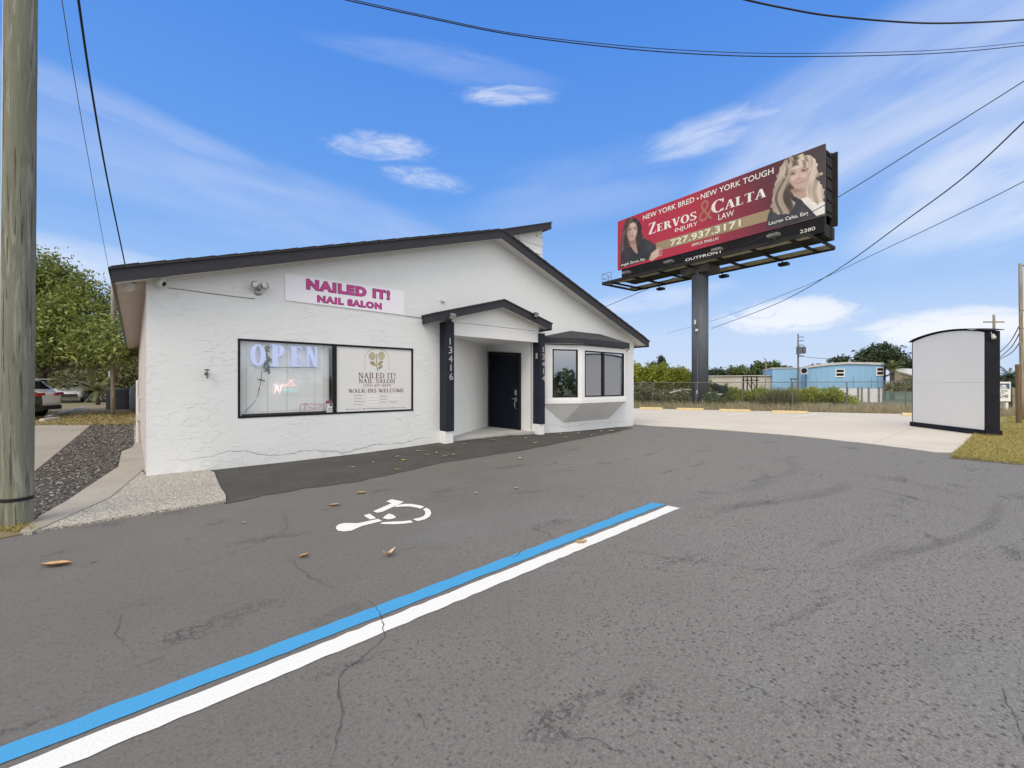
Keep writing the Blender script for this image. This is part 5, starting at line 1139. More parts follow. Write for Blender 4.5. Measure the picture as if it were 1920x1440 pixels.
class Paint:
    """continuous-tone picture printed on the flat panel: one small cell per dot of ink"""
    def __init__(s, x0, y0, x1, y1, step):
        s.xs = np.arange(x0, x1 + .1, step); s.ys = np.arange(y0, y1 + .1, step); s.X, s.Y = np.meshgrid(s.xs, s.ys); s.C = np.zeros(s.X.shape + (3,)); s.A = np.zeros(s.X.shape, bool)
    def lay(s, mask, col): m_ = np.clip(mask, 0, 1)[..., None]; s.C = s.C * (1 - m_) + np.asarray(col, float) * m_; return s
    def ell(s, cx, cy, rx, ry, rot, soft): c, n = math.cos(rad(rot)), math.sin(rad(rot)); u = ((s.X - cx) * c + (s.Y - cy) * n) / rx; v_ = (-(s.X - cx) * n + (s.Y - cy) * c) / ry; return 1 / (1 + np.exp((np.sqrt(u * u + v_ * v_) - 1) / soft * 4))
    def blob(s, cx, cy, rx, ry, rot=0): c, n = math.cos(rad(rot)), math.sin(rad(rot)); u = ((s.X - cx) * c + (s.Y - cy) * n) / rx; v_ = (-(s.X - cx) * n + (s.Y - cy) * c) / ry; return np.exp(-(u * u + v_ * v_))
    def hair(s, mask, dark, light, flow, hl):
        g_ = np.arange(-3000, 5000.); rs_ = np.random.default_rng(17); n_ = lambda w: np.interp(flow + 5 * np.sin(s.Y / 60), g_[::w], rs_.random(len(g_[::w]))) - .5
        k = .45 + .75 * n_(34) + .60 * n_(15) + .35 * n_(7) + .75 * hl; k = np.clip(k, 0, 1)[..., None]
        col = np.asarray(dark) * (1 - k) + np.asarray(light) * k; m_ = mask.astype(float)[..., None]; s.C = s.C * (1 - m_) + col * m_; s.A |= mask
    def build(s):
        ny, nx = s.X.shape; b = MB(); b.v = [tuple(bp.hit(*Q(x, y)) + bp.n * .005) for y in s.ys for x in s.xs]; ok = s.A[:-1, :-1] & s.A[1:, 1:]
        b.f = [[j * nx + i, (j + 1) * nx + i, (j + 1) * nx + i + 1, j * nx + i + 1] for j, i in zip(*np.nonzero(ok))]; b.mi = [0] * len(b.f); o = b.build('portrait', M_PRINT, front)
        ca = o.data.attributes.new('ink', 'FLOAT_COLOR', 'POINT'); ca.data.foreach_set('color', np.concatenate([s.C, np.ones(s.X.shape + (1,))], -1).astype(np.float32).ravel()); return o
# dark-haired woman in a dark jacket
P = Paint(156, 618, 500, 1022, 4)
hairp = wav([(178, 990), (170, 880), (176, 790), (190, 700), (215, 648), (262, 627), (305, 642), (330, 690), (338, 760), (372, 800), (398, 860), (392, 920), (300, 950)], 4)
bodyp = [(166, 1018), (178, 900), (215, 850), (255, 860), (300, 850), (345, 790), (395, 805), (440, 842), (447, 900), (400, 945), (345, 960)]
P.C[:] = (.05, .03, .03); hm = inpoly(P.X, P.Y, hairp); fl_ = P.X + 14 * np.sin(P.Y / 38) + .25 * P.Y
P.hair(hm, (.012, .008, .008), (.13, .075, .06), fl_, -.35 + .5 * P.blob(205, 720, 40, 70) + .5 * P.blob(350, 850, 50, 60) + .45 * P.blob(210, 880, 30, 60))
bm = inpoly(P.X, P.Y, bodyp); P.lay(bm * 1.0, (.022, .02, .023)); P.A |= bm; P.lay(bm * P.blob(395, 850, 40, 50) * .6, (.06, .055, .06)); P.lay(bm * P.blob(225, 920, 30, 70) * .4, (.05, .045, .05))
P.lay(inpoly(P.X, P.Y, [(236, 795), (284, 785), (292, 830), (304, 905), (280, 890), (248, 845)]) * 1.0, (.40, .25, .20)); P.lay(P.blob(262, 815, 26, 18) * .65, (.20, .11, .09))
face = P.ell(261, 735, 37, 70, 6, .16); P.lay(face, (.55, .38, .31)); P.lay(face * P.blob(236, 760, 18, 60) * .65, (.28, .16, .13)); P.lay(face * P.blob(270, 695, 26, 22) * .6, (.70, .52, .44)); P.lay(face * P.blob(280, 748, 14, 16) * .5, (.68, .48, .41)); P.lay(face * P.blob(296, 760, 10, 40) * .4, (.33, .2, .16))
for ex, ey in ((244, 722), (283, 714)): P.lay(P.blob(ex, ey, 13, 7, -10) * .7, (.20, .11, .10)); P.lay(P.blob(ex, ey, 8, 5.5, -10) * .98, (.02, .015, .015)); P.lay(P.blob(ex, ey - 14, 15, 3.5, -12) * .8, (.06, .035, .03))
P.lay(P.blob(266, 745, 5, 14, 5) * .45, (.34, .2, .17)); P.lay(P.blob(264, 752, 9, 4) * .6, (.24, .13, .12)); P.lay(P.blob(264, 773, 15, 5, -8) * .95, (.36, .07, .08)); P.lay(P.blob(265, 772, 11, 1.6, -8) * .7, (.14, .03, .03)); P.lay(P.blob(264, 790, 12, 5) * .35, (.3, .18, .15))
fr_ = inpoly(P.X, P.Y, wav([(208, 775), (203, 700), (235, 648), (288, 643), (303, 692), (284, 666), (248, 676), (228, 712), (224, 775)], 3)); P.hair(fr_, (.015, .01, .01), (.12, .07, .055), fl_, -.3 + .4 * P.blob(240, 670, 20, 20))
for poly in ([(388, 948), (405, 900), (430, 880), (455, 900), (452, 930), (412, 960)], [(425, 890), (460, 850), (470, 858), (445, 895)], [(440, 890), (486, 860), (493, 868), (452, 902)], [(448, 902), (494, 886), (495, 896), (450, 914)], [(446, 916), (490, 906), (488, 916), (442, 932)]):
    m_ = inpoly(P.X, P.Y, poly); P.lay(m_ * 1.0, (.58, .42, .35)); P.A |= m_
P.lay(P.blob(405, 940, 14, 14) * .5 * P.A, (.34, .22, .18)); P.build()
# fair-haired woman in a dark jacket over a white top
P = Paint(1262, 132, 1708, 720, 4)
hairp = wav([(1400, 612), (1340, 602), (1300, 555), (1308, 480), (1328, 400), (1345, 320), (1375, 235), (1440, 175), (1540, 148), (1615, 172), (1650, 230), (1655, 285), (1694, 300), (1662, 330), (1642, 336), (1674, 380), (1705, 420), (1702, 500), (1690, 525), (1640, 545), (1560, 500), (1470, 470)], 7)
bodyp = [(1268, 714), (1275, 620), (1300, 570), (1360, 560), (1440, 470), (1540, 480), (1640, 622), (1500, 662)]
P.C[:] = (.05, .045, .05); bm = inpoly(P.X, P.Y, bodyp); P.lay(bm * 1.0, (.030, .032, .042)); P.A |= bm; P.lay(bm * P.blob(1330, 640, 50, 60) * .5, (.07, .07, .085)); P.lay(bm * P.blob(1540, 600, 40, 50) * .5, (.075, .075, .09))
wm = inpoly(P.X, P.Y, [(1510, 478), (1560, 470), (1640, 505), (1707, 515), (1707, 603), (1645, 621)]); P.lay(wm * 1.0, (.78, .74, .70)); P.A |= wm; P.lay(wm * P.blob(1600, 560, 14, 60, -35) * .4, (.5, .46, .44))
hm = inpoly(P.X, P.Y, hairp) & ~wm | inpoly(P.X, P.Y, wav([(1560, 400), (1600, 330), (1640, 350), (1690, 420), (1698, 500), (1655, 535), (1600, 505), (1575, 450)], 7))
fl_ = P.X + 20 * np.sin(P.Y / 58 + .4 + P.X / 240) + .22 * np.abs(P.X - 1510) * (P.Y - 150) / 300
P.hair(hm, (.05, .03, .024), (.66, .54, .43), fl_, .10 + .40 * P.blob(1380, 300, 40, 90, 15) - .55 * P.blob(1430, 480, 55, 60) + .3 * P.blob(1350, 520, 30, 70) - .35 * P.blob(1440, 400, 22, 80) + .25 * P.blob(1560, 175, 70, 20) + .25 * P.blob(1650, 440, 24, 60) - .4 * P.blob(1590, 420, 16, 70))
P.lay(inpoly(P.X, P.Y, [(1448, 425), (1540, 410), (1568, 478), (1530, 492), (1478, 474)]) * 1.0, (.46, .32, .26)); P.lay(P.blob(1495, 425, 55, 22, -12) * .75, (.22, .13, .10))
face = P.ell(1506, 312, 76, 104, -10, .14); P.lay(face, (.58, .42, .35)); P.lay(face * P.blob(1440, 340, 24, 80, -8) * .7, (.36, .23, .18)); P.lay(face * P.blob(1578, 330, 20, 80) * .6, (.40, .26, .21)); P.lay(face * P.blob(1505, 240, 46, 30, -15) * .6, (.76, .61, .53)); P.lay(face * P.blob(1468, 340, 20, 20) * .5, (.74, .55, .47)); P.lay(face * P.blob(1556, 318, 20, 20) * .5, (.76, .56, .48)); P.lay(face * P.blob(1508, 400, 46, 16, -12) * .45, (.40, .26, .21))
for ex, ey in ((1466, 303), (1548, 278)): P.lay(P.blob(ex, ey, 24, 12, -17) * .6, (.28, .17, .14)); P.lay(P.blob(ex, ey, 17, 8, -17) * .98, (.02, .016, .016)); P.lay(P.blob(ex, ey - 20, 27, 5.5, -20) * .8, (.20, .12, .08))
P.lay(P.blob(1512, 318, 7, 26, -8) * .35, (.40, .26, .21)); P.lay(P.blob(1507, 338, 16, 6, -14) * .65, (.34, .20, .16)); P.lay(P.blob(1502, 322, 6, 14) * .4, (.80, .66, .58))
P.lay(P.blob(1514, 360, 40, 13, -16) * .97, (.26, .045, .055)); P.lay(P.blob(1514, 359, 28, 4.5, -16) * .9, (.80, .74, .70)); P.lay(P.blob(1512, 378, 26, 6, -14) * .35, (.42, .26, .22)); P.lay(P.blob(1470, 368, 6, 14) * .3, (.4, .26, .2))
for poly in ([(1412, 350), (1405, 285), (1448, 212), (1530, 190), (1594, 228), (1612, 300), (1586, 268), (1530, 232), (1470, 252), (1436, 305), (1428, 372)], [(1312, 520), (1335, 400), (1388, 328), (1418, 338), (1430, 400), (1440, 470), (1490, 530), (1440, 600), (1380, 610), (1340, 580)]):
    P.hair(inpoly(P.X, P.Y, wav(poly, 5)), (.06, .038, .028), (.68, .56, .45), fl_ + 20, .16 + .3 * P.blob(1430, 240, 30, 50, 30) - .45 * P.blob(1440, 490, 40, 50))
P.build()
BT('Angela Zervos, Esq.', (180, 1000), (362, 938), M_BW, vv=(.14, .38), bold=.012, off=.04); BT('Lauren Calta, Esq.', (1288, 692), (1592, 600), M_BW, vv=(.22, .46), bold=.012, off=.04)
ap = Plane(bp.P(0, 0, -.03), bp.u)
letter(ap, sans_polys('OUTFRONT', .01), Q(660, 962), Q(938, 872), M_BW, 'lettering', apr, .006, stagger=False); letter(ap, sans_polys('2280', .0), Q(1520, 752), Q(1634, 698), M_BW, 'lettering', apr, .006, stagger=False)

# ================================================================== WHITE MONUMENT SIGN CABINET
sa, sb = G(1710, 799, .012), G(1849, 817, .012); spn = Plane((sa.x, sa.y, 0), sb - sa); Ls = (Vector((sb.x, sb.y, 0)) - spn.o).length
cab = thing('sign_cabinet', spn.P(Ls / 2, .012, -.16), 'large blank white sign cabinet with arched top and black sides', 'sign')
zl, zr, zm = spn.uv(1708, 641)[1], spn.uv(1848, 621)[1], spn.uv(1785, 619.5)[1]
def arcz(s):  return (1 - s) * zl + s * zr + 4 * s * (1 - s) * (zm - ((1 - .56) * zl + .56 * zr)) * 1.02
n = 18; tp = [(Ls * k / n, arcz(k / n)) for k in range(n + 1)]
def sext(b, outline, n0, n1): b.hexa([spn.P(u, z, n0) for u, z in outline], [spn.P(u, z, n1) for u, z in outline])
b = MB(); sext(b, [(.04, .16), (Ls - .05, .16)] + [(min(max(u, .04), Ls - .05), z - .03) for u, z in tp][::-1], -.01, .004); b.build('face_panel', mat('blank_sign_face', (.81, .795, .755), (.79, .775, .74), .9, .4), cab)
b = MB(); sext(b, [(0, .03), (Ls, .03)] + tp[::-1], -.32, -.012); M_CAB = mat('cabinet_black', (.009, .010, .018), (.014, .015, .022), 5, .6, spec=.2); b.build('cabinet', M_CAB, cab)
b = MB(); sext(b, [(-.06, .02), (Ls + .02, .02), (Ls + .02, .155), (-.06, .155)], -.36, .03); b.build('base_trim', M_CAB, cab)
b = MB(); sext(b, [(-.08 + (Ls + .16) * k / n, arcz(k / n) + .012 + (-.03 if k in (0,) else 0)) for k in range(n + 1)] + [(-.08 + (Ls + .16) * k / n, arcz(k / n) + .03 + (-.03 if k in (0,) else 0)) for k in range(n, -1, -1)], -.36, .05); b.build('cap', M_DARKSTEEL, cab)
b = MB(); sext(b, [(Ls - .048, .16), (Ls, .16), (Ls, arcz(1) - .01), (Ls - .048, arcz(.98) - .01)], -.011, .003); b.build('edge_trim', M_CAB, cab)
b = MB(); sext(b, [(0, .16), (.038, .16), (.038, arcz(.02) - .01), (0, arcz(0) - .01)], -.011, .003); b.build('edge_trim', M_CAB, cab)
b = MB(); sext(b, [(.05, 1.44), (Ls - .06, 1.44), (Ls - .06, 1.447), (.05, 1.447)], .0045, .0055); b.build('panel_seam', mat('seam_grey', (.50, .49, .46), None, 4, .6), cab)
q = spn.P(Ls + .03, arcz(1) - .14, -.12); o = thing('security_camera', q, 'white bullet camera at the top corner of the sign cabinet', 'camera')
b = MB(); ax_ = (RT * .5 - FW * .55 - UP * .45).normalized(); b.lathe(q + RT * .02, [(.03, -.12), (.045, -.1), (.045, .10), (.05, .11)], 12, (-RT * .5 - FW * .6 - UP * .4)); b.build('head', M_PLASTIC, o, smooth=True)
b = MB(); b.tube([q, q + UP * .10 + FW * .03, q + UP * .14 + FW * .1], .016, 6); b.build('arm', M_PLASTIC, o)
# for-sale sign on the verge
sp = R(1868, 752, 22); s0 = Plane((R(1838, 720, 22).x, R(1838, 720, 22).y, 0), RT)
fs = thing('yard_sign', R(1866, 752, 22), 'white real estate yard sign with dark blue band behind the sign cabinet', 'sign')
zt, zb_ = s0.uv(1880, 716)[1], s0.uv(1880, 752.5)[1]; uR = s0.uv(1895, 720)[0]
b = MB(); sb_ = lambda b, u0, u1, z0, z1, n0, n1: b.hexa([s0.P(u0, z0, n0), s0.P(u1, z0, n0), s0.P(u1, z0, n1), s0.P(u0, z0, n1)][::-1], [s0.P(u0, z1, n0), s0.P(u1, z1, n0), s0.P(u1, z1, n1), s0.P(u0, z1, n1)][::-1])
sb_(b, 0, uR, zb_, zt, -.03, 0); b.build('board', M_WHITE, fs)
b = MB(); sb_(b, .02, uR - .06, s0.uv(1880, 729.5)[1], s0.uv(1880, 719)[1], .001, .006); b.build('band', mat('slate_blue_print', (.07, .13, .22), None, 4, .5), fs)
for u in (uR - .20, .05): b = MB(); sb_(b, u, u + .12, -.1, zt, -.11, -.031); b.build('post', M_WHITE, fs)
b = MB(); sb_(b, 0, uR - .02, zb_ - .03, zb_ - .001, -.03, .004); b.build('edge', M_DARKSTEEL, fs)
letter(s0, sans_polys('6-2348', .01), (1867, 746), (1890, 739.5), M_BLACK, 'lettering', fs, .004, stagger=False)

b = MB()
for x0, x1, y_, h_ in ((1868, 1876, 722, 3), (1878, 1886, 722, 3), (1868, 1888, 726.5, 2)): sb_(b, s0.uv(x0, y_)[0], s0.uv(x1, y_)[0], s0.uv(x0, y_ + h_)[1], s0.uv(x0, y_)[1], .006, .009)
b.build('print', M_WHITE, fs)
b = MB()
for x0, x1, y_, h_ in ((1868, 1875, 732, 2), (1876.5, 1889, 732, 2), (1869, 1884, 736, 1.6)): sb_(b, s0.uv(x0, y_)[0], s0.uv(x1, y_)[0], s0.uv(x0, y_ + h_)[1], s0.uv(x0, y_)[1], .001, .004)
b.build('print', mat('teal_print', (.12, .22, .22), None, 4, .5), fs)

# ================================================================== PARKING LOT FURNITURE
stop_m = mat('yellow_wheel_stop', (.66, .54, .29), (.58, .47, .26), 4, .8, .3, 30)
ends = [((1199, 767.5), (1243, 768.5)), ((1268, 769), (1320, 770.3)), ((1348, 771), (1408, 773)), ((1446, 774), (1516, 776.5)), ((1688, 779), (1756, 781))]
labs = ['yellow concrete wheel stop nearest the salon corner', 'yellow wheel stop right in front of the billboard column', 'yellow wheel stop just right of the billboard column', 'yellow wheel stop just in front of the spiky grey-green shrub', 'yellow wheel stop half hidden by the white sign cabinet']
for (a, c), lab in zip(ends, labs):
    p, q = G(*a), G(*c); p.z = q.z = .012; mid = (p + q) / 2; d = cbd; s = Vector((-d.y, d.x, 0)); hl = (q - p).length / 2
    b = MB(); b.hexa([mid - d * hl - s * .08, mid + d * hl - s * .08, mid + d * hl + s * .08, mid - d * hl + s * .08], [mid - d * (hl - .03) - s * .055 + UP * .12, mid + d * (hl - .03) - s * .055 + UP * .12, mid + d * (hl - .03) + s * .055 + UP * .12, mid - d * (hl - .03) + s * .055 + UP * .12])
    tag(b.build('wheel_stop', stop_m, bevel=.015), lab, 'wheel stop', 'yellow wheel stops along the far edge of the concrete lot')
faded = mk_paint('faded_line_paint', (.78, .77, .73))
for a, c, lab in (((1362, 779.5), (1408, 773.8), 'faded white bay line beside the third yellow wheel stop'), ((1484, 783), (1535, 776), 'faded white bay line right of the fourth yellow wheel stop')):
    p, q = G(*a), G(*c); s = (q - p).normalized().cross(UP) * .06; b = MB(); b.face([v_ + UP * .0165 for v_ in (p - s, p + s, q + s, q - s)][::1]); o = b.build('parking_line', faded); tag(o, lab, 'road marking')

# ================================================================== PLANTS
def leaf_cloud(blobs, n, size, clump=.5, seed=0, flat=.0, shell=.55):
    """many small leaf faces gathered in clumps over the volume of several ellipsoids; returns mesh builder and a per-vertex tone"""
    rg = np.random.default_rng(seed); vol = np.array([bx[1] * bx[2] * bx[3] for bx in blobs]); vol = vol / vol.sum(); V = []; T = []
    for bl_, w in zip(blobs, vol):
        c, rx, ry, rz = np.array(bl_[0], float), bl_[1], bl_[2], bl_[3]; m_ = max(8, int(n * w)); nc = max(4, m_ // 26)
        d = rg.normal(size=(nc, 3)); d /= np.linalg.norm(d, axis=1)[:, None]; rr = (shell + (1 - shell) * rg.random(nc)) ** (1.0) * (.82 + .3 * rg.random(nc)); cc = d * rr[:, None]
        ct = rg.random(nc); idx = rg.integers(0, nc, m_); off = rg.normal(size=(m_, 3)) * clump * .35
        p = cc[idx] * np.array([rx, ry, rz]) + off + c
        a = rg.normal(size=(m_, 3)); a[:, 2] *= (1 - flat); a /= np.linalg.norm(a, axis=1)[:, None]; u = rg.normal(size=(m_, 3)); e = np.cross(a, u); e /= np.linalg.norm(e, axis=1)[:, None]
        s = size * (.6 + .8 * rg.random(m_))[:, None]
        q = np.stack([p - a * s, p + e * s * .42, p + a * s, p - e * s * .42], 1); V.append(q.reshape(-1, 3)); T.append(np.repeat(np.clip(.55 * ct[idx] + .45 * rg.random(m_), 0, 1), 4))
    V = np.concatenate(V); T = np.concatenate(T); b = MB(); b.v = V.tolist(); b.f = np.arange(len(V)).reshape(-1, 4).tolist(); b.mi = [0] * len(b.f); return b, T
M_BARK = mat('grey_bark', (.13, .105, .08), (.08, .065, .05), 8, .9, .5, 20, stretch=(1, 1, .3))
L_BIG = leafmat('broad_leaf', [(.03, .045, .012), (.09, .125, .028), (.19, .235, .05), (.33, .35, .085), (.52, .48, .19)], .3)
L_YEL = leafmat('yellow_green_leaf', [(.13, .16, .022), (.26, .30, .035), (.40, .42, .06), (.52, .50, .10)], .45)
L_MID = leafmat('mid_green_leaf', [(.05, .08, .025), (.10, .14, .045), (.16, .205, .07), (.24, .28, .11)], .3)
L_DARK = leafmat('dark_oak_leaf', [(.025, .04, .022), (.045, .07, .035), (.075, .105, .055), (.12, .15, .085)], .25)
L_WEED = leafmat('olive_weed', [(.08, .09, .04), (.15, .155, .065), (.23, .225, .105), (.33, .29, .16)], .35)
L_PALM = leafmat('palm_frond', [(.06, .085, .03), (.14, .165, .06), (.24, .25, .09), (.36, .32, .15)], .3)
def tree(name, loc, label, cat, blobs, n, size, m, trunk_r, seed, clump=.5, group=None, limbs=5, shell=.5):
    o = thing(name, loc, label, cat, group); loc = Vector(loc); rg = random.Random(seed)
    b = MB(); top = Vector(np.mean([bl_[0] for bl_ in blobs], axis=0)); k1 = loc.lerp(top, .45) + Vector((rg.uniform(-.1, .1), rg.uniform(-.1, .1), 0))
    b.tube([loc - UP * .1, loc.lerp(k1, .5) + Vector((.05, 0, 0)), k1, k1.lerp(top, .6)], [trunk_r * 1.15, trunk_r, trunk_r * .8, trunk_r * .4], 9)
    for k in range(limbs):
        bl_ = blobs[k % len(blobs)]; e = Vector(bl_[0]) + Vector((rg.uniform(-.5, .5) * bl_[1], rg.uniform(-.5, .5) * bl_[2], rg.uniform(-.3, .5) * bl_[3])); b.tube([k1, k1.lerp(e, .5) + Vector((0, 0, -.1)), e], [trunk_r * .55, trunk_r * .35, trunk_r * .1], 6)
    b.build('trunk', M_BARK, o, smooth=True)
    c, T = leaf_cloud(blobs, n, size, clump, seed, shell=shell); c.build('crown', m, o, tone=T); return o
def bush(loc, label, blobs, n, size, m, seed, name='bush', cat='bush', clump=.4, group=None, shell=.5):
    c, T = leaf_cloud(blobs, n, size, clump, seed, shell=shell); return tag(c.build(name, m, loc=loc, tone=T), label, cat, group)
def Bl(px, py, f, rpx, rpy, depth=None): k = f / FPX; return (R(px, py, f), rpx * k, (depth or rpx * k), rpy * k)
def gp(px, f, z=0.0): p = R(px, 720, f); p.z = z; return p
# big tree behind the near pole
f = 20.5
tree('broadleaf_tree', gp(56, f), 'large broadleaf tree with glossy yellow-green leaves behind the thick pole', 'tree',
     [Bl(60, 560, f, 85, 75, 2.0), Bl(150, 600, f - .4, 75, 62, 1.6), Bl(105, 640, f - .9, 105, 52, 1.8), Bl(190, 640, f - 1.6, 52, 45, 1.4), Bl(10, 620, f, 90, 80, 2), Bl(95, 520, f + .5, 55, 40, 1.4), Bl(218, 664, f - 2.4, 30, 26, .9), Bl(165, 550, f, 38, 26, .9)], 46000, .092, L_BIG, .19, 3, .70, limbs=11, shell=.45)
f = 36
tree('shrubby_tree', gp(95, f), 'grey-green thicket tree behind the parked cars under the big tree', 'tree', [Bl(90, 700, f, 50, 40, 3), Bl(130, 705, f - 1, 40, 34, 3), Bl(60, 690, f + 2, 60, 50, 3)], 9000, .16, L_WEED, .15, 5, .9)
tree('shrubby_tree', gp(230, f + 1), 'olive thicket tree between the slim pole and the building corner', 'tree', [Bl(225, 700, f, 45, 45, 3), Bl(260, 690, f + 1, 40, 52, 3), Bl(195, 705, f + 2, 40, 40, 3)], 9000, .16, L_WEED, .15, 6, .9)
bush(gp(20, 40), 'hazy green thicket far behind the white cars', [Bl(-60, 690, 44, 90, 45, 4), Bl(30, 700, 44, 60, 35, 4), Bl(150, 690, 46, 90, 40, 4), Bl(280, 690, 48, 80, 45, 4)], 9000, .2, L_MID, 8, 'thicket', 'thicket', 1.2)
def palm_fan(loc, crown, label, nf, L, seed, m=L_PALM, tr=.12, group=None, droop=.5):
    rg = random.Random(seed); o = thing('palm_tree', loc, label, 'palm', group); loc = Vector(loc); crown = Vector(crown)
    b = MB(); b.tube([loc - UP * .1, loc.lerp(crown, .5) + Vector((rg.uniform(-.05, .05), 0, 0)), crown], [tr * 1.1, tr, tr * .9], 9); b.build('trunk', M_BARK, o, smooth=True)
    b = MB(); T = []
    for k in range(nf):
        az = rg.uniform(0, 6.283); el_ = rg.uniform(-.5, 1.2); d = Vector((math.cos(az) * math.cos(el_), math.sin(az) * math.cos(el_), math.sin(el_))); ln = L * rg.uniform(.7, 1.1); s = d.cross(UP).normalized(); tn = rg.random()
        rib = [crown + d * ln * t_ - UP * droop * ln * t_ * t_ * .6 for t_ in (0, .35, .7, 1.0)]
        for j in range(1, 4):
            for q in range(7):
                base = rib[j - 1].lerp(rib[j], q / 7); dd = (rib[j] - rib[j - 1]).normalized()
                for sg_ in (-1, 1):
                    tip = base + (s * sg_ * .75 + dd * .6 - UP * .3).normalized() * ln * (.34 - .07 * j); w = dd * ln * .018
                    b.face([base - w, base + w, tip]); T += [min(1, max(0, tn + rg.uniform(-.2, .2)))] * 3
    b.build('crown', m, o, tone=T); return o
palm_fan(gp(184, 30), R(184, 730, 30), 'low yellow-green palm beyond the silver car', 26, 1.5, 21)
palm_fan(gp(165, 40), R(167, 715, 40), 'pale young palm partly behind the silver car', 22, 1.5, 22)
# right side, beyond the concrete lot
FZ = -.27
f = 34
bush(gp(1240, f, FZ), 'tall bright yellow-green shrub mass between the salon and the billboard column', [Bl(1205, 705, f, 40, 26, 2), Bl(1250, 708, f - .5, 45, 25, 2), Bl(1285, 722, f, 30, 18, 2), Bl(1190, 715, f, 40, 30, 2)], 11000, .13, L_YEL, 31)
bush(gp(1230, f - 3, FZ), 'dull olive weed thicket under the yellow-green shrub', [Bl(1215, 745, f - 4, 45, 17, 1.3), Bl(1265, 745, f - 4, 38, 16, 1.2), Bl(1195, 738, f - 4, 30, 24, 1.2), Bl(1300, 750, f - 5, 22, 12, 1)], 7500, .09, L_WEED, 32, name='thicket', cat='thicket')
bush(gp(1345, 26.2, FZ), 'small leafy weed clump at the right foot of the billboard column', [Bl(1340, 756, 26.4, 14, 10, .6), Bl(1335, 745, 27, 8, 12, .5)], 1500, .07, L_MID, 33, clump=.25)
bush(gp(1340, 33, FZ), 'dark green shrub directly right of the billboard column', [Bl(1338, 732, 33, 16, 12, 1)], 1500, .1, L_DARK, 34)
bush(gp(1405, f, FZ), 'low clipped-looking yellow-green hedge in front of the long white shed', [Bl(1370, 742, f, 34, 14, 1.2), Bl(1420, 742, f, 40, 13, 1.2), Bl(1460, 744, f, 34, 12, 1.2)], 7000, .1, L_YEL, 35, name='hedge', cat='hedge')
bush(gp(1560, f - 1, FZ), 'rounded green hedge mound in front of the blue building', [Bl(1500, 744, f - 1, 36, 14, 1.2), Bl(1540, 741, f - 1, 40, 14, 1.3), Bl(1582, 750, f - 1, 24, 7, 1.0)], 8000, .1, L_YEL, 36, name='hedge', cat='hedge')
tree('cypress_tree', gp(1239, 48, FZ), 'pointed dark cypress rising above the yellow-green shrub', 'tree', [Bl(1239, 690, 48, 6.5, 24, .4), Bl(1240, 676, 48, 4, 12, .3)], 1800, .12, L_DARK, .1, 41, .3, limbs=0)
tree('cypress_tree', gp(1225, 50, FZ), 'smaller cypress tip left of the pointed cypress', 'tree', [Bl(1225, 692, 50, 5, 18, .4)], 900, .12, L_DARK, .1, 42, .3, limbs=0)
for i, (px, py, rx, ry, f_, m_, lab) in enumerate(((1268, 706, 20, 12, 60, L_DARK, 'far dark tree just left of the billboard column'), (1345, 700, 16, 8, 75, L_DARK, 'far low tree just right of the billboard column'), (1380, 697, 20, 10, 75, L_MID, 'far round tree above the middle of the white shed'), (1412, 700, 16, 8, 75, L_DARK, 'far low tree between the round tree and the bigger shed tree'), (1437, 690, 17, 13, 62, L_MID, 'loose-crowned tree at the left edge of the blue building'))):
    tree('background_tree', gp(px, f_, FZ), lab, 'tree', [Bl(px, py, f_, rx, ry, 2), Bl(px - rx * .5, py + 3, f_ + 1, rx * .5, ry * .7, 1.2), Bl(px + rx * .55, py + 2, f_ - .6, rx * .45, ry * .7, 1.2)], 1800, .24, m_, .14, 50 + i, .7, 'trees beyond the white shed', limbs=3, shell=.3)
f = 72
tree('oak_tree', gp(1650, f, FZ), 'wide dark oak rising behind the roof of the blue building', 'tree', [Bl(1640, 666, f, 22, 16, 2.5), Bl(1622, 678, f, 16, 9, 2), Bl(1660, 662, f + 1, 18, 12, 2.2), Bl(1680, 676, f, 18, 13, 2.2), Bl(1650, 654, f, 14, 8, 1.6), Bl(1697, 690, f, 14, 14, 2)], 6000, .28, L_DARK, .3, 61, .9, limbs=6, shell=.3)
tree('background_tree', gp(1573, f, FZ), 'small leafy treetop peeking over the blue roof ridge', 'tree', [Bl(1572, 677, f, 12, 5, 1.2), Bl(1582, 673, f, 7, 4, 1)], 700, .26, L_DARK, .14, 62, .6, limbs=2)
tree('background_tree', gp(1530, f + 5, FZ), 'flat dark treetop behind the left flat roof of the blue building', 'tree', [Bl(1535, 690, f + 5, 16, 4, 1.5), Bl(1475, 692, f + 5, 10, 4, 1.2)], 900, .26, L_DARK, .14, 63, .6, limbs=2)
palm_fan(gp(1673, 46, FZ), R(1673, 690, 46), 'brownish fan palm at the right corner of the blue building', 30, 1.45, 71, tr=.22)
bush(gp(1690, 44, FZ), 'grey-green shrub above the green picket fence', [Bl(1685, 727, 44, 28, 10, 1.3), Bl(1705, 722, 44, 20, 12, 1.2)], 2600, .13, L_WEED, 72)
palm_fan(gp(1893, 27), R(1893, 704, 27), 'dark palm clump behind the yard sign at right', 30, 1.0, 73, L_DARK, .12)
bush(gp(1900, 60), 'dark treeline behind the palm and yard sign at the right edge', [Bl(1880, 716, 60, 30, 10, 2), Bl(1925, 714, 60, 40, 14, 2), Bl(1840, 718, 60, 30, 8, 2)], 3000, .25, L_DARK, 74, name='treeline', cat='trees')
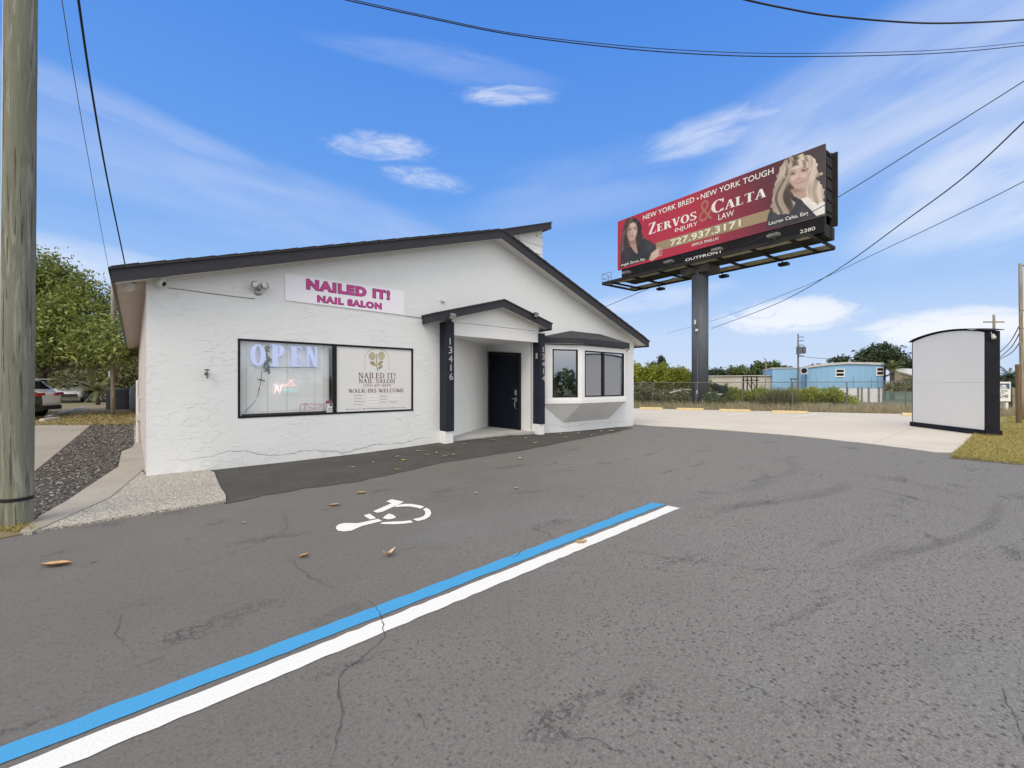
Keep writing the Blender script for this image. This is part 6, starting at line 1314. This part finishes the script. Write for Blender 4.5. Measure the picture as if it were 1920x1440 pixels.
# spiky grey shrub in the dry grass
b = MB(); T = []; rg = random.Random(5); c0_ = gp(1460, 25.5, FZ)
for k in range(900):
    az = rg.uniform(0, 6.283); el_ = rg.uniform(.5, 1.5); L_ = rg.uniform(.8, 1.65); d = Vector((math.cos(az) * math.cos(el_), math.sin(az) * math.cos(el_), math.sin(el_))); s = d.cross(Vector((rg.random(), rg.random(), .3))).normalized() * .016
    p = c0_ + Vector((rg.gauss(0, .25), rg.gauss(0, .25), 0)); e = p + d * L_; m_ = p + d * L_ * .55 + UP * .05; b.face([p - s, p + s, m_ + s, m_ - s]); b.face([m_ - s, m_ + s, e]); T += [rg.random() * .6] * 7
    for j in range(3): q = p + d * L_ * rg.uniform(.4, 1); a_ = Vector((rg.gauss(0, 1), rg.gauss(0, 1), rg.gauss(0, 1))).normalized() * .05; b.face([q - a_, q + s * 1.5, q + a_]); T += [rg.random() * .7] * 3
tag(b.build('shrub', L_WEED, loc=c0_, tone=T), 'spiky grey-green shrub in the dry grass behind a yellow wheel stop', 'shrub')
# fallen dead limbs by the column
b = MB()
for pts, r_ in (([(1255, 737), (1285, 731), (1315, 734), (1352, 741)], .07), ([(1262, 731), (1283, 736), (1310, 740)], .05), ([(1275, 728), (1290, 735)], .04), ([(1325, 738), (1356, 739)], .035)): b.tube(bez([R(x, y, 29.6) for x, y in pts], 5), r_, 7)
tag(b.build('dead_branch', mat('bleached_wood', (.50, .47, .42), (.36, .33, .29), 6, .9)), 'bleached dead branches lying behind the billboard column', 'branch')
# dry grass beyond the lot
def blades(n, sampler, h0, h1, w, seed, lean_=.35):
    rg = np.random.default_rng(seed); P0 = np.array([sampler(rg) for _ in range(n)]); h = (h0 + (h1 - h0) * rg.random(n) ** 1.6)[:, None]; az = rg.random(n) * 6.283
    s = np.stack([np.cos(az), np.sin(az), 0 * az], 1) * w; ln = np.stack([rg.normal(size=n), rg.normal(size=n), 0 * az], 1) * lean_ * h
    m_ = P0 + ln * .35 + np.array([0, 0, 1]) * h * .6; e = P0 + ln + np.array([0, 0, 1]) * h
    V = np.stack([P0 - s, P0 + s, m_ + s * .7, m_ - s * .7, e], 1).reshape(-1, 3); b = MB(); b.v = V.tolist(); i = np.arange(n) * 5
    b.f = np.stack([i, i + 1, i + 2, i + 3], 1).tolist() + np.stack([i + 3, i + 2, i + 4], 1).tolist(); b.mi = [0] * len(b.f); tn = rg.random(n) ** 1.0; return b, np.repeat(tn, 5)
L_DRY = leafmat('dry_grass', [(.17, .145, .07), (.30, .25, .135), (.42, .355, .21), (.52, .45, .30), (.20, .22, .09)], .3)
span = (CB1 - CB0).length
def samp(rg):
    a = rg.random() * (span + 16) - 9; d_ = rg.random() ** 1.3 * 9 + .08; p = CB0 + cbd * a + cbn * d_; return (p.x, p.y, field_z(p.x, p.y) - .02)
b, T = blades(42000, samp, .12, .66, .008, 4); tag(b.build('dry_grass', L_DRY, loc=(0, 0, 0), tone=T), 'tall dry tan grass growing beyond the concrete lot', 'grass', kind='stuff')
L_TURF = leafmat('turf_blade', [(.24, .205, .05), (.36, .29, .08), (.46, .38, .13), (.22, .25, .05)], .3)
def samp2(rg):
    while True:
        x, y = 11.6 + 16 * rg.random() ** 1.5, .92 - 5.0 * rg.random() ** 1.3
        if x > 18 or y < .9: return (x, y, .02)
b, T = blades(42000, samp2, .02, .075, .006, 9, .8); tag(b.build('verge_grass', L_TURF, loc=(0, 0, 0), tone=T), 'short patchy yellow-green turf along the right of the lot', 'grass', kind='stuff')
L_LIT = leafmat('leaf_litter', [(.10, .07, .035), (.22, .16, .06), (.34, .28, .10), (.42, .34, .17), (.16, .17, .05)], .1)
def samp3(rg):
    while True:
        p = G(rg.uniform(62, 262), 772 + 27 * rg.random() ** .8)
        return (p.x, p.y, .015)
b, T = blades(9000, samp3, .02, .09, .018, 12, 1.6); tag(b.build('leaf_litter', L_LIT, loc=(0, 0, 0), tone=T), 'yellow-brown leaf litter and weeds around the slim pole', 'leaf litter', kind='stuff')
def samp4(rg): p = G(rg.uniform(-30, 70), 978 + 22 * rg.random()); return (p.x, p.y, .012)
b, T = blades(900, samp4, .015, .06, .004, 13, 1.0); tag(b.build('weeds', L_TURF, loc=(0, 0, 0), tone=T), 'scruffy weeds around the foot of the thick pole', 'weeds', kind='stuff')

# ---- fallen leaves, each one its own
M_LF = [mat('dry_leaf_tan', (.58, .38, .21), (.46, .28, .14), 25, .8), mat('dry_leaf_pale', (.66, .54, .41), (.52, .41, .29), 25, .8), mat('dry_leaf_yellow', (.60, .47, .18), (.50, .37, .12), 25, .8)]
def fallen(px, py, Lpx, ang, k, label, group=None, curl=.3):
    p = G(px, py); p.z = gz(p.x, p.y); f_ = p.dot(FW); L_ = Lpx * f_ / FPX / 2; ca, sa = math.cos(ang), math.sin(ang); d = RT * ca + FW * sa; s = FW * ca - RT * sa; b = MB(); rows = []
    for j, (t_, w_) in enumerate(((-1, .04), (-.6, .30), (0, .42), (.5, .32), (1, .03))): z = .012 + L_ * curl * (abs(t_) ** 1.5) * (.7 + .4 * math.sin(px)); rows.append([p + d * L_ * t_ + s * L_ * w_ + UP * (z + L_ * w_ * curl), p + d * L_ * t_ + UP * (z * .6), p + d * L_ * t_ - s * L_ * w_ + UP * (z + L_ * w_ * curl * 1.3)])
    b.v = [tuple(q) for r_ in rows for q in r_]
    for j in range(4):
        for q in range(2): i = 3 * j + q; b.f.append([i, i + 3, i + 4, i + 1]); b.mi.append(0)
    tag(b.build('fallen_leaf', M_LF[k], smooth=True), label, 'leaf', group)
for px, py, L_, ang, k, lab in ((105, 1062, 46, .25, 0, 'long tan dry leaf alone on the asphalt at lower left'), (570, 1046, 20, .9, 0, 'orange-tan dry leaf on asphalt left of the pale upright leaf'), (730, 1044, 26, .8, 1, 'pale curled dry leaf on asphalt below the wheelchair symbol'), (627, 949, 20, .3, 0, 'tan dry leaf on asphalt left of the wheelchair symbol head'), (677, 926, 18, .2, 2, 'yellowish dry leaf above the wheelchair symbol'), (1090, 1019, 22, .3, 0, 'tan dry leaf lying on the white parking line'), (968, 917, 9, .3, 1, 'tiny pale leaf on asphalt right of the wheelchair symbol'), (457, 982, 8, .4, 1, 'tiny pale leaf on asphalt in front of the concrete apron')):
    fallen(px, py, L_, ang, k, lab, curl=.9 if px in (570, 730) else .45)
random.seed(3)
for px, py in ((700, 869), (745, 859), (757, 865), (800, 856), (818, 853), (833, 858), (850, 856), (925, 833), (957, 824), (985, 827), (1003, 834), (975, 861), (785, 850), (872, 839), (905, 831), (1050, 817), (1085, 814), (1128, 810), (1146, 809), (1108, 819), (660, 878), (840, 846), (893, 926), (745, 882), (1060, 823)):
    fallen(px, py, random.uniform(8, 13), random.uniform(0, 3), random.choice((0, 1, 1, 2)), 'small dry leaf scattered on the asphalt near the wall and porch', 'small dry leaves along the foot of the building')
random.seed(8)

# ================================================================== FENCES AND BUILDINGS BEYOND
F0 = CB0 + cbn * 2.4 - cbd * 9; F1 = CB1 + cbn * 2.4 + cbd * 3; FL = (F1 - F0).length; fz = field_z(F0.x, F0.y) - .05
fen = thing('chain_link_fence', ((F0 + F1) / 2 + UP * fz), 'grey chain-link fence standing in the dry grass beyond the lot', 'fence')
FT = 1.46; npst = 10
for k in range(npst + 1):
    p = F0.lerp(F1, k / npst); b = MB(); b.tube([Vector((p.x, p.y, fz)), Vector((p.x, p.y, FT + .04))], .026, 8); b.build('fence_post', M_CABLE2, fen)
b = MB(); b.tube([Vector((F0.x, F0.y, FT)), Vector((F1.x, F1.y, FT + .06))], .02, 8); b.build('top_rail', M_CABLE2, fen)
b = MB(); hgt = FT - fz - .1; s = .11; n = int(FL / s)
for k in range(-int(hgt / s), n):
    for sg_ in (1, -1):
        a0, a1 = (k * s, k * s + hgt) if sg_ > 0 else (k * s + hgt, k * s)
        z0_, z1_ = fz + .06, FT - .03
        if a0 < 0 or a1 < 0 or a0 > FL or a1 > FL: continue
        p = F0 + cbd * a0; q = F0 + cbd * a1; b.tube([Vector((p.x, p.y, z0_)), Vector((q.x, q.y, z1_))], .0024, 3, False)
b.build('wire_mesh', M_CABLE2, fen)
# long white shed
def wallbox(b, p, q, z0, z1, depth): d = (q - p).normalized(); n_ = Vector((-d.y, d.x, 0)); n_ = n_ if n_.dot(FW) > 0 else -n_; b.hexa([(p.x, p.y, z0), (q.x, q.y, z0), ((q + n_ * depth).x, (q + n_ * depth).y, z0), ((p + n_ * depth).x, (p + n_ * depth).y, z0)], [(p.x, p.y, z1), (q.x, q.y, z1), ((q + n_ * depth).x, (q + n_ * depth).y, z1), ((p + n_ * depth).x, (p + n_ * depth).y, z1)])
p, q = gp(1328, 56), gp(1452, 52.5); zt_ = R(1400, 705.5, 54).z
sh = thing('storage_shed', ((p + q) / 2 + UP * FZ), 'long low cream-white shed with ribbed wall left of the blue building', 'shed')
b = MB(); wallbox(b, p, q, FZ, zt_, 6); d = (q - p).normalized(); nn = d.cross(UP)
for k in range(40): c = p.lerp(q, (k + .5) / 40) + nn * .02; b.obox(c + UP * ((zt_ + FZ) / 2), d * .03, nn * .025, UP * (zt_ - FZ) / 2 * .98)
b.build('wall', mat('cream_cladding', (.58, .55, .50), (.50, .47, .42), .8, .7), sh)
b = MB(); wallbox(b, p - d * .2 + nn * .2, q + nn * .2, zt_ + .003, zt_ + .12, 6.4); b.build('roof', mat('pale_roof', (.5, .48, .45), None, 2, .8), sh)
b = MB(); qa = lambda x, y: R(x, y, 47)
for x in (1394, 1401, 1409, 1419): b.tube([qa(x, 706), qa(x, 738)], .07, 6)
for y in (706, 713): b.tube([qa(1391, y), qa(1423, y)], .06, 6)
b.tube([qa(1401, 715), qa(1409, 728)], .04, 6); b.tube([qa(1409, 715), qa(1419, 728)], .04, 6)
tag(b.build('steel_rack', M_DARKSTEEL), 'black steel frame rack standing against the long white shed', 'rack')
b = MB(); b.tube([gp(1434, 48, FZ), R(1436.5, 676, 48)], .06, 6); tag(b.build('mast', M_WOOD), 'thin leaning mast beside the loose-crowned tree', 'mast')
# blue building
p, q = gp(1448, 52), gp(1514, 50.6); blu = thing('blue_building', (gp(1555, 50) + UP * FZ), 'sky blue metal building with low pale roof and two dark windows', 'building')
M_BLUE = mat('sky_blue_cladding', (.27, .48, .71), (.24, .44, .66), 1.2, .6, .15, 6, stretch=(2, 2, .1)); M_PALEROOF = mat('light_grey_roof', (.58, .58, .56), (.50, .50, .48), 2, .7)
b = MB(); wallbox(b, p, q, FZ, R(1480, 691, 51.3).z, 9); b.build('wall', M_BLUE, blu)
b = MB(); d = (q - p).normalized(); wallbox(b, p - d * .15 - FW * .1, q + d * .1 - FW * .1, R(1480, 691, 51.3).z + .003, R(1480, 689, 51.3).z, 9.2); b.build('roof', M_PALEROOF, blu)
p2, q2 = gp(1513, 50), gp(1657, 47); d = (q2 - p2).normalized(); back = Vector((-d.y, d.x, 0)); back = back if back.dot(FW) > 0 else -back; bp2 = Plane(p2, d)
prof = [(1513, 690), (1545, 686), (1575, 683.5), (1590, 682.8), (1630, 683.5), (1657, 684.5)]; pu = [bp2.uv(*x) for x in prof]; UR = bp2.uv(1657, 700)[0]
b = MB(); out = [(0, FZ), (UR, FZ)] + pu[::-1]; b.hexa([bp2.P(u, z, 0) for u, z in out][::-1], [bp2.P(u, z, -9) for u, z in out][::-1]); b.build('wall', M_BLUE, blu)
b = MB(); out = [(u - .0, z + .01) for u, z in pu] + [(u, z + .24) for u, z in pu[::-1]]; b.hexa([bp2.P(u, z, .15) for u, z in out][::-1], [bp2.P(u, z, -9.2) for u, z in out][::-1]); b.build('roof', M_PALEROOF, blu)
for xa2, xb2, ya, yb2 in ((1568, 1582, 693, 705), (1644.5, 1658.5, 690, 702.5)):
    (ua, za), (ub, zb2) = bp2.uv(xa2, yb2), bp2.uv(xb2, ya); ub = min(ub, UR - .05); b = MB()
    def b3(b, u0, u1, z0, z1, n0, n1): b.hexa([bp2.P(u0, z0, n0), bp2.P(u1, z0, n0), bp2.P(u1, z0, n1), bp2.P(u0, z0, n1)][::-1], [bp2.P(u0, z1, n0), bp2.P(u1, z1, n0), bp2.P(u1, z1, n1), bp2.P(u0, z1, n1)][::-1])
    b3(b, ua - .1, ub + .1, za - .12, za, .002, .08); b3(b, ua - .08, ub + .08, zb2, zb2 + .06, .002, .06); b3(b, ua, ub, (za + zb2) / 2 - .05, (za + zb2) / 2 + .05, .03, .06); b3(b, ua - .08, ua, za, zb2, .002, .06); b3(b, ub, ub + .08, za, zb2, .002, .06); wnd = b.build('window', M_WHITE, blu)
    b = MB(); b3(b, ua, ub, za, zb2, .002, .025); b.build('pane', M_BLACK, wnd)
b = MB(); uq = bp2.uv(1661, 700)[0]; b3(b, UR - .02, UR + .14, FZ, bp2.uv(1655, 686)[1], .01, .14); b.build('downspout', M_DARKSTEEL, blu)
b = MB()
for x in (1532, 1634, 1645, 1600): u = bp2.uv(x, 720)[0]; b3(b, u - .02, u + .02, FZ, bp2.uv(x, 708)[1], .001, .02)
b.build('panel_joint', mat('blue_joint', (.11, .24, .42), None, 4, .7), blu)
c = R(1507, 695, 49.6); b = MB(); b.obox(c, d * .38, back * .3, UP * .42); ac = b.build('air_conditioner', mat('ac_grey', (.45, .5, .55), None, 4, .6), blu); b = MB(); b.lathe(c - back * .31, [(.27, 0), (.27, .02)], 14, -back); b.build('fan_grille', M_BLACK, ac)
b = MB()
for x in (1504, 1510): b.tube([R(x, 700, 49.5), gp(x, 49.5, FZ)], .03, 6)
b.tube([R(1482, 710.5, 50.4), R(1496, 710.5, 50.4)], .09, 6); b.tube([R(1484, 711, 50.4), gp(1484, 50.4, FZ)], .05, 6); b.build('pipe', M_CABLE2, blu)
# brown house behind
p, q = gp(1676, 60), gp(1712, 58); hp2 = Plane(p, q - p); Lh = (q - p).length
hs = thing('brown_house', ((p + q) / 2 + UP * FZ), 'small tan house with sloping pale roof edge right of the palm', 'house')
za, zb2 = hp2.uv(1680, 693)[1], hp2.uv(1708, 706)[1]; b = MB(); b.hexa([hp2.P(u, z, 0) for u, z in ((0, FZ), (Lh, FZ), (Lh, zb2), (0, za))][::-1], [hp2.P(u, z, -8) for u, z in ((0, FZ), (Lh, FZ), (Lh, zb2), (0, za))][::-1]); b.build('wall', mat('tan_stucco', (.36, .29, .215), (.30, .24, .18), 1.5, .8), hs)
b = MB(); o4 = [(-.3, za + .01), (Lh + .2, zb2 + .01), (Lh + .2, zb2 + .2), (-.3, za + .2)]; b.hexa([hp2.P(u, z, .2) for u, z in o4][::-1], [hp2.P(u, z, -8.2) for u, z in o4][::-1]); b.build('roof', M_PALEROOF, hs)
# white panel fence and green picket fence
p, q = gp(1560, 42), gp(1657, 40); wp = Plane(p, q - p); Lw = (q - p).length; ztp = wp.uv(1620, 728.5)[1]
wf = thing('panel_fence', ((p + q) / 2 + UP * FZ), 'white panel fence with dark posts in front of the blue building', 'fence')
b = MB(); wallbox(b, p, q, FZ, ztp, .06); b.build('panel', mat('white_fence_panel', (.74, .74, .76), (.62, .63, .66), 1.6, .7), wf)
for x in (1589, 1609, 1616, 1629, 1648, 1656): u = wp.uv(x, 720)[0]; b = MB(); b.hexa([wp.P(u - .05, FZ, .01), wp.P(u + .05, FZ, .01), wp.P(u + .05, FZ, .1), wp.P(u - .05, FZ, .1)][::-1], [wp.P(u - .05, ztp + .12, .01), wp.P(u + .05, ztp + .12, .01), wp.P(u + .05, ztp + .12, .1), wp.P(u - .05, ztp + .12, .1)][::-1]); b.build('fence_post', M_CABLE2, wf)
p, q = gp(1658, 40), gp(1722, 38.5); gpn = Plane(p, q - p); Lg = (q - p).length; zt_ = gpn.uv(1690, 734)[1]
gf = thing('picket_fence', ((p + q) / 2 + UP * FZ), 'green-grey picket fence between the white fence and the sign cabinet', 'fence'); M_GRN = mat('grey_green_paint', (.16, .24, .22), (.13, .20, .185), 3, .7); b = MB()
for k in range(30): u = Lg * (k + .5) / 30; b.hexa([gpn.P(u - .024, FZ, 0), gpn.P(u + .024, FZ, 0), gpn.P(u + .024, FZ, .03), gpn.P(u - .024, FZ, .03)][::-1], [gpn.P(u - .024, zt_, 0), gpn.P(u + .024, zt_, 0), gpn.P(u + .024, zt_, .03), gpn.P(u - .024, zt_, .03)][::-1])
b.build('picket', M_GRN, gf); gf.children[0]['kind'] = 'stuff'
for z in (FZ + .2, zt_ - .2): b = MB(); b.hexa([gpn.P(0, z, -.06), gpn.P(Lg, z, -.06), gpn.P(Lg, z, -.002), gpn.P(0, z, -.002)][::-1], [gpn.P(0, z + .08, -.06), gpn.P(Lg, z + .08, -.06), gpn.P(Lg, z + .08, -.002), gpn.P(0, z + .08, -.002)][::-1]); b.build('rail', M_GRN, gf)

# ================================================================== LEFT YARD: CARS, COVERED CART, TANK
M_TYRE = mat('tyre_rubber', (.02, .02, .02), None, 8, .85); M_RIM = mat('alloy_rim', (.45, .45, .46), None, 8, .35, metal=.8); M_CARGL = mat('car_glass', (.015, .018, .02), None, 3, .08, spec=.6); M_TAIL = mat('red_tail_lamp', (.42, .015, .02), (.33, .01, .015), 5, .25); M_LAMP = mat('headlamp_lens', (.65, .66, .68), None, 5, .15); M_PLAS = mat('black_car_plastic', (.025, .025, .026), None, 5, .6)
def carpaint(name, c): 
    m_, t_, b_ = start(name); b_.inputs['Base Color'].default_value = (*c, 1); b_.inputs['Roughness'].default_value = .3; b_.inputs['Coat Weight'].default_value = .6; v = t_.new('ShaderNodeTexCoord').outputs['Object']; t_.set(b_.inputs['Base Color'], t_.mix(t_.rng(t_.noise(v, 3, 4), .4, .7, 0, .2), (*c, 1), tuple(x * .8 for x in c) + (1,))); return m_
def car(loc, heading, paint, label, Lc=4.6, Wc=1.86, Hc=1.66, kind='suv'):
    """local x forward, y left; heading = world direction of the nose"""
    o = thing('parked_car', loc, label, 'car'); h = heading.normalized(); sd_ = UP.cross(h); loc = Vector(loc)
    Pt = lambda x, y, z: loc + h * x + sd_ * y + UP * z; L2 = Lc / 2; w = Wc / 2
    st = [(-L2, .62, .95, .50, .78), (-L2 + .06, .45, 1.00, .72, .90), (-L2 + .25, .35, 1.04, 1.14, .97), (-L2 + .62, .32, 1.05, Hc - .10, 1.0), (-L2 + 1.1, .30, 1.05, Hc - .01, 1.0), (-.3, .28, 1.03, Hc, 1.0), (.45, .28, 1.02, Hc - .06, 1.0), (1.15, .28, 1.00, 1.06, 1.0), (1.35, .28, .99, 1.02, 1.0), (L2 - .55, .30, .93, .96, .98), (L2 - .15, .34, .80, .84, .92), (L2, .45, .68, .70, .80)]
    b = MB(); rows = []
    for x, zb_, zbelt, zr_, ww in st:
        wr = ww * w * (.74 if zr_ > zbelt + .2 else .90); r_ = [(w * ww * .88, zb_), (w * ww * .99, zb_ + .15), (w * ww, (zb_ + zbelt) / 2), (w * ww * .97, zbelt), (wr * 1.0, max(zr_ - .06, zbelt + .02)), (wr * .72, zr_ if zr_ > zbelt else zbelt + .03)]
        rows.append([Pt(x, y, z) for y, z in r_] + [Pt(x, -y, z) for y, z in r_[::-1]])
    k = len(rows[0]); b.v = [tuple(p_) for r_ in rows for p_ in r_]
    for i in range(len(rows) - 1):
        for j in range(k): b.f.append([i * k + j, i * k + (j + 1) % k, (i + 1) * k + (j + 1) % k, (i + 1) * k + j]); b.mi.append(0)
    b.f.append(list(range(k))[::-1]); b.f.append(list(range((len(rows) - 1) * k, len(rows) * k))); b.mi += [0, 0]
    b.build('body', paint, o, smooth=False, bevel=.02)
    def glass(pts, off=.012, m_=M_CARGL, nm='window'):
        q_ = [Pt(*p_) for p_ in pts]; nn_ = (q_[1] - q_[0]).cross(q_[2] - q_[1]).normalized(); cen = sum(q_, Vector()) / len(q_)
        if nn_.dot(cen - Pt(0, 0, .7)) < 0: nn_ = -nn_; q_ = q_[::-1]
        b_ = MB(); b_.hexa([p_ - nn_ * .02 for p_ in q_], [p_ + nn_ * off for p_ in q_]); return b_.build(nm, m_, o)
    glass([(-L2 + .30, .60, 1.18), (-L2 + .30, -.60, 1.18), (-L2 + .60, -.52, Hc - .16), (-L2 + .60, .52, Hc - .16)], .03)
    glass([(1.10, .66, 1.10), (1.10, -.66, 1.10), (.52, -.56, Hc - .14), (.52, .56, Hc - .14)], .03)
    for s_ in (1, -1):
        glass([(.9, s_ * .88, 1.08), (.1, s_ * .90, 1.08), (.1, s_ * .715, Hc - .15), (.42, s_ * .715, Hc - .17)], .02); glass([(.02, s_ * .90, 1.08), (-L2 + .95, s_ * .90, 1.08), (-L2 + 1.15, s_ * .715, Hc - .15), (.02, s_ * .715, Hc - .15)], .02)
        glass([(-L2 - .01, s_ * .40, .92), (-L2 + .02, s_ * .72, .96), (-L2 + .02, s_ * .76, 1.06), (-L2 - .01, s_ * .40, 1.02)], .06, M_TAIL, 'tail_light')
        b_ = MB(); b_.obox(Pt(-L2 + .22, s_ * w * .93, 1.0), h * .20, sd_ * .05, UP * .05); b_.build('tail_light', M_TAIL, o)
        b_ = MB(); b_.obox(Pt(L2 - .16, s_ * w * .68, .76), h * .14, sd_ * .19, UP * .075); b_.build('headlight', M_LAMP, o, bevel=.02)
        b_ = MB(); b_.obox(Pt(.95, s_ * (w + .09), 1.06), h * .07, sd_ * .10, UP * .07); b_.build('side_mirror', paint, o, bevel=.02)
        for x in (-L2 + .92, L2 - .95):
            b_ = MB(); b_.lathe(Pt(x, s_ * (w - .10), .34), [(.22, -.11), (.34, -.10), (.345, .08), (.30, .11), (.22, .11)], 20, sd_ * s_); wh = b_.build('wheel', M_TYRE, o); b_ = MB(); b_.lathe(Pt(x, s_ * (w - .10), .34), [(.21, .08), (.21, .115), (.06, .125)], 10, sd_ * s_); b_.build('rim', M_RIM, wh)
    b_ = MB(); b_.obox(Pt(-L2 + .08, 0, .42), h * .10, sd_ * w * .84, UP * .09); b_.build('bumper', M_PLAS, o, bevel=.03)
    b_ = MB(); b_.obox(Pt(L2 - .05, 0, .52), h * .08, sd_ * w * .70, UP * .12); b_.build('grille', M_PLAS, o, bevel=.03)
    b_ = MB(); b_.obox(Pt(-L2 + .40, 0, Hc - .06), h * .22, sd_ * .60, UP * .022); b_.build('spoiler', paint, o, bevel=.01)
    return o
hd = (-RT * .985 - FW * .17)
c = gp(86, 18.2); car(c + hd * 2.3, hd, carpaint('white_car_paint', (.86, .86, .85)), 'white sport utility car parked with its tail towards the lot behind the pole')
c = gp(46, 16.3); car(c + hd * 2.3, hd, carpaint('black_car_paint', (.012, .012, .014)), 'black car with dark red tail lamp mostly hidden behind the thick pole', Hc=1.45)
car(gp(133, 35), (RT * .62 - FW * .78), carpaint('silver_car_paint', (.74, .75, .76)), 'silver-white car facing the lot in front of the thicket', 4.4, 1.8, 1.5)
M_KST = mat('white_kerb_stop', (.62, .60, .55), (.42, .39, .34), 5, .85)
for i, (a, c_) in enumerate((((88, 786), (112, 778)), ((114, 777), (136, 771.5)), ((138, 771), (158, 766.5)), ((78, 792), (108, 788)))):
    p, q = G(*a), G(*c_); d = (q - p).normalized(); s = Vector((-d.y, d.x, 0)); m_ = (p + q) / 2; hl = (q - p).length / 2; b = MB(); b.hexa([m_ - d * hl - s * .09, m_ + d * hl - s * .09, m_ + d * hl + s * .09, m_ - d * hl + s * .09], [m_ - d * hl - s * .06 + UP * .13, m_ + d * hl - s * .06 + UP * .13, m_ + d * hl + s * .06 + UP * .13, m_ - d * hl + s * .06 + UP * .13])
    tag(b.build('wheel_stop', M_KST, bevel=.015), ['weathered white wheel stop nearest the rear of the white car', 'middle weathered white wheel stop in the row left of the slim pole', 'farthest weathered white wheel stop left of the slim pole', 'weathered white wheel stop in front of the black car'][i], 'wheel stop', 'weathered white wheel stops in the left yard')
ctl = gp(236, 24.5); k = 24.5 / FPX; cart = thing('covered_cart', ctl, 'cart under a dark navy tarpaulin between the slim pole and the wall', 'cart')
b = MB(); N = 16; rows = []; d, s = RT, FW
for j, (z, sc_) in enumerate(((.02, 1.02), (.35, 1.0), (.8, .98), (1.07, .96), (1.12, .93))):
    rows.append([ctl + d * (math.copysign(min(1, abs(math.cos(a)) * 1.35), math.cos(a)) * 22 * k * sc_) + s * (math.copysign(min(1, abs(math.sin(a)) * 1.35), math.sin(a)) * .55 * sc_) + UP * (z + .02 * math.sin(a * 3 + j)) + d * .018 * math.sin(a * 7 + j) for a in [2 * math.pi * q / 24 for q in range(24)]])
b.v = [tuple(p) for r_ in rows for p in r_]
for j in range(4):
    for q in range(24): b.f.append([j * 24 + q, j * 24 + (q + 1) % 24, (j + 1) * 24 + (q + 1) % 24, (j + 1) * 24 + q]); b.mi.append(0)
b.f.append(list(range(96, 120))); b.mi.append(0); b.build('tarpaulin', mat('navy_tarp', (.020, .024, .034), (.03, .034, .045), 3, .55), cart, smooth=True)
b = MB()
for sx in (-1, 1): b.tube([ctl + d * sx * 14 * k - FW * .5 - UP * .0, ctl + d * sx * 14 * k - FW * .5 + UP * .1], .05, 6)
b.build('foot', M_DARKSTEEL, cart)
c = gp(258, 23, .0); b = MB(); b.lathe(c, [(.33, .0), (.34, 1.0), (.30, 1.22), (.16, 1.36), (.10, 1.42)], 18); tag(b.build('water_tank', mat('grey_tank', (.30, .33, .37), (.24, .27, .30), 4, .5), smooth=True), 'grey upright tank beside the tarpaulin at the wall', 'tank')
for yy, z1, lab in ((13.5, 1.05, 'nearer white stub pipe on the side wall'), (16.5, 1.5, 'farther white pipe rising along the side wall')):
    b = MB(); b.tube([(XL - .07, yy, 0), (XL - .07, yy, z1), (XL - .002, yy, z1 + .05)], .035, 8); b.obox((XL - .05, yy, z1 * .6), (.05, 0, 0), (0, .07, 0), (0, 0, .09)); tag(b.build('wall_pipe', M_PLASTIC), lab, 'pipe')

# distant wood across the road behind the viewer (seen only as reflections in the bay windows)
bl_ = []; rg = random.Random(77)
for k in range(26): x = -20 + k * 3.4; bl_.append(((x, -34 + rg.uniform(-4, 4), rg.uniform(.8, 1.3)), rg.uniform(1.8, 3), 2.2, rg.uniform(1.1, 1.9)))
c, T = leaf_cloud(bl_, 14000, .30, 1.0, 99); tag(c.build('far_wood', L_MID, loc=(0, 0, 0), tone=T), 'green belt of trees across the road mirrored in the bay window', 'trees', kind='stuff')
